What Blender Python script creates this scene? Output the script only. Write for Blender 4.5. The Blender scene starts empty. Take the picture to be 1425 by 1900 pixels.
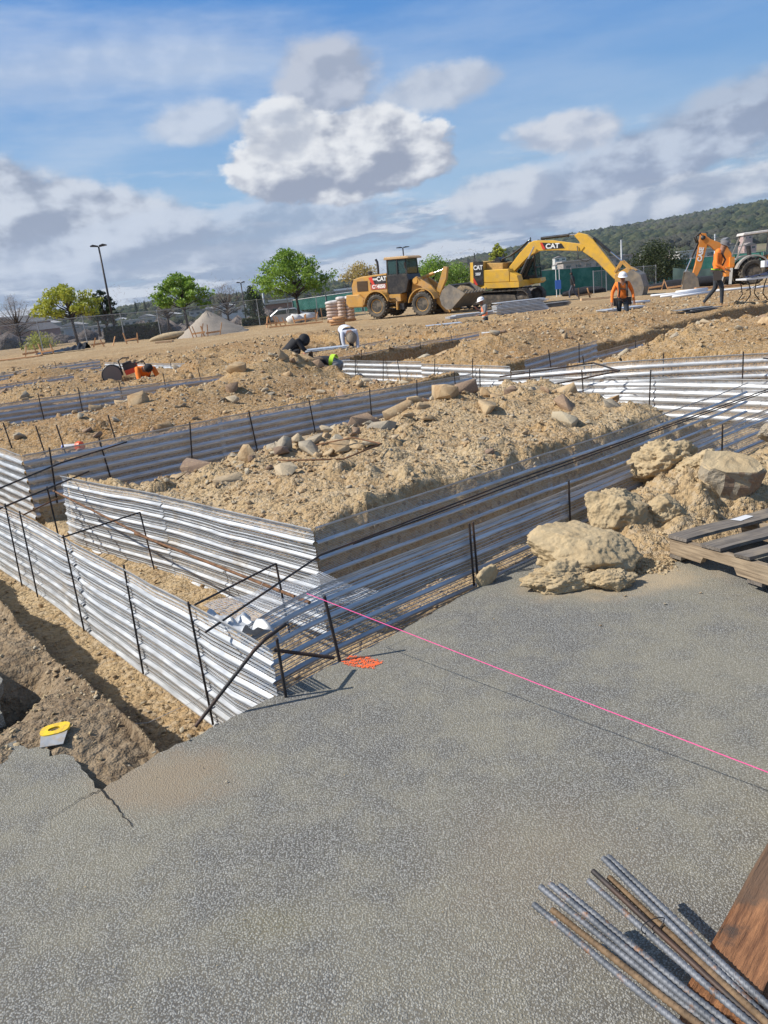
import bpy, math, random
import numpy as np
from mathutils import Vector, Matrix
SC = bpy.context.scene
COL = SC.collection
R = math.radians
# ------------------------------------------------------------------ camera
cd = bpy.data.cameras.new('camera'); cam = bpy.data.objects.new('camera', cd); COL.objects.link(cam)
cd.sensor_fit = 'VERTICAL'; cd.sensor_height = 36.0; cd.lens = 1430/1900*36.0
cd.clip_start = .05; cd.clip_end = 30000
EYE = 1.65; CAMR = Matrix.Rotation(R(74), 3, 'X') @ Matrix.Rotation(R(-6.2), 3, 'Z')
cam.matrix_world = Matrix.Translation((0, 0, EYE)) @ CAMR.to_4x4()
SC.camera = cam
# ------------------------------------------------------------------ colour management
SC.view_settings.view_transform = 'Standard'; SC.view_settings.look = 'None'
SC.view_settings.exposure = 0.24; SC.view_settings.gamma = 1.0
SC.cycles.max_bounces = 6; SC.cycles.transparent_max_bounces = 24
SC.cycles.use_denoising = True
SUN_EL, SUN_AZ = 44.0, -94.0           # azimuth measured from +Y towards +X
sd = Vector((math.sin(R(SUN_AZ))*math.cos(R(SUN_EL)), math.cos(R(SUN_AZ))*math.cos(R(SUN_EL)), math.sin(R(SUN_EL))))
sl = bpy.data.lights.new('sun', 'SUN'); sl.energy = 4.9; sl.angle = R(.5); sl.color = (1, .95, .87)
so = bpy.data.objects.new('sun', sl); COL.objects.link(so); so.rotation_euler = sd.to_track_quat('Z', 'Y').to_euler()
# ------------------------------------------------------------------ node helpers
class NT:
    def __init__(s, t): s.t = t; s.n = t.nodes; s.l = t.links
    def node(s, typ, ins=None, **kw):
        n = s.n.new(typ)
        for k, v in kw.items(): setattr(n, k, v)
        for k, v in (ins or {}).items(): s.put(n.inputs[k], v)
        return n
    def put(s, sock, v):
        if isinstance(v, bpy.types.NodeSocket): s.l.new(v, sock)
        else:
            if isinstance(v, (tuple, list)) and sock.type == 'RGBA' and len(v) == 3: v = (*v, 1)
            sock.default_value = v
    def m(s, op, a, b=0.0, c=None, clamp=False):
        n = s.node('ShaderNodeMath', operation=op, use_clamp=clamp); s.put(n.inputs[0], a); s.put(n.inputs[1], b)
        if c is not None: s.put(n.inputs[2], c)
        return n.outputs[0]
    def mix(s, f, a, b, mode='MIX'):
        n = s.node('ShaderNodeMix', data_type='RGBA', blend_type=mode); s.put(n.inputs[0], f); s.put(n.inputs[6], a); s.put(n.inputs[7], b)
        return n.outputs[2]
    def ramp(s, x, a, b, lo=0.0, hi=1.0, smooth=True):
        n = s.node('ShaderNodeMapRange', interpolation_type='SMOOTHSTEP' if smooth else 'LINEAR')
        for i, v in enumerate((x, a, b, lo, hi)): s.put(n.inputs[i], v)
        return n.outputs[0]
    def noise(s, vec, scale, detail=2.0, rough=.5, out=0, **kw):
        n = s.node('ShaderNodeTexNoise', {'Scale': scale, 'Detail': detail, 'Roughness': rough}, **kw)
        if vec is not None: s.put(n.inputs['Vector'], vec)
        return n.outputs[out]
    def voro(s, vec, scale, out='Distance', **kw):
        n = s.node('ShaderNodeTexVoronoi', {'Scale': scale}, **kw)
        if vec is not None: s.put(n.inputs['Vector'], vec)
        return n.outputs[out]
# ------------------------------------------------------------------ world: sky + clouds by direction
def adir(px, py):
    d = CAMR @ Vector(((px-712.5)/1430, -(py-950)/1430, -1)); d.normalize()
    return math.atan2(d.x, d.y), math.asin(d.z)
W = bpy.data.worlds.new('World'); SC.world = W; W.use_nodes = True
w = NT(W.node_tree); w.n.clear()
tc = w.node('ShaderNodeTexCoord').outputs['Generated']
sky = w.node('ShaderNodeTexSky', sky_type='NISHITA', sun_disc=False, sun_elevation=R(SUN_EL), sun_rotation=R(SUN_AZ), altitude=50)
sep = w.node('ShaderNodeSeparateXYZ', {0: tc}); X, Y, Z = sep.outputs
az = w.m('ARCTAN2', X, Y); el = w.m('ARCSINE', Z)
deep = w.mix(w.ramp(el, .0, .36), (4.0, 6.6, 9.0), (.62, 3.0, 7.9))
base = w.mix(.85, sky.outputs[0], deep)
base = w.mix(w.ramp(el, .45, 1.2), base, sky.outputs[0])
P = w.node('ShaderNodeCombineXYZ', {0: az, 1: w.m('MULTIPLY', el, 1.6), 2: 0.0}).outputs[0]
Pst = w.node('ShaderNodeCombineXYZ', {0: w.m('MULTIPLY', az, .45), 1: w.m('MULTIPLY', el, 2.2), 2: 3.0}).outputs[0]
OFF = (-.016, .02, 0)
def shift(v, o): return w.node('ShaderNodeVectorMath', {0: v, 1: o}, operation='ADD').outputs[0]
n1 = w.noise(P, 11, 10, .61); n1b = w.noise(shift(P, OFF), 11, 6, .5); n1s = w.noise(P, 11, 6, .5)
relief = w.m('SUBTRACT', n1s, n1b)              # >0 where the cloud turns towards the sun
n2 = w.noise(Pst, 5, 7, .6); n3 = w.noise(Pst, 14, 8, .62); n3b = w.noise(shift(Pst, (-.008, .028, 0)), 14, 8, .62)
relief3 = w.m('SUBTRACT', n3, n3b)
col = base
# thin high veil
veil = w.m('MULTIPLY', w.ramp(n2, .36, .72), .56)
veil = w.m('MULTIPLY', veil, w.ramp(az, -.5, .45, 1.15, .45))
col = w.mix(veil, col, (6.9, 7.9, 9.3))
def blob(col, px, py, rx, ry, amp, dark, light, soft=.22, alpha=1.0, tilt=0.0, nz=None, rl=None, gain=5.0, squash=0.0):
    u0, v0 = adir(px, py); nz = nz or n1; rl = rl or relief
    du = w.m('SUBTRACT', az, u0); dv = w.m('SUBTRACT', el, v0)
    if tilt:
        c, s_ = math.cos(R(tilt)), math.sin(R(tilt))
        du, dv = w.m('ADD', w.m('MULTIPLY', du, c), w.m('MULTIPLY', dv, s_)), w.m('SUBTRACT', w.m('MULTIPLY', dv, c), w.m('MULTIPLY', du, s_))
    a = w.m('DIVIDE', du, rx/1430); b = w.m('DIVIDE', dv, ry/1430)
    if squash: b = w.m('MULTIPLY', b, w.ramp(b, -.2, .1, 1+squash, 1))
    d = w.m('SQRT', w.m('ADD', w.m('MULTIPLY', a, a), w.m('MULTIPLY', b, b)))
    den = w.m('ADD', w.m('SUBTRACT', 1, d), w.m('MULTIPLY', w.m('SUBTRACT', nz, .5), amp))
    al = w.m('MULTIPLY', w.ramp(den, 0, soft), alpha)
    lit = w.m('ADD', w.m('MULTIPLY', rl, gain), w.m('ADD', .5, w.m('SUBTRACT', w.m('MULTIPLY', b, .42), w.m('MULTIPLY', a, .22))))
    c2 = w.mix(w.ramp(lit, 0.05, 1.0), dark, light)
    return w.mix(al, col, c2)
G1, G2, WH = (3.9, 4.5, 5.7), (6.2, 7.0, 8.3), (8.8, 9.1, 9.7)
# far layered banks low over the horizon
low = w.m('MULTIPLY', w.ramp(w.m('ADD', n3, w.ramp(el, .02, .17, .16, -.16)), .42, .6), w.ramp(el, .2, .1))
lowc = w.mix(w.ramp(w.m('ADD', .5, w.m('MULTIPLY', relief3, 5.5)), .15, .95), (3.0, 3.9, 5.5), (7.9, 8.4, 9.2))
col = w.mix(w.m('MULTIPLY', low, .93), col, lowc)
SB = (4.0, 4.7, 6.0)
col = blob(col, 150, 120, 560, 95, 1.3, (6.0, 6.9, 8.4), (8.0, 8.6, 9.5), .9, .62, 4, n2)
col = blob(col, 40, 400, 330, 84, 1.3, (3.3, 3.9, 5.2), (7.2, 7.8, 8.8), .3, .97, -9)
col = blob(col, 330, 450, 430, 60, 1.4, (3.3, 4.2, 5.8), (6.8, 7.6, 8.9), .3, .78, 3)
col = blob(col, 1300, 250, 420, 70, 1.4, (3.0, 3.6, 5.0), (5.2, 6.0, 7.4), .5, .92, 15)
col = blob(col, 1130, 310, 330, 50, 1.4, (3.6, 4.4, 6.0), (6.8, 7.6, 8.9), .4, .72, 6)
col = blob(col, 1250, 370, 200, 34, 1.5, (4.0, 4.8, 6.2), (8.6, 9.0, 9.6), .3, .85, 6)
col = blob(col, 605, 145, 112, 74, 1.2, (4.0, 4.6, 5.9), (6.0, 6.5, 7.6), .45, .95, 0)
col = blob(col, 800, 165, 150, 40, 1.5, (5.2, 5.8, 7.0), (7.0, 7.5, 8.4), .5, .85, 4)
col = blob(col, 360, 228, 105, 38, 1.4, (5.6, 6.3, 7.6), (7.6, 8.1, 9.0), .5, .75, 6)
col = blob(col, 1045, 245, 110, 40, 1.4, (4.9, 5.5, 6.8), (7.8, 8.1, 8.8), .4, .9, 0)
col = blob(col, 930, 365, 130, 50, 1.5, (4.4, 5.1, 6.5), (7.6, 8.1, 8.9), .4, .85, 5)
col = blob(col, 705, 262, 88, 66, 1.0, (4.6, 5.1, 6.2), (9.4, 9.6, 9.9), .22, 1.0, 0, gain=4.0)
col = blob(col, 632, 305, 200, 82, 1.05, (3.5, 4.0, 5.2), (9.5, 9.7, 10.0), .13, 1.0, 0, gain=4.4, squash=.25)
col = blob(col, 520, 240, 70, 52, 1.1, (5.4, 5.9, 6.9), (9.4, 9.6, 9.9), .25, .95, 0, gain=4.0)
# keep the ground half plain
col = w.mix(w.ramp(el, -.02, -.06), col, (2.4, 2.1, 1.7))
bg = w.node('ShaderNodeBackground', {0: col, 1: .076})
w.l.new(bg.outputs[0], w.node('ShaderNodeOutputWorld').inputs[0])
W.cycles.sampling_method = 'MANUAL'; W.cycles.sample_map_resolution = 1024
# ------------------------------------------------------------------ numpy noise
def hsh(ix, iy, k):
    h = (ix.astype(np.int64)*374761393 + iy.astype(np.int64)*668265263 + k*974634777) & 0xffffffff
    h = ((h ^ (h >> 13))*1274126177) & 0xffffffff
    return ((h ^ (h >> 16)) & 0xffffff)/16777216.0
def vnoise(x, y, k=0):
    ix = np.floor(x); iy = np.floor(y); fx = x-ix; fy = y-iy
    fx = fx*fx*(3-2*fx); fy = fy*fy*(3-2*fy)
    a = hsh(ix, iy, k); b = hsh(ix+1, iy, k); c = hsh(ix, iy+1, k); d = hsh(ix+1, iy+1, k)
    return (a+(b-a)*fx)*(1-fy)+(c+(d-c)*fx)*fy
def fbm(x, y, f, o=4, k=0, g=.5):
    s = 0; a = 1; t = 0
    for i in range(o):
        s = s+a*(vnoise(x*f+i*17.3, y*f-i*9.1, k+i)-.5); t += a; a *= g; f *= 2.03
    return s/t*2
def worley(x, y, f, k=0):
    X_ = x*f; Y_ = y*f; ix = np.floor(X_); iy = np.floor(Y_); d1 = np.full(x.shape, 9.); hh = np.zeros(x.shape)
    for i in (-1, 0, 1):
        for j in (-1, 0, 1):
            cx = ix+i+hsh(ix+i, iy+j, k); cy = iy+j+hsh(ix+i, iy+j, k+5)
            d = (cx-X_)**2+(cy-Y_)**2; mk = d < d1
            d1 = np.where(mk, d, d1); hh = np.where(mk, hsh(ix+i, iy+j, k+9), hh)
    return np.sqrt(d1), hh
def sst(x, a, b):
    t = np.clip((x-a)/(b-a), 0, 1); return t*t*(3-2*t)
# ------------------------------------------------------------------ site grid: (a, b) run along the footings
TH = R(39); CA, SA = math.cos(TH), math.sin(TH)
def xy(a, b): return (a*CA-b*SA, a*SA+b*CA)
def toab(x, y): return x*CA+y*SA, -x*SA+y*CA
# trenches (a0, a1, b0, b1, floor)
TR = [(1.04, 2.38, 2.72, 40, -.37), (1.6, 9.0, 2.80, 3.82, -.40), (2.2, 30, 7.75, 8.72, -.40), (8.3, 10.16, -14, 8.72, -.42), (9.25, 10.16, 8, 30, -.3),
      (2.3, 15.5, 13.5, 14.55, -.33), (2.3, 9.6, 20.4, 21.2, .0), (1, 12, 26.2, 27, .05), (15.2, 16.1, 9.5, 26, -.15), (10, 15.5, 19.5, 20.2, .05), (21.5, 22.6, 13, 24, -.45), (11.2, 12.6, 17.2, 18.7, -.1), (12.8, 14.2, 16.6, 17.9, -.05), (7.0, 8.6, 17.6, 18.9, -.1), (23.4, 24.7, 21.1, 22.4, -.9), (16, 30, 8.9, 9.7, -.1)]
MD = [  # mounds (a, b, ra, rb, h, angle)
    (5.7, 6.1, 2.6, 1.2, .10, 0), (3.7, 5.0, 1.3, .7, .03, 20), (6.8, 5.4, 1.0, 1.0, .06, 0), (5.9, 6.0, .5, .4, .13, 0),
    (4.6, 11.0, 2.0, 1.0, .16, 10), (7.7, 12.7, 1.0, .7, .36, 0), (6.6, 11.6, 1.5, .9, .18, 0), (8.5, 13.1, .4, .5, .35, 0),
    (13.5, 10.8, 2.2, 1.2, .20, 0), (12.0, 10.8, 1.0, .8, .12, 0), (12.5, 5.8, 2.2, 1.5, .3, 0), (14.0, 3.0, 2.0, 2.0, .25, 0),
    (5.2, 17.9, 1.1, .8, .22, 0), (9.0, 17.3, .7, .9, .28, 0), (4, 17, 1.5, 1.2, .0, 0), (7.2, 24.3, 1.0, .9, .3, 0), (3.2, 23, 2, 1, .05, 0), (10.8, 19.0, .7, 1.6, .18, 0),
    (12.5, 17.2, 1.6, 1.0, .05, 0), (19, 12, 2.5, 2.5, .15, 0), (18.5, 6, 2.5, 2.5, .22, 0), (18, 18, 2.5, 3, .15, 0), (13, 23, 2.5, 2, .1, 0), (24, 4, 3, 4, .2, 0), (16, 24, 4, 3, .3, 0)]
def b1_is(v): return np.ndim(v) == 0 and v == 3.82
def ground_h(x, y, fine=True):
    a, b = toab(x, y)
    wob = fbm(x, y, 1.1, 3, 40)*.07
    big = fbm(x, y, .16, 3, 3)*.09
    r = np.sqrt(x*x+y*y)
    z = .215 + big*sst(r, 6, 14) + sst(x, -9, -30)*.10 - sst(r, 15, 34)*.15 - np.clip(x-5, 0, 40)*.020*sst(r, 28, 45)
    for (ma, mb, ra, rb, h, an) in MD:
        c, s = math.cos(R(an)), math.sin(R(an)); u = (a-ma)*c+(b-mb)*s; v = -(a-ma)*s+(b-mb)*c
        z = z + h*np.exp(-((u/ra)**2+(v/rb)**2)**1.4)
    isl = sst(a, 2.3, 2.6)*sst(b, 3.7, 4.0)*sst(8.6-a, 0, .3)*sst(8.2-b, 0, .3)
    z = z - isl*(.24*sst(b, 6.2, 7.6)*sst(8.4-a, 0, 1.5) + .36*sst(a, 6.9, 8.1)*sst(6.6-b, 0, 1.6) + .10*sst(4.4-b, 0, .6) + .08*sst(3.3-a, 0, .8))
    z = z - .16*sst(a, 2, 2.4)*sst(b, 8.6, 9)*sst(14.6-b, 0, .3)*sst(9.6-a, 0, .3)*sst(b, 12.6, 13.8)
    z = z - .26*sst(a, 10.2, 10.6)*sst(15.3-a, 0, 1)*sst(b, 11.0, 12.6)*sst(13.7-b, 0, .1) - .16*sst(a, 7.9, 8.9)*sst(9.35-a, 0, .1)*sst(b, 9, 10)*sst(12.4-b, 0, .8) - .12*sst(a, 10.2, 10.5)*sst(13.2-a, 0, .8)*sst(b, 6.6, 7.4)*sst(8.0-b, 0, .3)
    lum = sst(r, 30, 44)
    z = z + fbm(x, y, .8, 4, 11)*.085*(1-lum*.8)
    if fine:
        d1, h1 = worley(x+fbm(x, y, 4, 2, 77)*.05, y, 3.2, 21); d2, h2 = worley(x, y+fbm(x, y, 6, 2, 78)*.04, 8.5, 31); d3, h3 = worley(x, y, 21, 41)
        chunk = (np.clip(.62-d1, 0, 1)*.14*(h1 > .6)*h1 + np.clip(.6-d2, 0, 1)*.045*(h2 > .6)*h2 + np.clip(.6-d3, 0, 1)*.026*h3)
        z = z + chunk*(1-lum*.75)*(.2+1.15*sst(fbm(x, y, .9, 3, 88), -.15, .35)) + fbm(x, y, 9, 4, 51)*.018
    tr = np.full(np.shape(x), 5.0)
    for (a0, a1, b0, b1, fl) in TR:
        near = b0 < 9 and a1 < 11
        a1_ = a1
        if a1 == 2.38: a1_ = np.maximum(2.47-(b-3.7)*.075, 2.19)
        b1 = b1 + (a-2.2)*.018 if b1 == 8.72 else b1
        if a0 == 8.3: a1_ = np.interp(b, [-6, 2.2, 4.7, 6.4, 9], [11.6, 11.06, 10.78, 10.14, 10.14])
        e = np.minimum(np.minimum(a-a0, a1_-a), np.minimum(b-b0, b1-b)) + wob*(0.12 if near else .9)
        if b1_is(b1):
            e2 = np.minimum(a-a0, a1_-a); e2 = np.minimum(e2, b-b0); k = sst(e2, -.10, -.045)*sst(3.88+.30+.16*fbm(x, y, 2.0, 3, 66)-b, 0, .32)**.8
        else: k = sst(e, -.10, -.045) if near else sst(e, -.10, .05)
        z = z*(1-k)+np.minimum(z, fl+fbm(x, y, 3, 3, 61)*.03+(z-.27)*.12)*k
    # soil bank left of the first trench and bare ground under the pavement
    k = sst(1.03+wob*1.2-a, 0, .06)*sst(9.5-b, 0, 1)
    zb = .0+fbm(x, y, 2.2, 4, 71)*.06-.045*sst(3.4-b, 0, .5)-sst(a, .75, 1.1)*.03 + (sst(b, 4.5, 7)*.06) - .30*np.exp(-((x+1.95)/.16)**2-((y-3.35)/.33)**2)
    if fine: zb = zb + (fbm(x, y, 14, 3, 72)*.02)
    z = z*(1-k)+zb*k
    k = sst(2.74+wob*.3-b, 0, .04)*(a < 3.0) + 0.0
    k = np.maximum(k, sst(2.92-b, 0, .05)*(a >= 2.7)); k = k*sst(13-a, 0, 1)
    zz = -.055 + fbm(x, y, 5, 3, 81)*.02
    hp = .30*np.exp(-((x-2.15)/.62)**2-((y-5.0)/.42)**2) + .20*np.exp(-((x-3.1)/.7)**2-((y-5.4)/.6)**2) + .075*np.exp(-((x-1.15)/.5)**2-((y-4.05)/.22)**2) + .12*np.exp(-((x-1.65)/.35)**2-((y-4.5)/.3)**2)
    hp = hp + .22*np.exp(-((x-1.85)/.35)**2-((y-4.85)/.25)**2)*.5 + .33*np.exp(-((x-5)/1.6)**2-((y-7)/1.4)**2)
    if fine:
        zz = zz + hp*(1+.5*fbm(x, y, 6, 4, 83)) + sst(hp, .05, .2)*(np.clip(.6-d2, 0, 1)*.06*h2+np.clip(.6-d3, 0, 1)*.045*h3)
    else: zz = zz + hp
    z = z*(1-k)+zz*k
    # beyond the site the land falls to a valley and rises into hills
    far = sst(y, 62, 150)
    z = z - far*5.5
    hill = 0
    az_ = np.arctan2(x, y); rr = np.sqrt(x*x+y*y)
    ridge = np.interp(az_, [-1.3, -.56, -.43, -.39, -.36, -.30, -.24, -.2, -.1, 0, .1, .2, .3, .4, .5, .9, 1.3], [.008, .008, .012, .010, .002, .008, .013, .012, .008, .010, .018, .027, .035, .039, .045, .06, .04])
    z = z + ridge*2600*sst(rr, 500, 2600)*(1+.10*fbm(x, y, .004, 4, 91)) + sst(rr, 130, 600)*4*fbm(x, y, .012, 3, 95) + 8*sst(rr, 250, 1100)
    return z
def gz(x, y, fine=False): return float(ground_h(np.array([float(x)]), np.array([float(y)]), fine)[0])
# ------------------------------------------------------------------ materials
MATS = {}
def mat(name, color=(.5, .5, .5), rough=.6, metal=0.0, var=0.0, vscale=8.0, bump=0.0, bscale=40.0, dirt=None, dirt_amt=0.0, spec=.5, dscale=3.0, coat=0.0):
    if name in MATS: return MATS[name]
    m = bpy.data.materials.new(name); m.use_nodes = True; t = NT(m.node_tree); b = t.n['Principled BSDF']
    oc = t.node('ShaderNodeTexCoord').outputs['Object']
    c = (*color, 1)
    if var:
        n = t.noise(oc, vscale, 5, .6)
        c = t.mix(t.ramp(n, .3, .7), tuple(v*(1-var) for v in color), tuple(min(1, v*(1+var)) for v in color))
    if dirt:
        n = t.noise(oc, dscale, 6, .65)
        c = t.mix(t.m('MULTIPLY', t.ramp(n, .42, .68), dirt_amt), c, dirt)
    t.put(b.inputs['Base Color'], c); b.inputs['Roughness'].default_value = rough; b.inputs['Metallic'].default_value = metal
    b.inputs['Specular IOR Level'].default_value = spec; b.inputs['Coat Weight'].default_value = coat
    if bump:
        bn = t.node('ShaderNodeBump', {'Strength': bump, 'Distance': .01, 'Height': t.noise(oc, bscale, 5, .6)})
        t.l.new(bn.outputs[0], b.inputs['Normal'])
    MATS[name] = m; return m
def soil_mat():
    m = bpy.data.materials.new('soil'); m.use_nodes = True; t = NT(m.node_tree); b = t.n['Principled BSDF']
    g = t.node('ShaderNodeNewGeometry'); p = g.outputs['Position']
    big = t.noise(p, .45, 5, .6); mid = t.noise(p, 3.0, 6, .65); fin = t.noise(p, 26, 6, .7)
    v1 = t.voro(p, 34, 'Color'); d1 = t.voro(p, 34); d2 = t.voro(p, 90); v3 = t.voro(p, 11, 'Color'); d3 = t.voro(p, 11)
    c = t.mix(t.ramp(big, .35, .68), (.44, .30, .155), (.49, .37, .215))
    sp = t.node('ShaderNodeSeparateXYZ', {0: p}); a_ = t.m('ADD', t.m('MULTIPLY', sp.outputs[0], CA), t.m('MULTIPLY', sp.outputs[1], SA))
    b_ = t.m('SUBTRACT', t.m('MULTIPLY', sp.outputs[1], CA), t.m('MULTIPLY', sp.outputs[0], SA))
    fk = t.m('MAXIMUM', t.ramp(b_, 8.6, 9.0), t.ramp(a_, 10.0, 10.4)); fk = t.m('MULTIPLY', fk, t.ramp(sp.outputs[1], 45, 28, .35, 1.0))
    c = t.mix(t.m('MULTIPLY', fk, .8), c, t.mix(t.ramp(big, .38, .62), (.29, .155, .055), (.41, .255, .108)))
    c = t.mix(t.m('MULTIPLY', t.ramp(mid, .45, .72), .6), c, (.31, .19, .085))
    c = t.mix(t.m('MULTIPLY', t.ramp(fin, .5, .75), .35), c, (.54, .43, .28))
    s1 = t.node('ShaderNodeSeparateColor', {0: v1}).outputs[0]
    c = t.mix(t.m('MULTIPLY', t.ramp(s1, .55, .95), .5), c, (.50, .41, .29))
    c = t.mix(t.m('MULTIPLY', t.ramp(s1, .24, .05), .55), c, (.17, .115, .065))
    # near the camera (beside the pavement) the spoil is darker, rootier topsoil
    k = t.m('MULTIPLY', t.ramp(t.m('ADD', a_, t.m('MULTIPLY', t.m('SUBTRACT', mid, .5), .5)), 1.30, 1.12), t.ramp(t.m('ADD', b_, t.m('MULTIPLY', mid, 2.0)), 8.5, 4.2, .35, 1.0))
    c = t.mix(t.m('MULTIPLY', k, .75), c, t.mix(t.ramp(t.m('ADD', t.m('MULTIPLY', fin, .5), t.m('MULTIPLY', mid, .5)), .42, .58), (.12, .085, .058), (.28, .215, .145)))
    # far land: grass and scrub
    far = t.ramp(sp.outputs[1], 64, 90)
    fc = t.mix(t.ramp(t.noise(p, .02, 6, .6), .42, .6), (.10, .125, .05), (.20, .165, .10))
    c = t.mix(far, c, fc)
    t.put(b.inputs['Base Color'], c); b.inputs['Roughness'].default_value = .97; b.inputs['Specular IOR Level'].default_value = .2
    h = t.m('ADD', t.m('MULTIPLY', t.m('SUBTRACT', .6, d1), .5), t.m('ADD', t.m('MULTIPLY', fin, .6), t.m('ADD', t.m('MULTIPLY', d2, -.22), t.m('MULTIPLY', d3, -.7))))
    bn = t.node('ShaderNodeBump', {'Strength': .95, 'Distance': .035, 'Height': h}); t.l.new(bn.outputs[0], b.inputs['Normal'])
    return m
def asphalt_mat():
    m = bpy.data.materials.new('asphalt'); m.use_nodes = True; t = NT(m.node_tree); b = t.n['Principled BSDF']
    p = t.node('ShaderNodeNewGeometry').outputs['Position']
    wp = t.node('ShaderNodeVectorMath', {0: p, 1: t.node('ShaderNodeVectorMath', {0: t.noise(p, 120, 2, .5, 1), 3: .006}, operation='SCALE').outputs[0]}, operation='ADD').outputs[0]
    d = t.voro(wp, 160); v = t.node('ShaderNodeSeparateColor', {0: t.voro(wp, 160, 'Color')}).outputs[0]
    d2 = t.voro(wp, 230); big = t.noise(p, 1.1, 5, .6); mid = t.noise(p, 7, 6, .65); f = t.noise(p, 320, 4, .7)
    c = t.mix(t.ramp(v, .0, 1.0), (.182, .180, .168), (.335, .330, .305))                       # stones
    c = t.mix(t.ramp(d, .42, .62), c, (.10, .092, .08))                                    # binder between them
    c = t.mix(t.m('MULTIPLY', t.ramp(v, .992, .998), .5), c, (.5, .48, .43))
    dust = t.m('ADD', t.ramp(t.m('ADD', t.m('MULTIPLY', big, .7), t.m('MULTIPLY', mid, .45)), .46, .70, .06, .66), t.m('MULTIPLY', t.m('SUBTRACT', f, .5), .5))
    c = t.mix(t.m('MULTIPLY', dust, .62, None, True), c, (.335, .30, .205))
    # spilled soil beside the cut edge
    sp = t.node('ShaderNodeSeparateXYZ', {0: p})
    def patch(cx, cy, rx, ry, lo=.25):
        u = t.m('DIVIDE', t.m('SUBTRACT', sp.outputs[0], cx), rx); w_ = t.m('DIVIDE', t.m('SUBTRACT', sp.outputs[1], cy), ry)
        q = t.m('ADD', t.m('SQRT', t.m('ADD', t.m('MULTIPLY', u, u), t.m('MULTIPLY', w_, w_))), t.m('MULTIPLY', t.m('SUBTRACT', mid, .5), 1.3))
        return t.ramp(q, 1.0, lo)
    c = t.mix(t.m('MULTIPLY', patch(-.92, 2.5, .42, .26), .7), c, t.mix(f, (.22, .165, .11), (.36, .28, .18)))
    c = t.mix(t.m('MULTIPLY', patch(1.25, 3.9, .75, .32, .1), .9), c, t.mix(f, (.34, .26, .16), (.5, .40, .26)))
    c = t.mix(t.m('MULTIPLY', patch(.35, 1.85, .5, .5, .0), .35), c, (.32, .26, .17))
    c = t.mix(t.m('MULTIPLY', patch(-.45, 1.75, .22, .13, .0), .16), c, (.34, .29, .12))
    t.put(b.inputs['Base Color'], c); b.inputs['Roughness'].default_value = .88; b.inputs['Specular IOR Level'].default_value = .35
    h = t.m('ADD', t.m('MULTIPLY', t.ramp(d, .6, .15), .8), t.m('ADD', t.m('MULTIPLY', f, .25), t.m('MULTIPLY', t.ramp(d2, .6, .2), .25)))
    bn = t.node('ShaderNodeBump', {'Strength': .8, 'Distance': .0028, 'Height': h}); t.l.new(bn.outputs[0], b.inputs['Normal'])
    return m
def galv_mat(name, mesh=False, tone=.56, rough=.40, kl=.0016, kc=.0012):
    m = bpy.data.materials.new(name); m.use_nodes = True; t = NT(m.node_tree); b = t.n['Principled BSDF']
    uv = t.node('ShaderNodeUVMap').outputs[0]; p = t.node('ShaderNodeNewGeometry').outputs['Position']
    st = t.node('ShaderNodeMapping', {0: uv, 3: (1.3, 26, 1)}).outputs[0]
    n = t.noise(st, 3, 5, .6); n2 = t.noise(p, 9, 5, .6)
    c = t.mix(t.ramp(n, .3, .7), (tone*.68, tone*.71, tone*.74), (tone*1.16, tone*1.19, tone*1.22))
    c = t.mix(t.m('MULTIPLY', t.ramp(n2, .6, .75), .5), c, (.30, .25, .18))
    c = t.mix(t.m('MULTIPLY', t.ramp(t.noise(p, 2.2, 6, .7), .56, .66), .45), c, (.40, .33, .24))
    t.put(b.inputs['Base Color'], c); b.inputs['Metallic'].default_value = .32
    t.put(b.inputs['Roughness'], t.ramp(n2, .3, .7, rough-.02, rough+.2))
    if mesh:
        s = t.node('ShaderNodeSeparateXYZ', {0: uv}); u, v = s.outputs[0], s.outputs[1]
        line = t.m('PINGPONG', v, .0052)                                     # herringbone strands: long thin lines
        cross = t.m('PINGPONG', t.m('ADD', u, t.m('MULTIPLY', v, 1.2)), .0075)
        solid = t.m('MAXIMUM', t.m('LESS_THAN', line, kl), t.m('LESS_THAN', cross, kc))
        tr = t.node('ShaderNodeBsdfTransparent'); mx = t.node('ShaderNodeMixShader', {0: solid}); t.l.new(tr.outputs[0], mx.inputs[1]); t.l.new(b.outputs[0], mx.inputs[2])
        t.l.new(mx.outputs[0], t.n['Material Output'].inputs[0])
        bn = t.node('ShaderNodeBump', {'Strength': .6, 'Distance': .004, 'Height': line}); t.l.new(bn.outputs[0], b.inputs['Normal'])
    return m
def rock_mat(name, c1, c2, c3, sc=6.0):
    m = bpy.data.materials.new(name); m.use_nodes = True; t = NT(m.node_tree); b = t.n['Principled BSDF']
    p = t.node('ShaderNodeNewGeometry').outputs['Position']; oi = t.node('ShaderNodeObjectInfo').outputs['Random']
    isl = t.node('ShaderNodeNewGeometry').outputs['Random Per Island']
    n = t.noise(p, sc, 6, .65); f = t.noise(p, sc*9, 5, .7); rnd = t.m('FRACT', t.m('ADD', oi, isl))
    c = t.mix(t.ramp(n, .38, .66), c1, c2); c = t.mix(t.ramp(rnd, .62, .9), c, c3)
    c = t.mix(t.m('MULTIPLY', t.ramp(f, .5, .7), .5), c, (.50, .38, .22))
    t.put(b.inputs['Base Color'], c); b.inputs['Roughness'].default_value = .95; b.inputs['Specular IOR Level'].default_value = .25
    bn = t.node('ShaderNodeBump', {'Strength': .8, 'Distance': .02, 'Height': t.m('ADD', n, t.m('MULTIPLY', f, .4))}); t.l.new(bn.outputs[0], b.inputs['Normal'])
    return m
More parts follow.
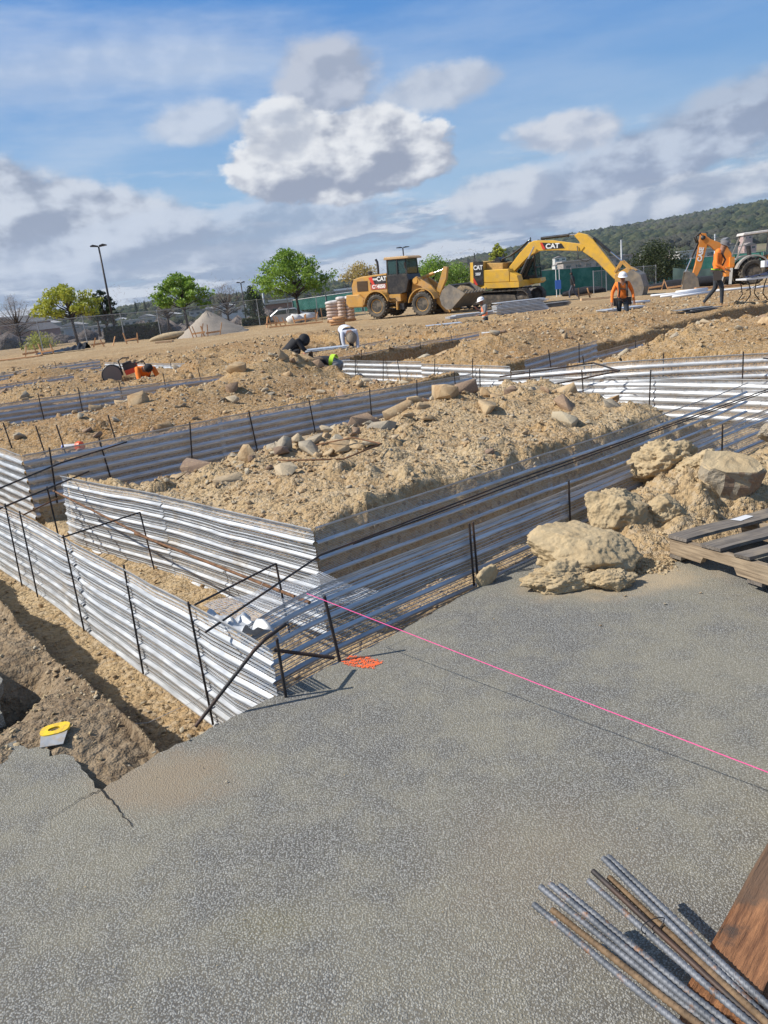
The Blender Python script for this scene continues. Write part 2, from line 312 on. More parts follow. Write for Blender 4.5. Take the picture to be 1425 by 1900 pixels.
M_SOIL = soil_mat(); M_ASPH = asphalt_mat(); M_RIB = galv_mat('galvanised_rib'); M_MESH = galv_mat('galvanised_mesh', True); M_MOPEN = galv_mat('open_mesh', True, kl=.00085, kc=.0005)
M_ROCK = rock_mat('rock', (.47, .35, .21), (.34, .22, .115), (.42, .36, .26)); M_ROCKG = rock_mat('grey_rock', (.37, .315, .235), (.26, .225, .175), (.44, .355, .24)); M_ROCKR = rock_mat('red_rock', (.27, .185, .125), (.33, .22, .14), (.24, .17, .125)); M_CLOD = rock_mat('clod', (.47, .365, .22), (.39, .29, .165), (.48, .38, .235), 9)
M_BAR = mat('rebar_steel', (.032, .030, .030), .6, .3, var=.35, vscale=20, dirt=(.16, .07, .03), dirt_amt=.45)
M_RUST = mat('rusty_steel', (.17, .085, .04), .85, .1, var=.4, vscale=25)
M_DARK = mat('dark_metal', (.025, .025, .027), .5, .4, var=.2)
M_BLACK = mat('black_rubber', (.028, .027, .026), .85, 0, var=.3, dirt=(.19, .16, .12), dirt_amt=.5)
M_WOOD = mat('weathered_wood', (.20, .165, .125), .9, var=.3, vscale=12, bump=.5)
# ------------------------------------------------------------------ mesh helpers
def tag(o, label=None, cat=None, group=None, kind=None):
    for k, v in (('label', label), ('category', cat), ('group', group), ('kind', kind)):
        if v: o[k] = v
    return o
def link(o, parent=None):
    COL.objects.link(o)
    if parent: o.parent = parent
    return o
def empty(name, loc=(0, 0, 0), rz=0.0, label=None, cat=None, group=None, rot=None):
    o = bpy.data.objects.new(name, None); o.empty_display_size = .2; link(o); o.location = loc
    o.rotation_euler = rot or (0, 0, rz); return tag(o, label, cat, group)
class MB:
    def __init__(s): s.v = []; s.f = []; s.mi = []; s.uv = None
    def add(s, vs, fs, mi=0):
        o = len(s.v); s.v += [tuple(v) for v in vs]; s.f += [tuple(i+o for i in f) for f in fs]; s.mi += [mi]*len(fs); return s
    def box(s, c, d, rot=None, mi=0, taper=(1, 1)):
        x, y, z = d[0]/2, d[1]/2, d[2]/2; tx, ty = taper
        vs = [Vector((i*x*(tx if k > 0 else 1), j*y*(ty if k > 0 else 1), k*z)) for k in (-1, 1) for j in (-1, 1) for i in (-1, 1)]
        if rot is not None: vs = [rot @ v for v in vs]
        c = Vector(c)
        return s.add([v+c for v in vs], [(0, 2, 3, 1), (4, 5, 7, 6), (0, 1, 5, 4), (2, 6, 7, 3), (0, 4, 6, 2), (1, 3, 7, 5)], mi)
    def bar(s, p, q, w, h=None, mi=0, up=(0, 0, 1)):
        p, q = Vector(p), Vector(q); h = h or w; d = q-p; L = d.length; d.normalize(); u = Vector(up)
        if abs(d.dot(u)) > .98: u = Vector((1, 0, 0))
        sx = d.cross(u).normalized(); sz = sx.cross(d)
        m = Matrix((sx, d, sz)).transposed(); return s.box((p+q)/2, (w, L, h), m, mi)
    def prism(s, pts, y0, y1, mi=0, bev=0.0):
        # polygon in x/z extruded along y, with an optional chamfer
        n = len(pts); area = sum(pts[i][0]*pts[(i+1) % n][1]-pts[(i+1) % n][0]*pts[i][1] for i in range(n))
        if area > 0: pts = pts[::-1]
        cx = sum(p[0] for p in pts)/n; cz = sum(p[1] for p in pts)/n
        if y0 > y1: y0, y1 = y1, y0
        rings = []
        def ring(y, k):
            out = []
            for i in range(n):
                a, b, c = Vector(pts[i-1]), Vector(pts[i]), Vector(pts[(i+1) % n])
                if k:
                    e1 = (b-a).normalized(); e2 = (c-b).normalized(); nn = Vector((-(e1.y+e2.y), e1.x+e2.x))
                    if nn.length < 1e-4: nn = Vector((-e1.y, e1.x))
                    nn.normalize(); b = b-nn*k
                out.append((b.x, y, b.y))
            return out
        rings = [ring(y0, -0.0), ring(y1, 0.0)] if not bev else [ring(y0, -bev if False else bev), ring(y0+bev, 0), ring(y1-bev, 0), ring(y1, bev)]
        vs = [p for r_ in rings for p in r_]; fs = [tuple(range(n))[::-1]]
        m = len(rings)
        for k in range(m-1):
            for i in range(n): j = (i+1) % n; fs.append((k*n+i, k*n+j, (k+1)*n+j, (k+1)*n+i))
        fs.append(tuple((m-1)*n+i for i in range(n)))
        return s.add(vs, fs, mi)
    def tube(s, pts, r, n=8, mi=0, cap=True):
        pts = [Vector(p) for p in pts]; m = len(pts); rs = r if isinstance(r, (list, tuple)) else [r]*m
        vs = []; up = Vector((0, 0, 1)); prev = None
        for i, p in enumerate(pts):
            d = (pts[min(i+1, m-1)]-pts[max(i-1, 0)]).normalized()
            if prev is None: sx = d.cross(up if abs(d.z) < .9 else Vector((1, 0, 0))).normalized()
            else: sx = (prev-d*prev.dot(d)).normalized()
            prev = sx; sy = d.cross(sx)
            for k in range(n):
                t = 2*math.pi*k/n; vs.append(p+(sx*math.cos(t)+sy*math.sin(t))*rs[i])
        fs = [(i*n+k, i*n+(k+1) % n, (i+1)*n+(k+1) % n, (i+1)*n+k) for i in range(m-1) for k in range(n)]
        if cap: fs += [tuple(range(n))[::-1], tuple((m-1)*n+k for k in range(n))]
        return s.add(vs, fs, mi)
    def lathe(s, prof, c=(0, 0, 0), axis='Y', n=24, mi=0):
        # prof: list of (radius, offset along axis), closed at both ends when the radius is 0
        vs = []; 
        for r_, h in prof:
            for k in range(n):
                t = 2*math.pi*k/n; a, b = r_*math.cos(t), r_*math.sin(t)
                v = {'Y': (a, h, b), 'Z': (a, b, h), 'X': (h, a, b)}[axis]; vs.append((v[0]+c[0], v[1]+c[1], v[2]+c[2]))
        fs = [(i*n+k, i*n+(k+1) % n, (i+1)*n+(k+1) % n, (i+1)*n+k) for i in range(len(prof)-1) for k in range(n)]
        fs += [tuple(range(n))[::-1], tuple((len(prof)-1)*n+k for k in range(n))]
        return s.add(vs, fs, mi)
    def build(s, name, mats, parent=None, smooth=False, loc=None, rot=None, auto=False):
        me = bpy.data.meshes.new(name); me.from_pydata(s.v, [], s.f)
        for m_ in (mats if isinstance(mats, (list, tuple)) else [mats]): me.materials.append(m_)
        if any(s.mi): me.polygons.foreach_set('material_index', s.mi)
        if smooth: me.polygons.foreach_set('use_smooth', [True]*len(me.polygons))
        me.validate(); me.update()
        import bmesh
        bm = bmesh.new(); bm.from_mesh(me); bmesh.ops.recalc_face_normals(bm, faces=bm.faces); bm.to_mesh(me); bm.free()
        if auto:
            try: me.set_sharp_from_angle(angle=R(38))
            except Exception: pass
        o = bpy.data.objects.new(name, me); link(o, parent)
        if loc: o.location = loc
        if rot: o.rotation_euler = rot
        return o
def np_mesh(name, V, Fq, mats, parent=None, smooth=False, mi=None, uv=None):
    me = bpy.data.meshes.new(name); V = np.asarray(V, np.float32); Fq = np.asarray(Fq, np.int32); k = Fq.shape[1]
    me.vertices.add(len(V)); me.vertices.foreach_set('co', V.ravel())
    me.loops.add(Fq.size); me.loops.foreach_set('vertex_index', Fq.ravel())
    me.polygons.add(len(Fq)); me.polygons.foreach_set('loop_start', np.arange(0, Fq.size, k, dtype=np.int32))
    try: me.polygons.foreach_set('loop_total', np.full(len(Fq), k, np.int32))
    except Exception: pass
    for m_ in (mats if isinstance(mats, (list, tuple)) else [mats]): me.materials.append(m_)
    if mi is not None: me.polygons.foreach_set('material_index', np.asarray(mi, np.int32))
    if smooth: me.polygons.foreach_set('use_smooth', np.ones(len(Fq), bool))
    if uv is not None:
        l = me.uv_layers.new(name='UVMap'); l.data.foreach_set('uv', np.asarray(uv, np.float32)[Fq.ravel()].ravel())
    me.update(calc_edges=True)
    o = bpy.data.objects.new(name, me); link(o, parent); return o
def copy_tree(o, parent=None):
    c = o.copy(); COL.objects.link(c)
    if parent: c.parent = parent
    for ch in list(o.children): copy_tree(ch, c)
    return c
def lettering(name, txt, size, m, parent, loc, rot, depth=.004, bold=.0, sx=1.0):
    cu = bpy.data.curves.new(name, 'FONT'); cu.body = txt; cu.size = size; cu.extrude = depth; cu.offset = bold; cu.align_x = 'CENTER'; cu.align_y = 'CENTER'
    to = bpy.data.objects.new(name, cu); COL.objects.link(to)
    me = bpy.data.meshes.new_from_object(to.evaluated_get(bpy.context.evaluated_depsgraph_get())); bpy.data.objects.remove(to)
    me.materials.clear(); me.materials.append(m); me.name = name
    o = bpy.data.objects.new(name, me); link(o, parent); o.location = loc; o.rotation_euler = rot; o.scale = (sx, 1, 1); return o
# ------------------------------------------------------------------ the ground: one sheet out to the hills
def terrain():
    ys = [-12, -3, -1, 0.2, .9, 1.4]
    y = 1.8
    while y < 90: ys.append(y); y += max(.011, .0042*y) if y < 30 else .009*y*(1+(y-30)/60)
    while y < 4200: ys.append(y); y *= 1.045
    ys.append(5300)
    U = np.linspace(-.80, .86, 760); U = np.concatenate([[-3, -1.6, -1.1], U, [1.1, 1.6, 3]])
    Yg, Ug = np.meshgrid(np.array(ys), U, indexing='ij'); Xg = Ug*(np.abs(Yg)+1.2)
    Zg = ground_h(Xg, Yg)
    V = np.stack([Xg, Yg, Zg], -1).reshape(-1, 3); n0, n1_ = Yg.shape
    i = np.arange(n0-1)[:, None]*n1_+np.arange(n1_-1)[None]; i = i.ravel()
    F = np.stack([i, i+1, i+n1_+1, i+n1_], -1)
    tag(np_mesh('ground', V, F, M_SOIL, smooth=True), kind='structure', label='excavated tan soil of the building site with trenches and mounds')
terrain()
# ------------------------------------------------------------------ asphalt: main pavement and the broken slab beside it
def slab(name, pts, m, thick=.06, z=0.0, jag=.012, step=.05, seed=1):
    rnd = random.Random(seed); out = []
    n = len(pts)
    for i in range(n):
        p, q = pts[i], pts[(i+1) % n]; L = math.dist(p[:2], q[:2]); k = max(1, int(L/step)) if len(p) < 3 else 1
        for j in range(k):
            t = j/k; jj = jag if len(p) < 3 else 0
            out.append((p[0]+(q[0]-p[0])*t+rnd.uniform(-jj, jj), p[1]+(q[1]-p[1])*t+rnd.uniform(-jj, jj)))
    b = MB(); N = len(out)
    b.add([(x, y_, z) for x, y_ in out]+[(x+rnd.uniform(-.008, .008), y_+rnd.uniform(-.012, .0), z-thick) for x, y_ in out],
          [tuple(range(N)), tuple(range(2*N-1, N-1, -1))]+[(i, (i+1) % N, N+(i+1) % N, N+i) for i in range(N)])
    return b.build(name, m)
e = [xy(*p) for p in [(13, 2.80), (3.2, 2.86), (2.85, 2.83), (2.16, 2.745), (1.75, 2.74), (1.22, 2.70), (.93, 2.70), (.67, 2.64)]]
def q2(px, py):
    d = CAMR @ Vector(((px-712.5)/1430, -(py-950)/1430, -1)); t = -EYE/d.z; return (t*d.x, t*d.y)
left = [q2(*p) for p in [(188, 1467), (176, 1450), (152, 1430), (137, 1404), (118, 1399), (96, 1402), (78, 1386), (52, 1392), (28, 1372), (6, 1384), (-30, 1370), (-70, 1376)]]
main = [(30, -4, 1), (30, 4.8, 1)]+[(e[0][0], e[0][1], 1)]+e[1:]+left+[(-2.6, 3.3), (-8, 3.4, 1), (-8, -4, 1)]
tag(slab('pavement', main, M_ASPH, jag=.010, step=.035), kind='structure', label='old grey asphalt pavement cut along the trench')
tag(slab('pavement', [q2(-30, 1225), q2(4, 1262), q2(-8, 1300), q2(2, 1325), q2(-30, 1345), (-2.6, 3.36), (-8, 3.5, 1), (-8, 3.9, 1), (-2.6, 3.9)], M_ASPH, z=.006, seed=6), kind='structure', label='broken asphalt edge at the far left')
def crack(pts, w):
    mb = MB(); rd = random.Random(3); P_ = []
    for p, q in zip(pts, pts[1:]):
        for k in range(8): t = k/8; P_.append((p[0]+(q[0]-p[0])*t+rd.uniform(-.005, .005), p[1]+(q[1]-p[1])*t+rd.uniform(-.005, .005)))
    P_.append(pts[-1]); n = len(P_); vs = []
    for i, (x, y) in enumerate(P_):
        d = Vector((P_[min(i+1, n-1)][0]-P_[max(i-1, 0)][0], P_[min(i+1, n-1)][1]-P_[max(i-1, 0)][1])).normalized(); ww = w*(1-.7*i/n)*rd.uniform(.5, 1.2); vs += [(x-d.y*ww, y+d.x*ww, .004), (x+d.y*ww, y-d.x*ww, .004)]
    mb.add(vs, [(2*i, 2*i+1, 2*i+3, 2*i+2) for i in range(n-1)]); tag(mb.build('pavement_crack', mat('crack_dark', (.02, .017, .014), 1)), kind='structure', label='thin dark crack running through the asphalt at the lower left')
crack([q2(189, 1466), q2(215, 1497), q2(245, 1536)], .004); crack([q2(188, 1467), q2(150, 1483), q2(92, 1520)], .0025)
# ------------------------------------------------------------------ formwork: ribbed galvanised lath panels
def wall(pts, h, label, face=1, pitch=.098, sheet=2.4, lean=0.0, seed=0, curl=None, ribs_out=.017, sag=.012, ruck=.0, minis=False, w_=.027, mm=None, group='galvanised lath form walls along the trenches'):
    """pts: (a, b, z_top); the ribs stand out on the left-hand side of the run when face is 1"""
    rnd = random.Random(seed)
    P3 = [Vector((*xy(p[0], p[1]), p[2])) for p in pts]
    root = empty('lath_panel_run', P3[0], 0, label, 'lath form', group); org = P3[0]
    segs = []; s = 0.0; S = [0.0]
    for p, q in zip(P3, P3[1:]): s += (q-p).length; S.append(s)
    def along(d):
        d = min(max(d, 0), s)
        for i in range(len(S)-1):
            if d <= S[i+1]+1e-9:
                t = (d-S[i])/(S[i+1]-S[i]); dr = (P3[i+1]-P3[i]).normalized(); return P3[i].lerp(P3[i+1], t), dr
    nr = max(1, int(round(h/pitch))); pit = h/nr
    dents = [(rnd.uniform(0, s), rnd.uniform(.05, h), rnd.uniform(-.018, .018), rnd.uniform(.08, .3)) for _ in range(int(s*1.6))] if (minis or ruck) else []
    prof = [(0, 0)]                                           # (height below top, outset)
    prof = [(0.0, ribs_out*.9), (0.010, ribs_out), (.018, .002)]; kinds = [0, 0]
    for k in range(1, nr+1):
        zc = k*pit
        for q in ((.27, .5, .73) if minis else ()): zm = zc-pit+q*pit; prof += [(zm-.0028, 0.0), (zm, .0045), (zm+.0028, 0.0)]; kinds += [1, 0, 0]
        prof += [(zc-w_, 0.0), (zc-w_*.45, ribs_out), (zc+w_*.45, ribs_out), (zc+w_, 0.0)]; kinds += [1, 0, 0, 0]
    d0 = 0; idx = 0
    ph = rnd.uniform(0, 9)
    while d0 < s-.05:
        d1 = min(s, d0+sheet); hgt = rnd.uniform(-.012, .012) if idx else 0; tw = rnd.uniform(-.02, .02)
        a0 = max(0, d0-.06); n = max(2, int((d1-a0)/.15)+1); V = []; UV = []
        off = .004*(idx % 2)
        for i in range(n):
            d = a0+(d1-a0)*i/(n-1); c, dr = along(d); nrm = Vector((-dr.y, dr.x, 0)).normalized()*face
            wv = math.sin(d*1.3+ph)*sag+math.sin(d*3.1+ph*2)*sag*.4; zz = math.sin(d*.9+ph)*sag*.8+hgt
            cu = 0.0; cz = 0.0
            if curl:
                for (cd_, amt, wid, dz) in curl:
                    t = max(0, 1-abs(d-cd_)/wid); cu += amt*t*t; cz += dz*t*t
            for (dz, o_) in prof:
                r_ = ruck*math.sin(d*9+dz*14+ph)*.5+sum(q_[2]*math.exp(-((d-q_[0])/q_[3])**2-((dz-q_[1])/.12)**2) for q_ in dents if abs(d-q_[0]) < 3*q_[3])
                v = c+nrm*(o_+off+wv+r_+cu*(1-dz/h*.6)+lean*dz)+Vector((0, 0, -dz*(1+tw*.3)+zz+cz*(1-dz/h)))
                V.append(v-org); UV.append((d+idx*3.3, -dz))
        m = len(prof); F = []; mi = []
        for i in range(n-1):
            for j in range(m-1): F.append((i*m+j, i*m+j+1, (i+1)*m+j+1, (i+1)*m+j)); mi.append(kinds[j])
        np_mesh('lath_sheet', V, F, [M_RIB, mm or M_MESH], root, mi=mi, uv=UV)
        d0 = d1; idx += 1
    return root
OLW = wall([(1.45, 2.70, .30), (1.45, 4.2, .30), (1.46, 9, .31), (1.5, 14, .33)], .66, 'long bright lath wall nearest on the left, with rebar stakes on its outer face', face=1, minis=True, w_=.014, seed=1, curl=[(0, -.05, .35, -.07)])
ORW = wall([(1.52, 2.99, .27), (1.9, 2.99, .30), (3, 2.99, .30), (9.2, 2.99, .30)], .55, 'dark see-through lath wall rising behind the pavement edge', face=-1, w_=.015, minis=True, mm=M_MOPEN, seed=2, curl=[(0, -.05, .4, -.05)])
ILW = wall([(2.46, 3.73, .32), (2.36, 5.6, .31), (2.16, 7.62, .30)], .70, 'bright lath wall in front of the near mound, with a curled far end', face=1, minis=True, w_=.015, seed=3, curl=[(3.9, -.10, .35, -.05)], sheet=2.0)
IRW = wall([(2.46, 3.73, .32), (4.5, 3.78, .30), (8.25, 3.83, .30)], .42, 'see-through sagging lath wall along the right foot of the near mound', face=-1, w_=.013, mm=M_MOPEN, seed=4, sag=.02, ribs_out=.02)
BLW = wall([(2.22, 8.74, .37), (4.6, 8.74, .32), (7.2, 8.8, .26), (9.3, 8.85, .19)], .68, 'long shaded lath wall across the trench behind the near mound', face=-1, seed=5)
wall([(2.22, 8.74, .37), (2.2, 10.2, .42), (2.2, 16, .42)], .82, 'bright bulging lath wall at the left edge beyond the trench crossing', face=1, seed=6, curl=[(1.4, .10, 1.2, .04)], ruck=.008)
wall([(11.0, 2.2, .34), (10.72, 4.7, .30), (10.1, 6.4, .27), (10.15, 8.7, .12)], .62, 'wide brilliant lath wall facing the camera at the right, beyond the trench', face=1, seed=7, ruck=.012)
wall([(10.18, 8.75, .18), (10.2, 11.0, .23)], .55, 'bright lath wall piece in the middle, left of the short shaded wall', face=1, seed=8)
wall([(10.22, 11.0, .27), (10.2, 13.7, .30)], .60, 'bright lath wall piece beside the bending worker in the trench', face=1, seed=9)
wall([(9.25, 1.8, .17), (9.3, 5.6, .18), (9.45, 8.0, .10), (9.3, 9.5, .08)], .50, 'bright lath wall behind the near mound with a twisted stirrup on top', face=1, seed=10, ruck=.01)
wall([(10.25, 8.5, .28), (12.8, 8.85, .30)], .42, 'short shaded lath wall with a stepped end, rising right of the trench crossing', face=-1, seed=11)
wall([(11.4, 7.9, .26), (13.1, 8.0, .27)], .5, 'short shaded lath wall standing just in front of the stepped one', face=-1, seed=12)
wall([(10.3, 14.6, .24), (13.4, 14.7, .27), (16.1, 14.9, .28)], .62, 'shaded lath wall slanting up to the right beyond the bright wall', face=-1, seed=13)
wall([(2.6, 14.6, .46), (5.5, 14.6, .40), (7.9, 14.5, .32)], .55, 'shaded lath wall in the left distance in front of the concrete saw', face=-1, seed=14)
wall([(5.5, 14.1, .38), (6.3, 14.1, .38)], .3, 'small bright lath piece standing behind the left distant wall', face=-1, seed=15, lean=-.5)
wall([(9.6, 17.2, .30), (9.6, 19.6, .28), (9.6, 21.5, .26)], .6, 'bright lath wall down in the pit behind the orange-shirted crouching worker', face=1, seed=16)
wall([(5.0, 27.0, .35), (10.0, 26.9, .38)], .5, 'thin shaded lath wall farthest at the left', face=-1, seed=17)
wall([(2.2, 20.9, .40), (7.0, 20.9, .40)], .35, 'thin shaded lath wall left of the soil heap and saw', face=-1, seed=18)
wall([(2.2, 19.0, .38), (6.6, 18.8, .38)], .25, 'low lath strip showing over the soil at the left edge', face=-1, seed=19)
wall([(9.9, 19.4, .26), (9.9, 21.6, .26), (9.8, 26, .3)], .35, 'low lath strip running back beyond the black-hooded worker', face=1, seed=20)
wall([(11.2, 16.5, .26), (15.0, 17.4, .26)], .35, 'pale lath wall right of the stooping white-shirted worker', face=-1, seed=21)
wall([(16.2, 14.9, .24), (17.2, 12.8, .2), (17.6, 11.0, .2)], .3, 'low bright lath strip beyond the slanting shaded wall', face=1, seed=22)
# ------------------------------------------------------------------ rebar
from mathutils import noise as MN0
def ribbed(pts, r, pitch=.011, n=10, amp=.13, mi=0, mb=None, slant=1.0):
    """deformed bar: two ridges along and slanted ribs round a polyline"""
    mb = mb or MB(); P_ = [Vector(p) for p in pts]; L = [0]
    for p, q in zip(P_, P_[1:]): L.append(L[-1]+(q-p).length)
    tot = L[-1]; k = max(2, int(tot/(pitch/(8 if amp > .2 else 4)))); vs = []; prev = None
    for i in range(k+1):
        d = tot*i/k; j = 0
        while j < len(L)-2 and d > L[j+1]: j += 1
        t = (d-L[j])/max(1e-9, L[j+1]-L[j]); c = P_[j].lerp(P_[j+1], t); dr = (P_[j+1]-P_[j]).normalized()
        sx = dr.cross(Vector((0, 0, 1)) if abs(dr.z) < .9 else Vector((1, 0, 0))).normalized() if prev is None else (prev-dr*prev.dot(dr)).normalized()
        prev = sx; sy = dr.cross(sx)
        for q in range(n):
            a = 2*math.pi*q/n; w_ = max(0, math.cos(2*math.pi*(d/pitch)+abs(math.sin(a/1.0))*2.6*slant))**(4 if amp > .2 else 1)
            rr = r*(1+amp*(w_-.2)) ; rr = max(rr, r*1.06*(abs(math.cos(a)) > .97))
            vs.append(c+(sx*math.cos(a)+sy*math.sin(a))*rr)
    fs = [(i*n+q, i*n+(q+1) % n, (i+1)*n+(q+1) % n, (i+1)*n+q) for i in range(k) for q in range(n)]
    fs += [tuple(range(n))[::-1], tuple(k*n+q for q in range(n))]
    return mb.add(vs, fs, mi)
def stake(a, b, zt, zb, r=.0058, tx=0.0, ty=0.0, label=None, group=None, near=False):
    x, y = xy(a, b); L = zt-zb; o = [Vector((0, 0, 0)), Vector((tx*L, ty*L, L))]
    mb = ribbed(o, r, .012 if near else .03, 8 if near else 6, .16)
    ob = mb.build('rebar_stake', M_BAR, smooth=True, loc=(x, y, zb)); return tag(ob, label, 'rebar stake', group)
GS = 'rebar stakes along the near left wall'
for i, (b, dz, t, lb) in enumerate([(3.28, .02, -.02, 'black rebar stake nearest the asphalt on the outer left wall'), (4.12, .03, .02, 'second rebar stake from the asphalt corner on the outer left wall'), (5.08, .04, .0, 'third rebar stake from the asphalt corner on the outer left wall'), (6.08, .05, .02, 'fourth rebar stake from the asphalt corner on the outer left wall'), (6.49, .05, .03, 'leftmost rebar stake on the outer left wall')]):
    stake(1.415, b, .30+dz, -.34, tx=t, ty=.02, label=lb, group=GS, near=True)
stake(1.50, 2.665, .28, -.05, .0066, .0, .0, 'short ribbed rebar stake at the crushed corner of the lath', near=True)
stake(1.86, 2.74, .33, -.04, .0075, -.10, .05, 'leaning rebar stake right of the crushed corner, beside the orange mark', near=True)
GR = 'rebar stakes along the pavement edge wall'
for a, b, zt, lb in [(3.0, 2.95, .33, 'doubled black rebar stake at the middle of the pavement edge'), (3.93, 2.95, .36, 'rebar stake just left of the soil clods'), (4.84, 2.93, .36, 'rebar stake with a bent foot behind the largest clods'), (7.0, 3.02, .40, 'tall rebar stake at the right picture edge'), (5.95, 2.95, .34, 'short rebar stake behind the split boulder')]:
    stake(a, b, zt, -.05, .0066, label=lb, group=GR, near=True)
tag(ribbed([Vector(xy(3.035, 2.95)+(-.02,)), Vector(xy(3.03, 2.95)+(.33,))], .0065, .012, 8, .2).build('rebar_stake', M_BAR, smooth=True), 'thin rebar tied beside the doubled stake at the pavement edge', 'rebar stake', GR)
# stakes along the farther walls
GF = 'rebar stakes along the distant walls'
far = [(x_, 8.70, .42-.018*x_) for x_ in (2.45, 3.1, 4.1, 5.05, 6.0, 7.0, 7.9, 8.8)]+[(x_, 14.55, .5) for x_ in (3.2, 4.2, 4.9, 5.7, 6.6, 7.4)]+[(x_, 14.62, .32) for x_ in (10.6, 11.6, 12.6, 13.6, 14.8)]+[(10.12, b_, .30) for b_ in (9.6, 10.6, 11.5, 12.1, 13.0)]+[(9.22, b_, .26) for b_ in (5.58, 6.6, 7.6, 8.6)]+[(10.4-(b_-5)*.1, b_, .34) for b_ in (3.6, 4.9, 6.0, 7.2)]+[(11.0, 8.5, .34), (11.9, 8.6, .34), (12.6, 7.88, .3), (6.6, 26.8, .5), (8.5, 26.8, .5), (9.5, 18.2, .36), (9.5, 20.4, .34)]
wn = {8.70: 'on the long shaded wall behind the near mound', 14.55: 'on the shaded wall in the left distance', 14.62: 'on the slanting shaded wall beyond the trench'}
for i, (a, b, zt) in enumerate(far):
    where = wn.get(b) or ('on a bright wall across the cross trench' if a > 9 and b < 15 else 'on a far lath wall')
    stake(a, b, zt+.02, zt-.6, .009, tx=random.Random(i).uniform(-.12, .12), label='thin dark rebar stake '+where, group=GF+' '+where)
# stakes sticking out of the soil behind the left bright wall
for a, b in [(2.6, 9.25), (2.75, 9.0), (3.35, 9.0), (2.5, 10.2)]:
    stake(a, b, .58, .2, .008, tx=-.1, label='rebar stub sticking out of the soil behind the left walls', group='rebar stubs in the soil behind the left walls')
# horizontal bars lying in the footing
def hbar(pts, label, r=.0075, m=None, near=True, name='rebar_bar', cat='rebar'):
    Q = [Vector((*xy(p[0], p[1]), p[2])) for p in pts]
    return tag(ribbed(Q, r, .012 if near else .04, 8 if near else 6, .16).build(name, m or M_BAR, smooth=True), label, cat)
hbar([(1.33, 2.98, .285), (2.2, 3.3, .315), (4.0, 3.42, .30), (8.6, 3.5, .28)], 'long black rebar running up the right trench from the crushed corner', .0056)
hbar([(2.5, 3.40, .27), (5.5, 3.46, .27), (8.6, 3.52, .25)], 'second long rebar lying beside the first in the right trench', .005)
hbar([(1.9, 3.0, .22), (1.88, 3.9, .23), (1.86, 5.0, .24)], 'rusty rebar lying lengthwise in the left trench, near piece', .0085, M_RUST)
hbar([(1.9, 4.6, .20), (1.96, 7.0, .26)], 'rusty rebar lying lengthwise in the left trench, far piece', .008, M_RUST)
hbar([(1.40, 3.20, .335), (1.95, 3.35, .335), (1.97, 3.35, -.1)], 'bent black tie bar spanning the left trench at its near end', .0055)
hbar([(1.40, 5.05, .335), (1.98, 5.15, .335), (2.0, 5.15, -.1)], 'bent black tie bar spanning the left trench in its middle', .0055)
hbar([(1.3, 6.9, .36), (2.3, 7.75, .36), (3.2, 8.3, .34)], 'black rebar crossing the trench junction at the left', .008)
hbar([(1.3, 6.5, .30), (2.4, 7.3, .30)], 'lower black rebar crossing beneath it at the left', .008)
hbar([(1.62, 7.0, .1), (2.1, 7.4, .1)], 'short rusty tie bar deep in the left trench', .007, M_RUST)
hbar([(2.0, 7.3, .25), (2.0, 7.3, -.35)], 'upright rebar standing in the trench crossing', .008)
hbar([(1.13, 2.80, -.02), (1.40, 2.70, .25), (1.46, 2.70, .28), (1.62, 2.78, .27)], 'curved brace rebar leaning on the corner stake', .0082)
hbar([(1.60, 2.88, .12), (1.84, 2.76, .02)], 'short thick rebar stub at the foot of the leaning stake', .009)
hbar([(9.15, 8.1, .17), (9.9, 6.9, .28), (9.2, 6.0, .27), (8.6, 7.0, .1)], 'long black stirrup lying over the far cross trench', .012, None, False, 'rebar_stirrup', 'stirrup')
hbar([(8.9, 7.9, .15), (9.3, 6.1, .27)], 'black bar lying within the stirrup over the cross trench', .012, None, False)
hbar([(8.5, 3.4, .32), (9.6, 4.1, .36), (9.9, 4.4, .34)], 'black rebar end projecting beyond the far end of the sagging wall', .009)
hbar([(4.3, 2.9, .14), (4.8, 2.9, .10), (4.87, 2.92, .28)], 'bent rebar hook behind the soil clods', .009)
# tie wires on the near wall stakes
for i, b in enumerate([3.28, 4.12, 5.08, 6.08]):
    mb = MB(); pts = []
    for k in range(7):
        z = .24-k*.085; x, y = xy(1.412, b)
        pts += [(x-.012, y-.004, z), (x, y-.014, z+.004), (x+.03, y-.004, z-.012), (x+.038, y+.01, z-.05), (x+.012, y-.0, z-.07)]
    mb.tube(pts, .0011, 5)
    tag(mb.build('tie_wire', M_DARK), 'thin twisted tie wires holding the lath to a near rebar stake', 'tie wire', 'tie wires on the near left wall')
# crushed metal and mesh at the corner
rr = random.Random(5); V = []; nx_, ny_ = 22, 16
for i in range(nx_):
    for j in range(ny_):
        u, v = i/(nx_-1), j/(ny_-1); x, y = xy(1.44+.22*u, 2.90+.30*v); p = Vector((x*9, y*9, 4)); fold = abs(math.sin(v*11+u*3))
        V.append((x+.012*math.sin(v*14), y+.012*math.sin(u*12), .235+.022*fold+.045*MN0.fractal(p, .9, 2, 3)-.10*u*u+.02*math.sin(u*9)))
tag(np_mesh('crumpled_lath', V, [(i*ny_+j, (i+1)*ny_+j, (i+1)*ny_+j+1, i*ny_+j+1) for i in range(nx_-1) for j in range(ny_-1)], [M_RIB]), 'crumpled bright sheet-metal scrap folded over the corner of the lath', 'lath scrap')
V = []; F = []; UV = []
for i in range(16):
    for j in range(10):
        x, y = xy(1.60+.05*i, 3.02+.06*j); V.append((x, y, .17-.004*i+.012*math.sin(i*.9)*math.cos(j*.7))); UV.append((i*.03, j*.03))
for i in range(15):
    for j in range(9): F.append((i*10+j, (i+1)*10+j, (i+1)*10+j+1, i*10+j+1))
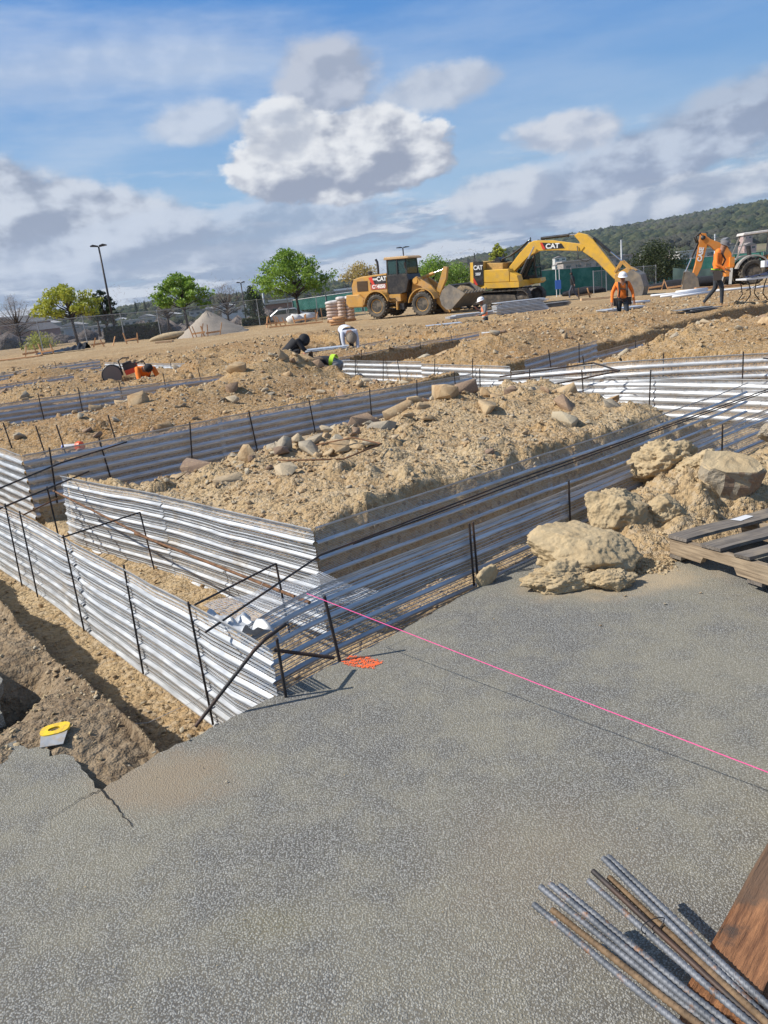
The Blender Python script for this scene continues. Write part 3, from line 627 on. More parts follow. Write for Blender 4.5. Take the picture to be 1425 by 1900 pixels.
tag(np_mesh('wire_mesh', V, F, [M_MESH], uv=UV), 'sunlit piece of expanded mesh lying inside the trench corner', 'mesh piece')
# pink string line and its end wire
p, q = Vector((-.40, 3.37, .33)), Vector((1.40, 1.62, .12))
tag(MB().tube([p, p.lerp(q, .5)+Vector((0, 0, -.004)), q], .0016, 6).build('string_line', mat('pink_string', (.85, .08, .30), .6)), 'taut pink mason string running from the lath corner across the asphalt', 'string')
tag(MB().tube([p, (-.2, 3.5, .32), (-.05, 3.62, .33)], .0012, 5).build('tie_wire', mat('bright_wire', (.6, .6, .6), .35, .9)), 'bright wire holding the end of the pink string', 'tie wire')
x, y = -1.15, 3.6
tag(MB().tube([(-.62, 3.9, .3), (-.85, 3.6, .05), (-1.0, 3.47, -.2), (-1.25, 3.35, -.24), (-1.42, 3.3, -.2)], .0013, 5).build('loose_wire', mat('bright_wire')), 'pale loose wire hanging down the outer left wall into the ditch', 'wire')
# orange paint on the asphalt
mb = MB(); rr = random.Random(3); n = 40; c = Vector((-.175, 3.265)); d = Vector((.083, -.05)); nn = Vector((.028, .040))
pts = []
for i in range(n):
    t = 2*math.pi*i/n; k = 1+rr.uniform(-.16, .14); sq = lambda v: math.copysign(abs(v)**.55, v)
    w_ = c+d*sq(math.cos(t))*k+nn*sq(math.sin(t))*k; pts.append((w_.x, w_.y, .0035))
mb.add(pts, [tuple(range(n))])
pm = bpy.data.materials.new('orange_paint'); pm.use_nodes = True; t = NT(pm.node_tree); b = t.n['Principled BSDF']; pp = t.node('ShaderNodeNewGeometry').outputs['Position']
b.inputs['Base Color'].default_value = (.86, .14, .035, 1); b.inputs['Roughness'].default_value = .8
hole = t.m('LESS_THAN', t.m('ADD', t.m('MULTIPLY', t.voro(pp, 130), .6), t.noise(pp, 60, 4, .7)), .82); mx = t.node('ShaderNodeMixShader', {0: hole}); t.l.new(t.node('ShaderNodeBsdfTransparent').outputs[0], mx.inputs[1]); t.l.new(b.outputs[0], mx.inputs[2]); t.l.new(mx.outputs[0], t.n['Material Output'].inputs[0])
tag(mb.build('paint_mark', pm), 'bright orange sprayed paint dash on the asphalt by the trench corner', 'paint mark')
# ------------------------------------------------------------------ rocks
def at(px, py, z=0.0):
    d = CAMR @ Vector(((px-712.5)/1430, -(py-950)/1430, -1)); t = (z-EYE)/d.z; return Vector((t*d.x, t*d.y, z))
def aty(px, py, y):
    d = CAMR @ Vector(((px-712.5)/1430, -(py-950)/1430, -1)); t = y/d.y; return Vector((t*d.x, y, EYE+t*d.z))
from mathutils import noise as MN
import bmesh
def ico(sub):
    bm = bmesh.new(); bmesh.ops.create_icosphere(bm, subdivisions=sub, radius=1); V = np.array([v.co[:] for v in bm.verts]); F = np.array([[v.index for v in f.verts] for f in bm.faces]); bm.free(); return V, F
def rock_shape(sub, seed, cuts=9, rough=.05, flat=.7):
    V, F = ico(sub); r_ = np.random.RandomState(seed); N = r_.normal(size=(cuts, 3)); N /= np.linalg.norm(N, axis=1)[:, None]; D = r_.uniform(.42, .74, cuts)
    dots = V @ N.T; rad = np.min(np.where(dots > .05, D/np.maximum(dots, .05), 9), axis=1); rad = np.minimum(rad, 1.15)
    if rough:
        nz = np.array([MN.fractal(Vector(v*2.2+seed*3.1), .8, 2.1, 4) for v in V]); rad = rad*(1+rough*nz)
    V = V*rad[:, None]*np.array([1, r_.uniform(.65, .95), r_.uniform(flat-.2, flat)]); return V, F
def hull_rock(seed, n=12, flat=.7):
    rd = random.Random(seed); b_ = bmesh.new(); ax = (1, rd.uniform(.6, .95), rd.uniform(flat-.25, flat))
    for _ in range(n):
        v = Vector((rd.gauss(0, 1), rd.gauss(0, 1), rd.gauss(0, 1))).normalized()*rd.uniform(.72, 1.0); v = Vector([math.copysign(abs(c)**.75, c) for c in v]); b_.verts.new([c*k for c, k in zip(v, ax)])
    r_ = bmesh.ops.convex_hull(b_, input=b_.verts); bmesh.ops.delete(b_, geom=list({g for g in r_['geom_interior'] if isinstance(g, bmesh.types.BMVert)}), context='VERTS')
    bmesh.ops.bevel(b_, geom=list(b_.edges), offset=.012, segments=1, affect='EDGES', clamp_overlap=True); bmesh.ops.triangulate(b_, faces=b_.faces); b_.verts.index_update()
    V = np.array([v.co[:] for v in b_.verts]); F = np.array([[v.index for v in f.verts] for f in b_.faces]); b_.free(); return V*.78, F
ROCKS = []
for i in range(14):
    V, F = hull_rock(100+i); o = np_mesh('rock', V, F, [M_ROCK, M_ROCKG, M_ROCKR][0 if i < 8 else (1 if i < 12 else 2)]); ROCKS.append(o.data); bpy.data.objects.remove(o)
KMESH = [tuple(rock_shape(2, 300+i, 8, 0, .8)) for i in range(12)]
rk = random.Random(11); placed = 0
def in_trench(a, b, m=.03):
    return any(t[0]-m < a < t[1]+m and t[2]-m < b < t[3]+m for t in TR) or a < 1.5
def put_rock(a, b, s, label, group=None, mesh=None, sink=.25, scale=None, rot=None, name='rock'):
    x, y = xy(a, b); me = mesh or ROCKS[rk.randrange(14)]
    o = bpy.data.objects.new(name, me); link(o); o.scale = [q*(2.05 if scale else 1.6) for q in (scale or (s, s*rk.uniform(.7, 1), s*rk.uniform(.6, 1.0)))]; o.rotation_euler = rot or (rk.uniform(-.5, .5), rk.uniform(-.5, .5), rk.uniform(0, 6.3))
    o.location = (x, y, gz(x, y, True)+s*(.5-sink)); return tag(o, label, 'rock', group)
# rocks one would point at on the near mound
for a, b, s, lb, mi, sc in [
    (3.42, 7.05, .15, 'big dark brown slab of rock at the left end of the near mound', 12, (.20, .12, .13)), (4.95, 7.35, .12, 'pale flat-topped rock on the back edge of the near mound', 1, (.19, .1, .07)),
    (5.0, 6.35, .12, 'rusty split rock with a hollow shaded end in the middle of the near mound', 13, (.17, .12, .13)), (4.0, 5.9, .12, 'grey-green slab rock beside the wire loop on the near mound', 9, (.19, .11, .10)),
    (3.85, 6.15, .11, 'pointed grey rock left of the grey-green slab', 8, (.12, .08, .11)), (3.55, 6.2, .10, 'pale leaf-shaped rock at the left front of the near mound', 2, (.10, .07, .12)),
    (4.1, 5.6, .1, 'blocky buff rock right behind the wire loop', 3, (.12, .1, .1)), (4.75, 5.75, .11, 'square grey rock below the rock pile on the near mound', 10, (.11, .1, .12)),
    (5.45, 6.35, .11, 'whitish rounded rock at the left foot of the rock pile', 4, (.16, .1, .09)), (5.95, 6.1, .15, 'largest buff rock on top of the rock pile', 5, (.15, .11, .13)),
    (6.15, 5.95, .13, 'brown leaning slab at the right of the rock pile', 12, (.13, .06, .11)), (6.0, 5.5, .10, 'small flat brown rock right of the rock pile', 6, (.17, .1, .08)),
    (6.6, 4.95, .12, 'reddish blocky rock on the right half of the near mound', 13, (.13, .1, .11)), (6.1, 4.6, .14, 'rounded buff boulder with a shaded side, right half of the near mound', 7, (.17, .14, .15)),
    (7.55, 5.1, .12, 'long pale slab near the right crest of the near mound', 0, (.22, .12, .09)), (7.35, 5.55, .11, 'low tan rock on the right crest of the near mound', 5, (.16, .1, .09)), (6.95, 4.6, .07, 'small blue-grey stone at the right of the near mound', 9, (.10, .06, .07)),
    (3.0, 6.75, .08, 'small pale wedge rock beside the big dark slab', 3, (.10, .07, .07)), (3.1, 5.85, .08, 'flat tan rock in front of the left end of the mound', 2, (.12, .08, .05)),
    (6.1, 11.0, .14, 'red-brown block of rock on the second mound', 13, (.15, .13, .17)), (4.6, 11.2, .13, 'tan upright rock in the middle of the second mound', 4, (.11, .1, .17)), (5.0, 12.9, .12, 'round-topped tan boulder under the left distant wall', 7, (.18, .12, .13)),
    (6.1, 12.7, .12, 'tall tan rock on the crest of the second mound', 1, (.11, .09, .16)), (7.0, 12.3, .13, 'wedge of tan rock leaning on the second mound crest', 6, (.17, .1, .13)), (8.1, 12.5, .12, 'pale upright stone near the bending worker', 2, (.1, .07, .15)),
    (8.95, 13.0, .2, 'wall of brown rock beside the bending worker in the trench', 5, (.15, .11, .16)), (8.85, 12.5, .18, 'dark jagged rock left of the bending worker', 12, (.11, .09, .14)),
    (13.2, 13.4, .16, 'flat-topped brown rock right of the slanting wall', 6, (.30, .2, .1)), (13.7, 12.1, .14, 'upright grey rock on the soil beyond the trench', 10, (.14, .1, .22)), (12.2, 13.2, .12, 'tan rock leaning at the foot of the slanting wall', 3, (.22, .12, .09)),
    (15.6, 7.0, .15, 'dark red rock lying in the soil at the right', 13, (.25, .16, .12)), (13.9, 5.5, .15, 'pale grey slab on the soil at the far right', 10, (.18, .14, .12)), (12.3, 5.4, .12, 'tilted buff rock right of the short shaded walls', 4, (.17, .11, .12))]:
    put_rock(a, b, s, lb, mesh=ROCKS[mi], scale=sc)
# the other larger rocks, each a thing
zones = [(2.6, 8.0, 4.0, 7.6, 135, .04, .10, 'angular tan rock lying on the near mound', 'rocks on the near mound'), (2.4, 9.1, 8.95, 13.4, 95, .05, .14, 'tan rock lying on the second mound', 'rocks on the second mound'),
         (10.5, 16, 3.9, 13.4, 55, .05, .13, 'tan rock on the soil beyond the trench at the right', 'rocks on the soil at the right'), (2.6, 9.0, 15, 20, 25, .07, .16, 'tan rock on the soil in the left distance', 'rocks in the left distance')]
for a0, a1, b0, b1, n, s0, s1, lb, g in zones:
    k = 0
    while k < n:
        a, b = rk.uniform(a0, a1), rk.uniform(b0, b1)
        if a0 < 3 and b1 < 8 and rk.random() < .75: a = rk.gauss(4.7, 1.0); b = rk.gauss(6.4, .55)
        if in_trench(a, b, .08) or not (a0 < a < a1 and b0 < b < b1): continue
        put_rock(a, b, s0+(s1-s0)*rk.random()**2, lb, g); k += 1
# rubble: uncountable small stones as one object
def rubble(name, n, sampler, m, label, seed):
    r_ = np.random.RandomState(seed); VV = []; FF = []; off = 0; A_, B_, S_ = sampler(r_, n)
    X_ = A_*CA-B_*SA; Y_ = A_*SA+B_*CA; Z_ = ground_h(X_, Y_)
    for i in range(len(A_)):
        V, F = KMESH[i % 12]; s = S_[i]; q = Matrix.Rotation(r_.uniform(0, 6.3), 3, 'Z') @ Matrix.Rotation(r_.uniform(-.7, .7), 3, 'X')
        VV.append((V*s*r_.uniform(.6, 1.1, 3)) @ np.array(q).T+np.array([X_[i], Y_[i], Z_[i]+s*.2])); FF.append(F+off); off += len(V)
    o = np_mesh(name, np.concatenate(VV), np.concatenate(FF), m); return tag(o, label, kind='stuff', cat='rubble')
KM1 = [tuple(hull_rock(400+i, 9, .85)) for i in range(12)]
def field(r_, n):
    a = []; b = []; s = []
    while len(a) < n:
        y = 3.2*math.exp(r_.uniform(0, 2.35)); x = r_.uniform(-.62, .72)*(y+1); aa, bb = toab(x, y)
        if aa < 1.5 or (bb < 2.95 and aa < 12): 
            if not (bb > 2.95 and aa > .9): continue
        if any(t[0] < aa < t[1] and t[2] < bb < t[3] for t in TR) and r_.rand() > .25: continue
        if vn(aa*.9, bb*.9) < r_.rand()*.8: continue
        a.append(aa); b.append(bb); s.append((.008+.030*r_.rand()**3)*(.6+.11*y))
    return np.array(a), np.array(b), np.array(s)
def vn(a, b): return float(vnoise(np.array([a*1.0]), np.array([b*1.0]), 7)[0])
KMESH = KM1
rubble('rubble', 17000, field, M_ROCK, 'small broken stones strewn over the excavated soil', 21)
def field2(r_, n):
    a, b, s = field(r_, n); return a, b, s*.9
rubble('rubble', 3500, field2, M_ROCKG, 'small grey stones strewn over the excavated soil', 22)
def near_bits(r_, n):
    a = []; b = []; s = []
    while len(a) < n:
        u = r_.rand()
        if u < .36: x, y = r_.normal(1.25, .38), r_.normal(3.95, .15)
        elif u < .62: x, y = r_.normal(2.3, .5), r_.normal(4.9, .35)
        elif u < .85:
            aa = r_.uniform(.95, 1.4); bb = r_.uniform(2.8, 7); a.append(aa); b.append(bb); s.append(.004+.012*r_.rand()**2); continue
        else: x, y = r_.normal(-1.6, .35), r_.normal(3.1, .4)
        aa, bb = toab(x, y); z = gz(x, y)
        if z < -.02 and y > 3 and x > 0: continue
        a.append(aa); b.append(bb); s.append(.003+.024*r_.rand()**3)
    return np.array(a), np.array(b), np.array(s)
rubble('rubble', 5200, near_bits, M_CLOD, 'crumbs of dry soil and gravel at the pavement edge and in the ditch', 23)
r_ = np.random.RandomState(77); VV = []; FF = []; off = 0
for i in range(420):
    y = 1.25*math.exp(r_.rand()*1.15); x = r_.uniform(-.62, .7)*(y+.3)
    if r_.rand() < .45: x, y = (r_.normal(-.85, .35), r_.normal(2.45, .14)) if r_.rand() < .5 else (r_.normal(1.2, .5), r_.normal(3.6, .2))
    aa, bb = toab(x, y)
    if bb > 2.66 or (aa < .75 and bb > 2.4): continue
    V, F = KM1[i % 12]; s = .0012+.0045*r_.rand()**3; VV.append(V*s*r_.uniform(.6, 1.2, 3)+np.array([x, y, s*.4+.003])); FF.append(F+off); off += len(V)
tag(np_mesh('grit', np.concatenate(VV), np.concatenate(FF), M_CLOD), 'fine loose grit scattered over the asphalt', kind='stuff', cat='grit')
# ------------------------------------------------------------------ large dry clods at the pavement edge
def clod(name, loc, sc, seed, label, cuts=7, rough=.20, rot=(0, 0, 0), m=None, sub=6, fine=.055, cat='soil clod'):
    V, F = ico(sub); r_ = np.random.RandomState(seed); N = r_.normal(size=(cuts, 3)); N /= np.linalg.norm(N, axis=1)[:, None]; D = r_.uniform(.62, .95, cuts)
    dots = V @ N.T; rad = np.min(np.where(dots > .08, D/np.maximum(dots, .08), 9), axis=1); rad = np.minimum(rad, 1.1)
    o3 = Vector((seed*1.7, seed*.9, 2.2))
    for i, v in enumerate(V):
        p = Vector(v)
        cell = MN.voronoi(p*7+o3)[0]
        rad[i] *= 1+rough*MN.fractal(p*1.8+o3, .9, 2, 5)*.6+fine*MN.fractal(p*5+o3, .5, 2.3, 6)-.035*(cell[0])
    o = np_mesh(name, V*rad[:, None]*np.array(sc), F, m or M_CLOD, smooth=True); o.location = loc; o.rotation_euler = rot
    return tag(o, label, cat)
clod('soil_clod', (1.43, 4.66, .15), (.215, .19, .215), 5, 'largest upright pale soil clod, second from the left behind the front clod', rot=(.1, .3, .2))
clod('soil_clod', (1.10, 4.12, .12), (.285, .20, .165), 8, 'broad overhanging soil clod lying in front at the pavement edge', rot=(0, .12, -.25), fine=.045, rough=.16)
clod('soil_clod', (.93, 3.93, .045), (.20, .12, .085), 12, 'low crumbly soil clod at the foot of the broad one', rough=.3, fine=.09)
clod('soil_clod', (1.17, 3.84, .035), (.12, .08, .07), 13, 'small crumbly clod resting under the broad front clod', rough=.3, fine=.09)
clod('soil_clod', (.53, 4.08, .035), (.085, .045, .055), 17, 'small lone clod at the far left of the clods, leaning on the wall', rot=(.2, -.5, .5), sub=4)
clod('soil_clod', (1.78, 4.62, .11), (.16, .14, .12), 19, 'rounded clod between the upright clod and the pallet')
clod('soil_clod', (2.15, 5.0, .30), (.15, .14, .10), 23, 'crumbly clod on the soil heap left of the split boulder', rough=.35, fine=.09)
clod('soil_clod', (2.02, 5.3, .27), (.22, .18, .16), 24, 'rough clod on the left shoulder of the soil heap', rough=.4, fine=.09)
clod('soil_clod', (2.85, 4.95, .22), (.22, .17, .12), 27, 'soil clod above the pallet at the right edge', rough=.3)
clod('soil_clod', (2.95, 5.6, .34), (.12, .09, .08), 29, 'small dark clod right behind the split boulder', rough=.3, m=M_ROCKG)
def boulder():
    top = [(-.25, -.05), (-.20, .14), (.02, .2), (.24, .10), (.29, -.04), (.20, -.15), (-.04, -.17), (-.16, -.13)]
    mb = MB(); n = 8; lv = [(0, 1.0, .19), (-.03, 1.05, .15), (-.14, .99, .02), (-.30, .85, -.15)]; vs = []
    r_ = random.Random(2)
    b_ = bmesh.new()
    for (d, k, z) in lv: vs.append([b_.verts.new((x*k+r_.uniform(-.012, .012)+d*.1, y*k+r_.uniform(-.012, .012), z+(.05*(-x)+.08*y if d > -.1 else 0)+r_.uniform(-.01, .01))) for x, y in top])
    b_.faces.new(vs[0]); b_.faces.new(vs[-1][::-1])
    for r1, r2 in zip(vs, vs[1:]):
        for i in range(n): b_.faces.new((r1[i], r2[i], r2[(i+1) % n], r1[(i+1) % n]))
    bmesh.ops.triangulate(b_, faces=b_.faces); bmesh.ops.subdivide_edges(b_, edges=b_.edges, cuts=4, use_grid_fill=True)
    for v in b_.verts: v.co += v.co.normalized()*(.020*MN.fractal(v.co*7, .9, 2, 4)+.006*MN.fractal(v.co*40, .9, 2, 2))
    bmesh.ops.recalc_face_normals(b_, faces=b_.faces)
    me = bpy.data.meshes.new('boulder'); b_.to_mesh(me); b_.free()
    me.materials.append(M_CLOD); me.materials.append(M_ROCKG); me.materials.append(M_ROCKR)
    for p in me.polygons:
        p.material_index = 0 if p.normal.z > .45 else (1 if p.normal.x < .1 else 2); p.use_smooth = False  # sun side painted in: pale lit top, grey left faces, darker shaded right
    o = bpy.data.objects.new('boulder', me); link(o); o.location = at(1350, 892, .24); o.rotation_euler = (.22, .10, -.35); o.scale = (.70, .70, .72)
    tag(o, 'split boulder with a flat top coloured as lit and grey broken face, on the soil heap', 'boulder')
boulder()
# loop of bent wire on the near mound
tag(MB().tube([Vector((*xy(*p[:2]), p[2])) for p in [(3.95, 5.75, .36), (4.15, 5.45, .41), (4.1, 5.0, .40), (3.65, 4.95, .37), (3.42, 5.45, .36), (3.4, 5.55, .36)]], .007, 6).build('bent_rebar', M_RUST, smooth=True), 'rusty rebar bent to an open loop lying on the near mound', 'rebar')
# ------------------------------------------------------------------ marker can on the second mound
c = empty('marking_can', (*xy(2.95, 9.3), gz(*xy(2.95, 9.3))+.05), 0, 'white spray can with a bright orange end lying on the soil at the left', 'spray can')
c.rotation_euler = (0, 0, R(-15))
mb = MB(); mb.lathe([(.0, -.16), (.03, -.16), (.034, -.155), (.034, .05), (.02, .075), (0, .075)], axis='X', n=16); mb.build('can_body', mat('can_white', (.55, .55, .56), .4, var=.2), c, smooth=True, auto=True)
mb = MB(); mb.lathe([(0, .04), (.05, .04), (.058, .055), (.058, .10), (.045, .115), (.02, .118), (0, .118)], axis='X', n=16); mb.build('can_cap', mat('orange_plastic', (.85, .10, .02), .45), c, smooth=True, auto=True)
mb = MB(); mb.lathe([(0, -.163), (.02, -.163), (.035, -.15), (.035, -.13), (0, -.13)], axis='X', n=16); mb.build('can_base', mat('blue_plastic', (.05, .10, .45), .45), c, smooth=True)
# ------------------------------------------------------------------ hand scraper on the soil bank
t_ = empty('hand_scraper', (-1.475, 2.91, .02), 0, 'flat scraper with a yellow grip and grey steel blade at the ditch edge', 'scraper', rot=(R(8), R(-4), R(8))); t_.scale = (.72, .72, .72)
mb = MB(); n = 28; out = []; inn = []
for i in range(n):
    a = 2*math.pi*i/n; sq = lambda v, e: math.copysign(abs(v)**e, v); out.append((.085*sq(math.cos(a), .7), .05*sq(math.sin(a), .7))); inn.append((.035*math.cos(a)-.005, .018*math.sin(a)))
vs = [(x, y, z) for z in (0, .014) for x, y in out]+[(x, y, z) for z in (0, .014) for x, y in inn]
fs = []
for i in range(n):
    j = (i+1) % n; fs += [(n+i, n+j, 3*n+j, 3*n+i), (j, i, 2*n+i, 2*n+j), (i, j, n+j, n+i), (2*n+j, 2*n+i, 3*n+i, 3*n+j)]
mb.add(vs, fs); mb.build('grip', mat('yellow_plastic', (.85, .56, .02), .4, dirt=(.3, .2, .08), dirt_amt=.5, dscale=30), t_, auto=True)
mb = MB(); mb.add([(-.075, -.035, .004), (.078, -.035, .004), (.072, -.15, .0), (-.06, -.135, .0), (-.075, -.035, .008), (.078, -.035, .008), (.072, -.15, .004), (-.06, -.135, .004)], [(0, 1, 2, 3), (7, 6, 5, 4), (0, 4, 5, 1), (1, 5, 6, 2), (2, 6, 7, 3), (3, 7, 4, 0)])
mb.build('blade', mat('worn_steel', (.33, .34, .35), .5, .4, var=.2, dirt=(.4, .3, .18), dirt_amt=.6, dscale=25), t_)
# ------------------------------------------------------------------ pallet
pl = empty('pallet', (1.60, 4.12, 0.02), R(22), 'grey weathered wooden pallet lying at the right edge on soil clods', 'pallet'); pl.rotation_euler = (R(-2), R(0), R(21))
def wood(name, c1, c2, m_='x'):
    m = bpy.data.materials.new(name); m.use_nodes = True; t = NT(m.node_tree); b = t.n['Principled BSDF']; oc = t.node('ShaderNodeTexCoord').outputs['Object']
    st = t.node('ShaderNodeMapping', {0: oc, 3: {'x': (1.2, 22, 22), 'y': (22, 1.2, 22)}[m_]}).outputs[0]
    n = t.noise(st, 3, 6, .65, Distortion=0) if False else t.noise(st, 3, 6, .65); n2 = t.noise(oc, 5, 5, .6)
    c = t.mix(t.ramp(n, .3, .72), c1, c2); c = t.mix(t.m('MULTIPLY', t.ramp(n2, .5, .7), .45), c, (.34, .27, .18))
    t.put(b.inputs['Base Color'], c); b.inputs['Roughness'].default_value = .9
    bn = t.node('ShaderNodeBump', {'Strength': .7, 'Distance': .004, 'Height': n}); t.l.new(bn.outputs[0], b.inputs['Normal']); return m
WX = wood('grey_board', (.085, .072, .06), (.21, .18, .15)); WY = wood('stringer_board', (.14, .10, .065), (.42, .32, .21), 'y')
# stringers run towards -Y, deck boards across them along X
for i, x0 in enumerate((0, .52, 1.04)):
    mb = MB(); prof = [(.0, .0), (.0, .095), (-1.2, .095), (-1.2, 0), (-.97, 0), (-.95, .038), (-.74, .038), (-.72, 0), (-.48, 0), (-.46, .038), (-.25, .038), (-.23, 0)]
    vs = [(x0, y, z+.02) for y, z in prof]+[(x0+.038, y, z+.02) for y, z in prof]; n = len(prof)
    tri = [(0, 1, 10, 11), (1, 10, 9, 9)]
    # split the notched side into quads
    def side(o): return [(o+0, o+1, o+10, o+11), (o+1, o+10, o+9), (o+1, o+9, o+6), (o+1, o+6, o+2), (o+9, o+8, o+7), (o+9, o+7, o+6), (o+6, o+5, o+2), (o+2, o+5, o+4), (o+2, o+4, o+3)]
    mb.add(vs, side(0)+[f[::-1] for f in side(n)]+[(k, (k+1) % n, n+(k+1) % n, n+k) for k in range(n)]); mb.build('stringer', WY, pl)
for i, (y0, w_, l) in enumerate([(0.0, .14, 1.10), (-.24, .14, 1.10), (-.47, .1, 1.08), (-.68, .09, 1.1), (-.88, .1, 1.1), (-1.12, .1, 1.1)]):
    mb = MB(); k = 14; vs = []
    for j in range(k+1):
        x = -.012+l*j/k; wz = .006*math.sin(j*.7+i); 
        for (yy, zz) in ((0, 0), (-w_, 0), (-w_, .018), (0, .018)): vs.append((x+(.006*math.sin(i*7+zz*90) if j in (0, k) else 0), y0+yy, .117+zz+wz*.4+(.004 if yy else 0)))
    mb.add(vs, [(j*4+q, j*4+(q+1) % 4, j*4+4+(q+1) % 4, j*4+4+q) for j in range(k) for q in range(4)]+[(3, 2, 1, 0), (k*4, k*4+1, k*4+2, k*4+3)]); mb.build('deck_board', WX, pl)
for i, (y0, w_) in enumerate([(-.0, .09), (-.55, .09), (-1.1, .09)]):
    MB().box((.54, y0-w_/2, .010), (1.09, w_, .018)).build('bottom_board', WX, pl)
mb = MB(); mb.add([(.42, -.03, .139), (.55, -.02, .139), (.56, -.07, .139), (.44, -.09, .139)], [(0, 1, 2, 3)]); mb.build('paint_smear', mat('white_paint_old', (.6, .6, .6), .8), pl)
# ------------------------------------------------------------------ timber and the rebar bundle in the foreground
tm = bpy.data.materials.new('stained_timber'); tm.use_nodes = True; t = NT(tm.node_tree); b = t.n['Principled BSDF']; oc = t.node('ShaderNodeTexCoord').outputs['Object']
st = t.node('ShaderNodeMapping', {0: oc, 3: (1.6, 16, 16)}).outputs[0]; n = t.noise(st, 4, 7, .7); n2 = t.noise(oc, 9, 6, .65); s = t.node('ShaderNodeSeparateXYZ', {0: oc})
c = t.mix(t.ramp(n, .3, .7), (.12, .05, .022), (.38, .175, .075)); c = t.mix(t.ramp(n2, .50, .66), c, (.075, .05, .035)); c = t.mix(t.ramp(t.m('ADD', s.outputs[0], t.m('MULTIPLY', n2, .3)), .42, .62), c, t.mix(n, (.085, .05, .03), (.22, .13, .075)))
t.put(b.inputs['Base Color'], c); b.inputs['Roughness'].default_value = .85
bn = t.node('ShaderNodeBump', {'Strength': .9, 'Distance': .01, 'Height': t.m('ADD', n, t.m('MULTIPLY', n2, .5))}); t.l.new(bn.outputs[0], b.inputs['Normal'])
b_ = bmesh.new(); bmesh.ops.create_cube(b_, size=1); bmesh.ops.scale(b_, vec=(1.2, .15, .135), verts=b_.verts); bmesh.ops.translate(b_, vec=(.6, 0, .0675), verts=b_.verts)
bmesh.ops.bevel(b_, geom=list(b_.edges), offset=.012, segments=2, affect='EDGES'); bmesh.ops.triangulate(b_, faces=b_.faces); bmesh.ops.subdivide_edges(b_, edges=b_.edges, cuts=7, use_grid_fill=True)
for v in b_.verts:
    v.co.y += .004*MN.fractal(Vector((v.co.x*2.5, v.co.y*12, v.co.z*12)), .8, 2, 3); v.co.z = max(.001, v.co.z+.008*MN.fractal(Vector((v.co.x*2.5+9, v.co.y*14, v.co.z*12)), .8, 2, 3)); v.co.x += .03*MN.fractal(Vector((0, v.co.y*20, v.co.z*20)), .8, 2, 3)*(v.co.x < .1)
me = bpy.data.meshes.new('timber'); b_.to_mesh(me); b_.free(); me.materials.append(tm)
o = bpy.data.objects.new('timber', me); link(o); o.location = (.572, 1.24, 0); o.rotation_euler = (0, 0, R(46)); tag(o, 'thick orange-stained timber lying on the asphalt beneath the rebar', 'timber')
M_BARN = bpy.data.materials.new('fresh_rebar'); M_BARN.use_nodes = True; t = NT(M_BARN.node_tree); b = t.n['Principled BSDF']; oc = t.node('ShaderNodeTexCoord').outputs['Object']
n = t.noise(oc, 14, 5, .6); c = t.mix(t.ramp(n, .3, .7), (.10, .108, .12), (.19, .20, .22)); c = t.mix(t.m('MULTIPLY', t.ramp(t.noise(oc, 22, 5, .7), .56, .68), .7), c, (.30, .13, .04))
t.put(b.inputs['Base Color'], c); b.inputs['Roughness'].default_value = .58; b.inputs['Metallic'].default_value = .3
bars = [  # tip px, exit px, tip height, r, label, material
    ((990, 1678), (1264, 1900), .16, 'outermost left ribbed bar of the left rebar group', 0), ((1024, 1688), (1300, 1900), .155, 'rust-streaked short bar in the left rebar group', 1), ((1002, 1645), (1318, 1900), .18, 'second grey bar from the left, lying lowest in the left rebar group', 0),
    ((1020, 1640), (1334, 1900), .19, 'thick twisted-rib bar on top of the left rebar group', 0), ((1038, 1643), (1356, 1900), .18, 'rightmost bar of the left rebar group', 0),
    ((1092, 1634), (1398, 1900), .17, 'leftmost ribbed bar of the right rebar group', 0), ((1100, 1616), (1404, 1892), .185, 'smooth dark bar with a cut end in the right rebar group', 2), ((1130, 1628), (1412, 1885), .16, 'rusty orange-brown bar between the grey ones in the right rebar group', 1),
    ((1119, 1592), (1425, 1888), .20, 'ribbed bar reaching farthest up, right rebar group', 0), ((1128, 1589), (1425, 1862), .19, 'topmost dark-edged bar of the right rebar group', 0)]
for i, (p, q, z, lb, k) in enumerate(bars):
    A_ = at(*p, z); B_ = at(*q, .152+.010*(i % 2)); d = (B_-A_); end = A_+d*1.55
    sag = Vector((0, 0, -.006)); r_ = .0076 if k != 2 else .007
    tag(ribbed([A_, A_+d*.4+sag*.5, A_+d*.8+sag, end], r_, .0125, 16, .03 if k == 2 else .26, slant=1.5).build('rebar_bar', [M_BARN, M_RUST, M_BAR][k] if k != 1 else mat('orange_rebar', (.17, .11, .06), .75, .2, var=.35, vscale=30), smooth=True), lb, 'rebar')
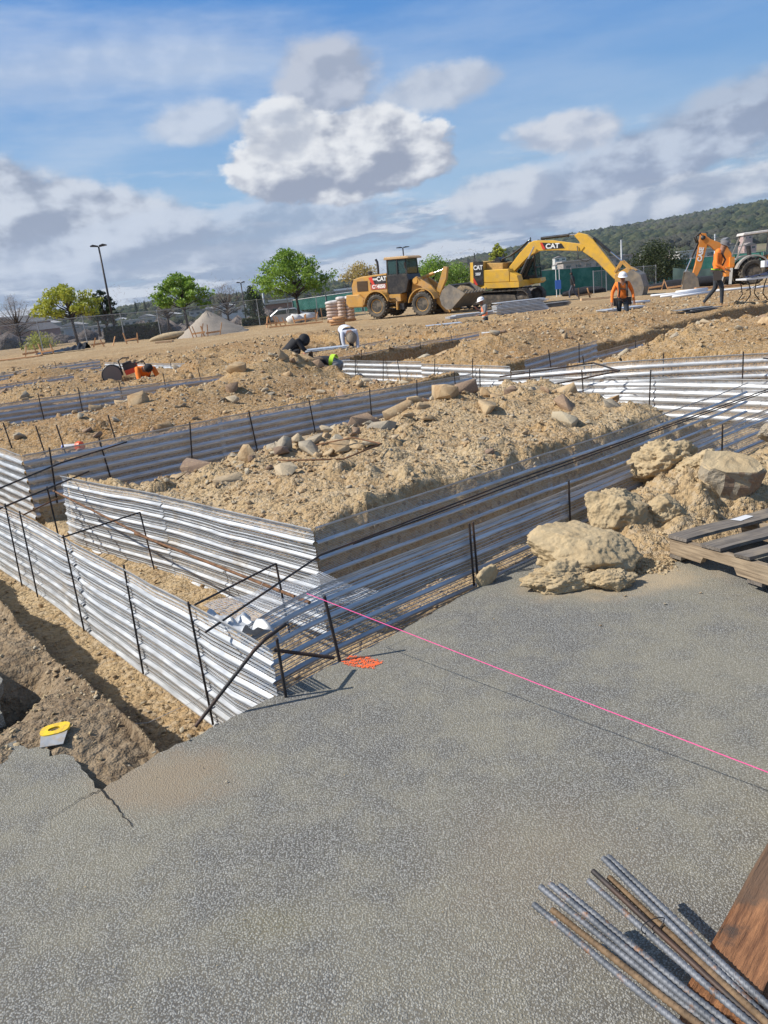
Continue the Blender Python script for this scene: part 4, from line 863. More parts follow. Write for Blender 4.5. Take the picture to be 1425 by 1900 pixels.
# one more bar from behind the timber side
A_ = at(1310, 1775, .155); B_ = at(1425, 1866, .15); tag(ribbed([A_, A_+(B_-A_)*2.2], .0082, .0135, 16, .30).build('rebar_bar', M_BARN, smooth=True), 'short bar end lying on the timber right of the right rebar group', 'rebar')
c0 = at(1212, 1712, .185); pts = []
for i in range(26):
    a = 2*math.pi*i/25; pts.append(c0+Vector((.030*math.cos(a)+.004*math.sin(2*a), .018*math.cos(a)*.6+.004*math.sin(a), .016*math.sin(a)-.010)))
tag(MB().tube(pts, .0012, 6).build('tie_wire', M_DARK, smooth=True), 'loop of black tie wire round the right group of bars', 'tie wire')
for i, (px_, py_, s_) in enumerate([(1115, 1160, .012), (1160, 1105, .014), (790, 1190, .009), (420, 1450, .008), (285, 1395, .014), (350, 1372, .012), (1300, 1100, .012), (1235, 1120, .016), (960, 1130, .01), (240, 1420, .01)]):
    p = at(px_, py_, .006); o = bpy.data.objects.new('pebble', ROCKS[i]); link(o); o.location = p; o.scale = (s_, s_*.8, s_*.7); tag(o, 'loose pebble on the asphalt', 'pebble', 'loose pebbles on the asphalt')
# ------------------------------------------------------------------ vehicle materials
M_YEL = mat('machine_yellow', (.56, .30, .065), .5, var=.10, vscale=3, dirt=(.40, .27, .15), dirt_amt=.7, dscale=2.6)
M_YEL2 = mat('machine_yellow_clean', (.74, .43, .05), .4, var=.06, vscale=2, dirt=(.46, .31, .14), dirt_amt=.45, dscale=3.0)
M_ORG = mat('machine_orange', (.72, .25, .03), .45, var=.1, vscale=2, dirt=(.40, .26, .14), dirt_amt=.35)
M_VBLK = mat('machine_black', (.022, .022, .024), .45, var=.3, dirt=(.14, .115, .085), dirt_amt=.35, dscale=2)
M_TYRE = mat('dusty_tyre', (.06, .055, .048), .9, var=.3, vscale=5, dirt=(.24, .195, .14), dirt_amt=.7, dscale=3)
M_STEEL = mat('worn_bucket_steel', (.20, .18, .155), .6, .3, var=.25, vscale=3, dirt=(.36, .29, .2), dirt_amt=.7, dscale=2)
M_TRK = mat('track_steel', (.085, .075, .065), .7, .3, var=.3, dirt=(.28, .22, .155), dirt_amt=.7, dscale=3)
M_CHR = mat('cylinder_rod', (.6, .62, .65), .2, .9)
M_GLS = mat('cab_glass', (.035, .075, .075), .08, .0, spec=.8)
M_WHT = mat('white_lettering', (.82, .82, .80), .6)
M_RED = mat('decal_red', (.65, .05, .03), .5)
M_GRY = mat('dusty_grey_paint', (.30, .29, .27), .7, var=.2, dirt=(.4, .33, .24), dirt_amt=.5)
def wheel(parent, c, r, w, name='wheel', rimm=None, lugs=22, side=-1, rimr=.56):
    e = bpy.data.objects.new(name, None); link(e, parent); e.location = c
    mb = MB(); pr = [(r*rimr*.98, -w*.36), (r*.66, -w*.47), (r*.84, -w*.5), (r*.93, -w*.43), (r*.95, -w*.2), (r*.95, w*.2), (r*.93, w*.43), (r*.84, w*.5), (r*.66, w*.47), (r*rimr*.98, w*.36)]
    mb.lathe(pr, n=40)
    for k in range(lugs):
        for s_ in (-1, 1):
            a = 2*math.pi*(k+(.5 if s_ > 0 else 0))/lugs; m_ = Matrix.Rotation(-a, 3, 'Y') @ Matrix.Rotation(R(24*s_), 3, 'X')
            q = Matrix.Rotation(-a, 3, 'Y') @ Vector((r*.965, s_*w*.25, 0)); mb.box(q, (r*.07, w*.46, r*.11), Matrix.Rotation(-a, 3, 'Y') @ Matrix.Rotation(R(28*s_), 3, 'X'))
    mb.build('tyre', M_TYRE, e)
    mb = MB(); y = side*w*.30
    mb.lathe([(0, y+side*.02), (r*.12, y+side*.02), (r*.16, y-side*.02), (r*.30, y-side*.05), (r*.34, y-side*.02), (r*.48, y-side*.0), (r*.53, y+side*.05), (r*rimr, y+side*.07), (r*rimr, y-side*.12), (0, y-side*.14)], n=28)
    for k in range(10):
        a = 2*math.pi*k/10; mb.lathe([(0, y+side*.03-side*.02), (.022, y-side*.02), (.022, y-side*.06), (0, y-side*.06)], c=(r*.24*math.cos(a), 0, r*.24*math.sin(a)), n=6)
    mb.build('rim', rimm or M_YEL, e, auto=True, smooth=True); return e
def arc(cx, cz, r, a0, a1, n=12): return [(cx+r*math.cos(R(a0+(a1-a0)*i/n)), cz+r*math.sin(R(a0+(a1-a0)*i/n))) for i in range(n+1)]
def cyl(parent, p, q, r, name='hydraulic_cylinder', frac=.55, body=None):
    p, q = Vector(p), Vector(q); m_ = p.lerp(q, frac); MB().tube([p, m_], r, 12).build(name, body or M_VBLK, parent, smooth=True, auto=True); MB().tube([m_-(m_-p).normalized()*.02, q], r*.5, 10).build('piston_rod', M_CHR, parent, smooth=True, auto=True)
# ------------------------------------------------------------------ wheel loader
g0 = aty(720, 588, 47.0)
LD = empty('wheel_loader', g0, 0, 'dusty yellow wheel loader with soil in its raised bucket, left of the excavator', 'wheel loader', rot=(R(0), R(2.2), R(-33))); LD.scale = (.92, .92, .93)
for (x, y) in ((0, -1.05), (3.25, -1.05), (0, 1.05), (3.25, 1.05)): wheel(LD, (x, y, .74), .74, .58, side=-1 if y < 0 else 1)
b = MB(); b.prism([(-2.0, 1.35), (-2.05, 2.0), (-1.85, 2.42), (-1.3, 2.55), (.62, 2.66), (.62, 1.5), (-.4, 1.45), (-.9, 1.2)], -.88, .88, 0, .04); b.build('engine_hood', M_YEL, LD)
b = MB(); b.prism([(-2.42, 1.0), (-2.35, 1.5), (-1.4, 1.5), (-1.0, 1.2), (-1.1, .72), (-2.2, .72)], -1.15, 1.15, 0, .06); b.build('counterweight', M_YEL, LD)
b = MB(); b.box((-2.08, 0, 1.9), (.10, 1.45, .95)); [b.box((-2.14, 0, 1.55+.1*k), (.03, 1.35, .03)) for k in range(8)]; b.build('rear_grille', M_VBLK, LD)
b = MB(); b.box((-1.2, -.885, 1.98), (.80, .03, .62)); [b.box((-1.2, -.905, 1.74+.08*k), (.74, .02, .03)) for k in range(7)]; b.build('side_vent', mat('vent_brown', (.10, .06, .03), .8), LD)
b = MB(); b.tube([(-.35, -.25, 2.6), (-.35, -.25, 3.1), (-.37, -.25, 3.35), (-.47, -.25, 3.52)], .075, 12); b.build('exhaust_pipe', M_VBLK, LD, smooth=True, auto=True)
b = MB(); b.lathe([(0, 2.58), (.11, 2.58), (.11, 2.72), (.15, 2.74), (.15, 2.82), (0, 2.86)], c=(-1.0, -.2, 0), axis='Z', n=14); b.build('air_intake', M_VBLK, LD, smooth=True, auto=True)
# cab
b = MB(); b.prism([(.62, 1.5), (.62, 2.52), (2.05, 2.52), (2.15, 2.2), (1.95, 1.5), (1.4, 1.35), (.9, 1.35)], -.86, .86, 0, .03); b.build('cab_base', M_VBLK, LD)
b = MB()
for x, y in ((.66, -.80), (.66, .80), (1.98, -.74), (1.98, .74), (1.36, -.81), (1.36, .81)): b.bar((x, y, 2.5), (x-(.08 if x > 1.9 else 0), y*.95, 3.42), .09, .08)
b.bar((.66, -.8, 2.54), (1.98, -.76, 2.54), .07); b.bar((.66, .8, 2.54), (1.98, .76, 2.54), .07); b.bar((.66, -.77, 3.4), (1.92, -.72, 3.4), .07); b.bar((.66, .77, 3.4), (1.92, .72, 3.4), .07); b.build('cab_frame', M_VBLK, LD)
b = MB(); b.prism([(.45, 3.42), (.50, 3.58), (2.05, 3.58), (2.22, 3.50), (2.22, 3.42)], -.88, .88, 0, .04); b.build('cab_roof', mat('roof_tan', (.52, .34, .17), .6, var=.1), LD)
gl = bpy.data.materials.new('see_through_glass'); gl.use_nodes = True; t = NT(gl.node_tree); bb = t.n['Principled BSDF']; bb.inputs['Base Color'].default_value = (.05, .10, .10, 1); bb.inputs['Roughness'].default_value = .05
mx = t.node('ShaderNodeMixShader', {0: .45}); t.l.new(bb.outputs[0], mx.inputs[1]); t.l.new(t.node('ShaderNodeBsdfTransparent', {0: (.7, .82, .8, 1)}).outputs[0], mx.inputs[2]); t.l.new(mx.outputs[0], t.n['Material Output'].inputs[0])
for nm, c, d in (('window', (1.01, -.79, 2.98), (.62, .012, .82)), ('window', (1.65, -.77, 2.98), (.55, .012, .82)), ('window', (1.01, .79, 2.98), (.62, .012, .82)), ('window', (1.65, .77, 2.98), (.55, .012, .82)), ('windscreen', (1.97, 0, 2.98), (.012, 1.4, .84)), ('rear_window', (.65, 0, 2.98), (.012, 1.5, .82))): MB().box(c, d).build(nm, gl, LD)
b = MB(); b.bar((1.98, -.9, 3.2), (2.1, -1.12, 3.2), .03); b.box((2.12, -1.14, 3.05), (.05, .16, .34)); b.build('mirror', M_VBLK, LD)
b = MB(); b.box((1.15, 0, 2.60), (.45, .5, .12)); b.box((.93, 0, 2.85), (.10, .48, .5)); b.build('seat', M_VBLK, LD)
# frames
b = MB(); b.box((.65, 0, 1.12), (1.9, 1.0, .55)); b.box((1.2, -.78, 1.18), (.80, .45, .42)); b.box((1.2, .78, 1.18), (.8, .45, .42)); b.box((1.35, -.9, .72), (.08, .4, .5)); b.box((1.05, -.9, .62), (.5, .3, .06)); b.build('rear_frame', M_YEL, LD)
b = MB(); b.box((1.75, 0, 1.0), (.5, .4, .9)); b.box((1.6, -.75, .65), (.35, .35, .35)); b.build('articulation_joint', M_VBLK, LD)
b = MB(); b.prism([(2.15, .6), (2.1, 1.6), (2.25, 2.25), (2.7, 2.3), (2.95, 1.9), (3.5, 1.35), (3.6, .75), (3.2, .55)], -.5, .5, 0, .05); b.build('front_frame', M_YEL, LD)
for x in (0, 3.25):
    for s_ in (-1, 1):
        n = 12; a0, a1 = (18, 172); pr = arc(x, .74, .92, a0, a1, n)+arc(x, .74, .86, a1, a0, n); b = MB()
        outer = arc(x, .74, .94, a0, a1, n); inner = arc(x, .74, .885, a0, a1, n)
        for i in range(n): b.add([(p[0], y, p[1]) for y in (s_*.74, s_*1.37) for p in (outer[i], outer[i+1], inner[i+1], inner[i])], [(0, 1, 2, 3), (7, 6, 5, 4), (0, 4, 5, 1), (2, 6, 7, 3), (1, 5, 6, 2), (3, 7, 4, 0)])
        b.build('mudguard', M_YEL, LD)
# lift arms, linkage, bucket
for s_ in (-1, 1):
    b = MB(); b.prism([(2.35, 2.2), (2.6, 2.35), (2.95, 2.15), (3.6, 1.75), (4.3, .95), (4.85, .35), (4.78, .15), (4.45, .2), (3.9, .75), (3.3, 1.3), (2.9, 1.75), (2.4, 1.9)], s_*.52, s_*.68, 0, .012); b.build('lift_arm', M_YEL, LD)
    b = MB(); b.lathe([(0, s_*.50), (.17, s_*.50), (.17, s_*.72), (0, s_*.72)], c=(2.52, 0, 2.1), n=16); b.build('pivot_boss', M_YEL, LD, smooth=True, auto=True)
    cyl(LD, (2.6, s_*.42, 1.2), (3.9, s_*.42, .85), .09)
b = MB(); b.box((3.95, 0, 1.15), (.3, 1.1, .22)); b.build('cross_tube', M_YEL, LD)
b = MB(); b.prism([(3.55, 1.25), (3.75, 1.0), (4.35, 2.1), (4.45, 2.75), (4.2, 2.8), (3.95, 2.2)], -.12, .12, 0, .02); b.build('bell_crank', M_YEL, LD)
cyl(LD, (2.5, 0, 2.2), (4.28, 0, 2.68), .10, body=M_YEL)
b = MB(); b.bar((3.65, 0, 1.12), (4.72, 0, .85), .14, .16); b.build('link_rod', M_YEL, LD)
oc_ = [(5.18, 1.78), (4.72, 1.45), (4.55, 1.05), (4.66, .66), (4.98, .38), (5.25, .40), (6.15, 1.22)]; ic_ = [(6.10, 1.27), (5.22, .47), (5.02, .46), (4.74, .70), (4.64, 1.04), (4.80, 1.39), (5.22, 1.70)]
b = MB(); 
for i in range(6): b.add([(p[0], y, p[1]) for y in (-1.42, 1.42) for p in (oc_[i], oc_[i+1], ic_[5-i], ic_[6-i])], [(0, 1, 2, 3), (7, 6, 5, 4), (0, 4, 5, 1), (2, 6, 7, 3), (1, 5, 6, 2), (3, 7, 4, 0)])
b.build('bucket', M_STEEL, LD)
for s_ in (-1, 1):
    b = MB(); b.prism([(5.18, 1.80), (4.70, 1.46), (4.53, 1.05), (4.64, .64), (4.97, .36), (5.26, .38), (6.20, 1.22), (6.05, 1.32)], s_*1.40, s_*1.45, 0); b.build('bucket_cheek', M_STEEL, LD)
for k in range(7): b = MB(); y = -1.35+.45*k; b.bar((6.08, y, 1.17), (6.32, y, 1.39), .09, .06); b.build('bucket_tooth', M_STEEL, LD)
V, F = ico(4); V = V*np.array([.72, 1.33, .36]); V = V[:, [0, 1, 2]]+.05*np.array([[MN.fractal(Vector(v*3), .8, 2, 4)]*3 for v in V]); o = np_mesh('soil_load', V, F, M_SOIL, LD); o.location = (5.25, 0, 1.28); o.rotation_euler = (0, R(14), 0)
b = MB(); b.prism([(-.62, 2.08), (-.48, 2.50), (.56, 2.56), (.56, 2.08), (-.2, 2.05)][::-1], -.905, -.892); b.build('decal_panel', M_VBLK, LD)
b = MB(); b.prism([(-.70, 2.46), (-.44, 2.50), (-.26, 2.02), (-.46, 2.04)][::-1], -.915, -.906); b.build('decal_stripe', M_RED, LD)
lettering('lettering', 'CAT', .36, M_WHT, LD, (.26, -.915, 2.34), (R(90), 0, 0), bold=.012); lettering('lettering', '950K', .15, M_WHT, LD, (-.22, -.918, 2.34), (R(90), 0, 0), bold=.006)
lettering('lettering', 'C64050', .30, M_WHT, LD, (0.02, -.918, 1.90), (R(90), 0, 0), bold=.012)
b = MB(); b.prism([(-.58, 1.74), (-.58, 2.03), (.56, 2.05), (.56, 1.76)][::-1], -.910, -.903); b.build('number_plate', mat('plate_red', (.45, .10, .07), .6), LD)
for z in (.55, .85, 1.15): b = MB(); b.box((1.0, -1.02, z), (.45, .18, .04)); b.build('step', M_VBLK, LD)
# ------------------------------------------------------------------ excavator
g1 = aty(938, 567, 47.5)
EX = empty('excavator', g1, 0, 'bright yellow tracked excavator with its boom reaching down to the right', 'excavator', rot=(R(1.0), R(3.2), R(-31)))
def track(y0):
    e = bpy.data.objects.new('crawler_track', None); link(e, EX); e.location = (0, y0, 0)
    path = []
    e.location.x = -.45; L_ = 1.95; r = .46
    for i in range(15): a = R(90+180*i/14); path.append((-L_+r*math.cos(a), r+.03+r*math.sin(a)))
    for i in range(1, 14): path.append((-L_+2*L_*i/14, .03))
    for i in range(15): a = R(-90+180*i/14); path.append((L_+r*math.cos(a), r+.03+r*math.sin(a)))
    for i in range(1, 14): path.append((L_-2*L_*i/14, 2*r+.03-.03*math.sin(math.pi*i/14)))
    b = MB(); n = len(path)
    for i in range(n):
        p, q = path[i], path[(i+1) % n]; d = Vector((q[0]-p[0], 0, q[1]-p[1])); L = d.length; 
        k = max(1, round(L/.19))
        for j in range(k):
            c_ = Vector((p[0], 0, p[1])).lerp(Vector((q[0], 0, q[1])), (j+.5)/k); an = math.atan2(d.z, d.x); m_ = Matrix.Rotation(-an, 3, 'Y')
            b.box(c_, (L/k*.90, .62, .045), m_); nn = Vector((d.z, 0, -d.x)).normalized(); b.box(c_+nn*.04, (.025, .62, .05), m_)
    b.build('track_shoes', M_TRK, e)
    b = MB(); b.prism([(-1.75, .28), (-1.6, .68), (-.9, .78), (.9, .78), (1.6, .68), (1.75, .28), (1.3, .2), (-1.3, .2)], -.2, .2, 0, .03); b.build('track_frame', M_TRK, e)
    for x in (-L_, L_): b = MB(); b.lathe([(0, -.17), (.12, -.17), (.2, -.13), (.36, -.13), (.39, -.1), (.39, .1), (.36, .13), (0, .17)], c=(x, 0, r+.03), n=24); b.build('idler_wheel' if x > 0 else 'drive_sprocket', M_TRK, e, smooth=True, auto=True)
    b = MB()
    for k in range(7): x = -1.35+k*.45; b.lathe([(0, -.2), (.12, -.2), (.14, -.16), (.14, .16), (.12, .2), (0, .2)], c=(x, 0, .2), n=12)
    b.build('rollers', M_TRK, e, smooth=True, auto=True)
    return e
track(-1.3); track(1.3)
b = MB(); b.box((0, 0, .68), (2.2, 2.1, .42)); b.lathe([(0, .85), (.75, .85), (.75, 1.10), (0, 1.10)], axis='Z', n=28); b.build('undercarriage', M_VBLK, EX)
b = MB()
pts = [(-1.72, -1.2)]+[(-1.72-.28*math.sin(R(a)), -1.2+2.4*(a/180)) for a in range(15, 180, 15)]+[(-1.72, 1.2), (-.7, 1.42), (1.35, 1.42), (1.35, -1.42), (-.7, -1.42)]
b.add([(x, y, 1.1) for x, y in pts]+[(x, y, 1.42) for x, y in pts], [tuple(range(len(pts)))[::-1], tuple(range(len(pts), 2*len(pts)))]+[(i, (i+1) % len(pts), len(pts)+(i+1) % len(pts), len(pts)+i) for i in range(len(pts))]); b.build('slewing_deck', M_YEL2, EX)
b = MB(); p2 = pts[:13]+[(-.98, 1.38), (-.98, -1.38)]
b.add([(x, y, 1.42) for x, y in p2]+[(x*.99, y, 2.58) for x, y in p2], [tuple(range(len(p2)))[::-1], tuple(range(len(p2), 2*len(p2)))]+[(i, (i+1) % len(p2), len(p2)+(i+1) % len(p2), len(p2)+i) for i in range(len(p2))]); b.build('counterweight', M_YEL2, EX)
b = MB(); b.prism([(-.97, 1.43), (-.97, 2.12), (.72, 2.12), (.78, 2.0), (.78, 1.43)], -1.41, -.62, 0, .03); b.build('side_housing', M_YEL2, EX)
b = MB(); b.prism([(-.95, 1.43), (-.95, 2.5), (.10, 2.45), (.10, 1.43)], -.60, 1.38, 0, .03); b.build('engine_cover', mat('cover_tan', (.50, .31, .10), .6, var=.15), EX)
b = MB(); b.tube([(-.45, -.1, 2.6), (-.45, .9, 2.6)], .17, 14); b.box((-.45, .4, 2.52), (.6, 1.5, .08)); b.bar((-.45, .95, 2.6), (-.45, .95, 2.95), .1); b.build('muffler', M_VBLK, EX, smooth=True, auto=True)
b = MB(); b.prism([(.80, 1.43), (.80, 1.95), (1.25, 1.75), (1.35, 1.43)], -1.40, -.62, 0, .03); b.build('step_box', M_YEL2, EX)
b = MB(); b.prism([(-1.42, 1.32), (-1.42, 2.62), (-.80, 2.62), (-.80, 1.32), (-1.12, 1.30)][::-1], -1.44, -1.41); b.build('decal_panel', M_VBLK, EX); b = MB(); b.prism([(-1.40, 1.75), (-1.14, 1.32), (-1.30, 1.32), (-1.43, 1.55)], -1.452, -1.441); b.build('decal_stripe', M_RED, EX)
lettering('lettering', 'CAT', .34, M_WHT, EX, (-1.11, -1.455, 2.28), (R(90), 0, 0), bold=.012, sx=.85); lettering('lettering', '335F', .20, M_WHT, EX, (-1.11, -1.455, 1.92), (R(90), 0, 0), bold=.008, sx=.85)
# cab on the far side
b = MB()
for p, q in [((.35, 1.38, 1.45), (.35, 1.38, 3.0)), ((.35, .5, 1.45), (.35, .5, 3.0)), ((1.75, 1.38, 1.45), (1.55, 1.38, 3.05)), ((1.75, .5, 1.45), (1.55, .5, 3.05)), ((.35, 1.38, 3.0), (1.55, 1.38, 3.05)), ((.35, .5, 3.0), (1.55, .5, 3.05)), ((1.75, .5, 1.5), (1.75, 1.38, 1.5)), ((1.72, .5, 2.1), (1.72, 1.38, 2.1)), ((1.55, .5, 3.05), (1.55, 1.38, 3.05))]: b.bar(p, q, .09)
b.box((.95, .94, 3.07), (1.3, .95, .07)); b.box((.95, .94, 1.5), (1.4, .9, .3)); b.build('cab_frame', M_VBLK, EX)
for c, d in (((1.68, .94, 2.55), (.012, .82, .85)), ((1.0, .49, 2.3), (1.15, .012, 1.3)), ((1.0, 1.40, 2.3), (1.15, .012, 1.3)), ((1.74, .94, 1.8), (.012, .82, .5))): MB().box(c, d).build('window', gl, EX)
b = MB(); b.box((.8, .94, 1.9), (.5, .5, .5)); b.box((.6, .94, 2.3), (.15, .5, .7)); b.build('seat', M_VBLK, EX)
b = MB(); b.bar((1.65, .35, 2.2), (1.7, .3, 2.75), .03); b.box((1.72, .28, 2.85), (.05, .2, .32)); b.build('mirror', M_VBLK, EX)
b = MB(); b.prism([(1.35, 1.18), (1.35, 1.48), (2.0, 1.48), (2.05, 1.3), (1.9, 1.18)], .4, 1.42, 0, .03); b.build('front_step', M_YEL2, EX)
# boom
b = MB(); b.prism([(.25, 1.75), (.1, 1.98), (.35, 2.35), (1.1, 3.35), (1.75, 4.05), (2.1, 4.2), (3.4, 4.12), (5.2, 3.72), (5.45, 3.5), (5.25, 3.22), (3.6, 3.38), (2.4, 3.42), (1.7, 3.05), (.75, 2.05), (.5, 1.75)], -.24, .24, 0, .03); b.build('boom', M_YEL2, EX)
b = MB(); b.prism([(2.75, 3.52), (2.6, 4.02), (3.95, 3.86), (4.15, 3.52)][::-1], -.262, -.245); b.build('decal_panel', M_VBLK, EX); b = MB(); b.prism([(2.52, 4.02), (2.70, 3.52), (2.9, 3.52), (2.66, 4.02)], -.272, -.263); b.build('decal_stripe', M_RED, EX)
lettering('lettering', 'CAT', .46, M_WHT, EX, (3.36, -.272, 3.71), (R(90), 0, 0), bold=.016)
for s_ in (-1, 1): cyl(EX, (1.1, s_*.42, 1.5), (2.15, s_*.36, 3.75), .10, 'boom_cylinder', .62)
b = MB()
for j in range(4):
    y = -.18+.1*j; b.tube([(.1, y, 1.9), (-.35, y, 2.5), (-.15, y, 3.0), (.4, y, 3.2), (1.1, y, 3.7), (1.7, y, 4.25)], .035, 7)
b.build('hydraulic_hoses', M_VBLK, EX, smooth=True); b = MB(); b.tube([(5.0, -.30, 3.6), (5.1, -.34, 2.7), (5.6, -.34, 2.45), (6.0, -.30, 2.7)], .03, 7); b.build('hose_loop', M_VBLK, EX, smooth=True)
cyl(EX, (2.5, 0, 4.32), (4.85, 0, 4.45), .11, 'stick_cylinder', .8)
b = MB(); b.prism([(4.75, 4.35), (5.0, 4.55), (5.6, 4.35), (6.0, 3.95), (6.4, 3.4), (7.75, 1.55), (7.6, 1.3), (7.35, 1.35), (6.2, 2.45), (5.35, 3.15), (5.2, 3.4), (5.1, 3.9)], -.20, .20, 0, .03); b.build('stick', M_YEL2, EX)
cyl(EX, (5.95, 0, 4.1), (7.75, 0, 2.35), .095, 'bucket_cylinder', .6)
for s_ in (-1, 1): b = MB(); b.bar((7.4, s_*.24, 1.65), (7.8, s_*.24, 2.35), .07, .12); b.bar((7.8, s_*.27, 2.35), (8.35, s_*.27, 1.75), .07, .14); b.build('bucket_link', M_YEL, EX)
b = MB(); b.prism([(7.45, 1.15), (7.4, 1.55), (8.3, 1.95), (8.75, 1.7), (8.5, 1.25), (8.0, 1.1)], -.26, .26, 0, .03); b.build('quick_coupler', M_YEL, EX)
ob_ = [(8.0, 1.45), (8.55, 1.75), (9.1, 1.5), (9.35, .95), (9.2, .35), (8.75, -.05), (8.35, -.15)]
b = MB()
for i in range(6):
    p, q = ob_[i], ob_[i+1]; d = Vector((q[0]-p[0], q[1]-p[1])).normalized(); nx, nz = d.y*-.06, d.x*.06
    b.add([(x_, y, z_) for y in (-.62, .62) for x_, z_ in (p, q, (q[0]-nx*-1*-1, q[1]-nz), (p[0]-nx, p[1]-nz))], [(0, 1, 2, 3), (7, 6, 5, 4), (0, 4, 5, 1), (2, 6, 7, 3), (1, 5, 6, 2), (3, 7, 4, 0)])
for k in range(6): x_, z_ = ob_[2][0]+.09*k*.5, ob_[2][1]-.26*k*.5; 
b.build('bucket', M_STEEL, EX)
for s_ in (-1, 1): b = MB(); b.prism(ob_+[(8.15, .5)], s_*.62, s_*.67, 0); b.build('bucket_cheek', M_STEEL, EX)
for k in range(5): b = MB(); y = -.55+.275*k; b.bar((8.38, y, -.13), (8.12, y, -.22), .08, .07); b.build('bucket_tooth', M_STEEL, EX)
def squash(v):
    v.x = .25+(v.x-.25)*.865; v.z = 1.75+(v.z-1.75)*(.74 if v.z > 1.75 else 1.16)
for o in EX.children:
    if o.name.split('.')[0] in ('boom', 'stick', 'bucket', 'bucket_cheek', 'bucket_tooth', 'bucket_link', 'quick_coupler', 'hydraulic_hoses', 'hose_loop', 'boom_cylinder', 'stick_cylinder', 'bucket_cylinder', 'piston_rod') or (o.name.startswith('decal') and max(v.co.z for v in o.data.vertices) > 3):
        for v in o.data.vertices: squash(v.co)
    elif o.name.startswith('lettering') and o.location.z > 3: l_ = o.location.copy(); squash(l_); o.location = l_; o.scale = (.87, .78, 1)
# ------------------------------------------------------------------ backhoe tractor
g2 = aty(1387, 528, 47.0)
BH = empty('backhoe_tractor', g2, 0, 'grey dusty backhoe tractor with an orange digging arm behind the walking worker', 'backhoe', rot=(0, R(1), R(-12)))
for (x, y, r, w_) in ((0, -.95, .73, .5), (0, .95, .73, .5), (2.2, -.9, .48, .32), (2.2, .9, .48, .32)): wheel(BH, (x, y, r), r, w_, side=-1 if y < 0 else 1, rimm=M_VBLK if r > .6 else M_GRY)
for s_ in (-1, 1):
    n = 10; outer = arc(0, .73, .95, 8, 165, n); inner = arc(0, .73, .86, 8, 165, n); b = MB()
    for i in range(n): b.add([(p[0], y, p[1]) for y in (s_*.62, s_*1.22) for p in (outer[i], outer[i+1], inner[i+1], inner[i])], [(0, 1, 2, 3), (7, 6, 5, 4), (0, 4, 5, 1), (2, 6, 7, 3), (1, 5, 6, 2), (3, 7, 4, 0)])
    b.build('mudguard', M_GRY, BH)
b = MB(); b.prism([(.9, .8), (.9, 1.6), (2.7, 1.45), (2.85, .8)], -.42, .42, 0, .04); b.build('engine_hood', M_ORG, BH)
b = MB(); b.box((.6, 0, .75), (3.4, .7, .35)); b.box((.2, 0, 1.0), (1.2, 1.2, .25)); b.build('chassis', M_VBLK, BH)
b = MB(); b.prism([(-.55, 2.78), (-.5, 2.92), (1.35, 2.98), (1.42, 2.86)], -.80, .80, 0, .03); b.build('canopy', mat('canopy_white', (.58, .55, .52), .7, var=.15), BH)
b = MB(); b.box((1.1, -.81, 2.92), (.6, .02, .11)); b.build('canopy_stripe', mat('canopy_pink', (.6, .2, .2), .6), BH)
b = MB()
for p, q in [((-.85, -.72, 1.45), (-.35, -.72, 2.8)), ((-.85, .72, 1.45), (-.35, .72, 2.8)), ((1.15, -.68, 1.3), (1.2, -.7, 2.9)), ((1.15, .68, 1.3), (1.2, .7, 2.9))]: b.bar(p, q, .075)
b.build('canopy_posts', M_GRY, BH)
b = MB(); b.box((.25, 0, 1.45), (.55, .55, .14)); b.box((.0, 0, 1.85), (.12, .52, .7), Matrix.Rotation(R(-8), 3, 'Y')); b.build('seat', M_VBLK, BH)
b = MB(); b.tube([(.75, 0, 1.2), (.6, 0, 1.75)], .03, 6); b.lathe([(.2, -.02), (.22, 0), (.2, .02)], c=(.6, 0, 1.78), axis='Z', n=16); b.tube([(-.6, -.2, 1.2), (-.7, -.25, 1.75)], .02, 6); b.tube([(-.6, .1, 1.2), (-.72, .1, 1.75)], .02, 6); b.build('steering_and_levers', M_VBLK, BH)
b = MB(); b.box((-1.15, 0, .85), (.35, 1.0, .55)); b.box((-1.0, 0, 1.35), (.25, .9, .6)); b.build('swing_frame', M_ORG, BH)
for s_ in (-1, 1): b = MB(); b.bar((-1.05, s_*.55, 1.0), (-1.2, s_*1.0, .12), .16, .14); b.box((-1.2, s_*1.02, .05), (.45, .35, .06)); b.build('stabiliser', M_GRY, BH)
b = MB(); b.prism([(-1.25, .75), (-1.4, 1.0), (-1.55, 1.75), (-2.15, 2.35), (-2.55, 2.62), (-2.7, 2.95), (-2.5, 3.02), (-2.15, 2.75), (-1.3, 2.35), (-.98, 1.85), (-1.0, .85)], -.18, .18, 0, .02); b.build('boom', M_ORG, BH)
b = MB(); b.prism([(-2.72, 3.15), (-2.42, 3.1), (-2.3, 2.6), (-2.62, 1.25), (-2.9, .65), (-3.15, .78), (-2.98, 1.4)], -.145, .145, 0, .02); b.build('dipper', M_ORG, BH)
b = MB(); b.lathe([(0, -.24), (.13, -.24), (.13, .24), (0, .24)], c=(-2.6, 0, 2.88), n=14); b.tube([(-2.85, -.1, 2.6), (-3.0, -.1, 3.0), (-2.75, -.1, 3.15), (-2.55, -.1, 2.85)], .05, 7); b.tube([(-2.85, .1, 2.5), (-3.05, .1, 2.95), (-2.7, .1, 3.1)], .05, 7); b.build('pivot_and_hoses', M_VBLK, BH, smooth=True)
cyl(BH, (-2.85, 0, 2.6), (-3.5, 0, 1.05), .07, 'dipper_cylinder', .5)
lettering('lettering', 'CASE', .34, M_WHT, BH, (-2.70, -.160, 1.95), (R(90), R(-80), 0), bold=.014)
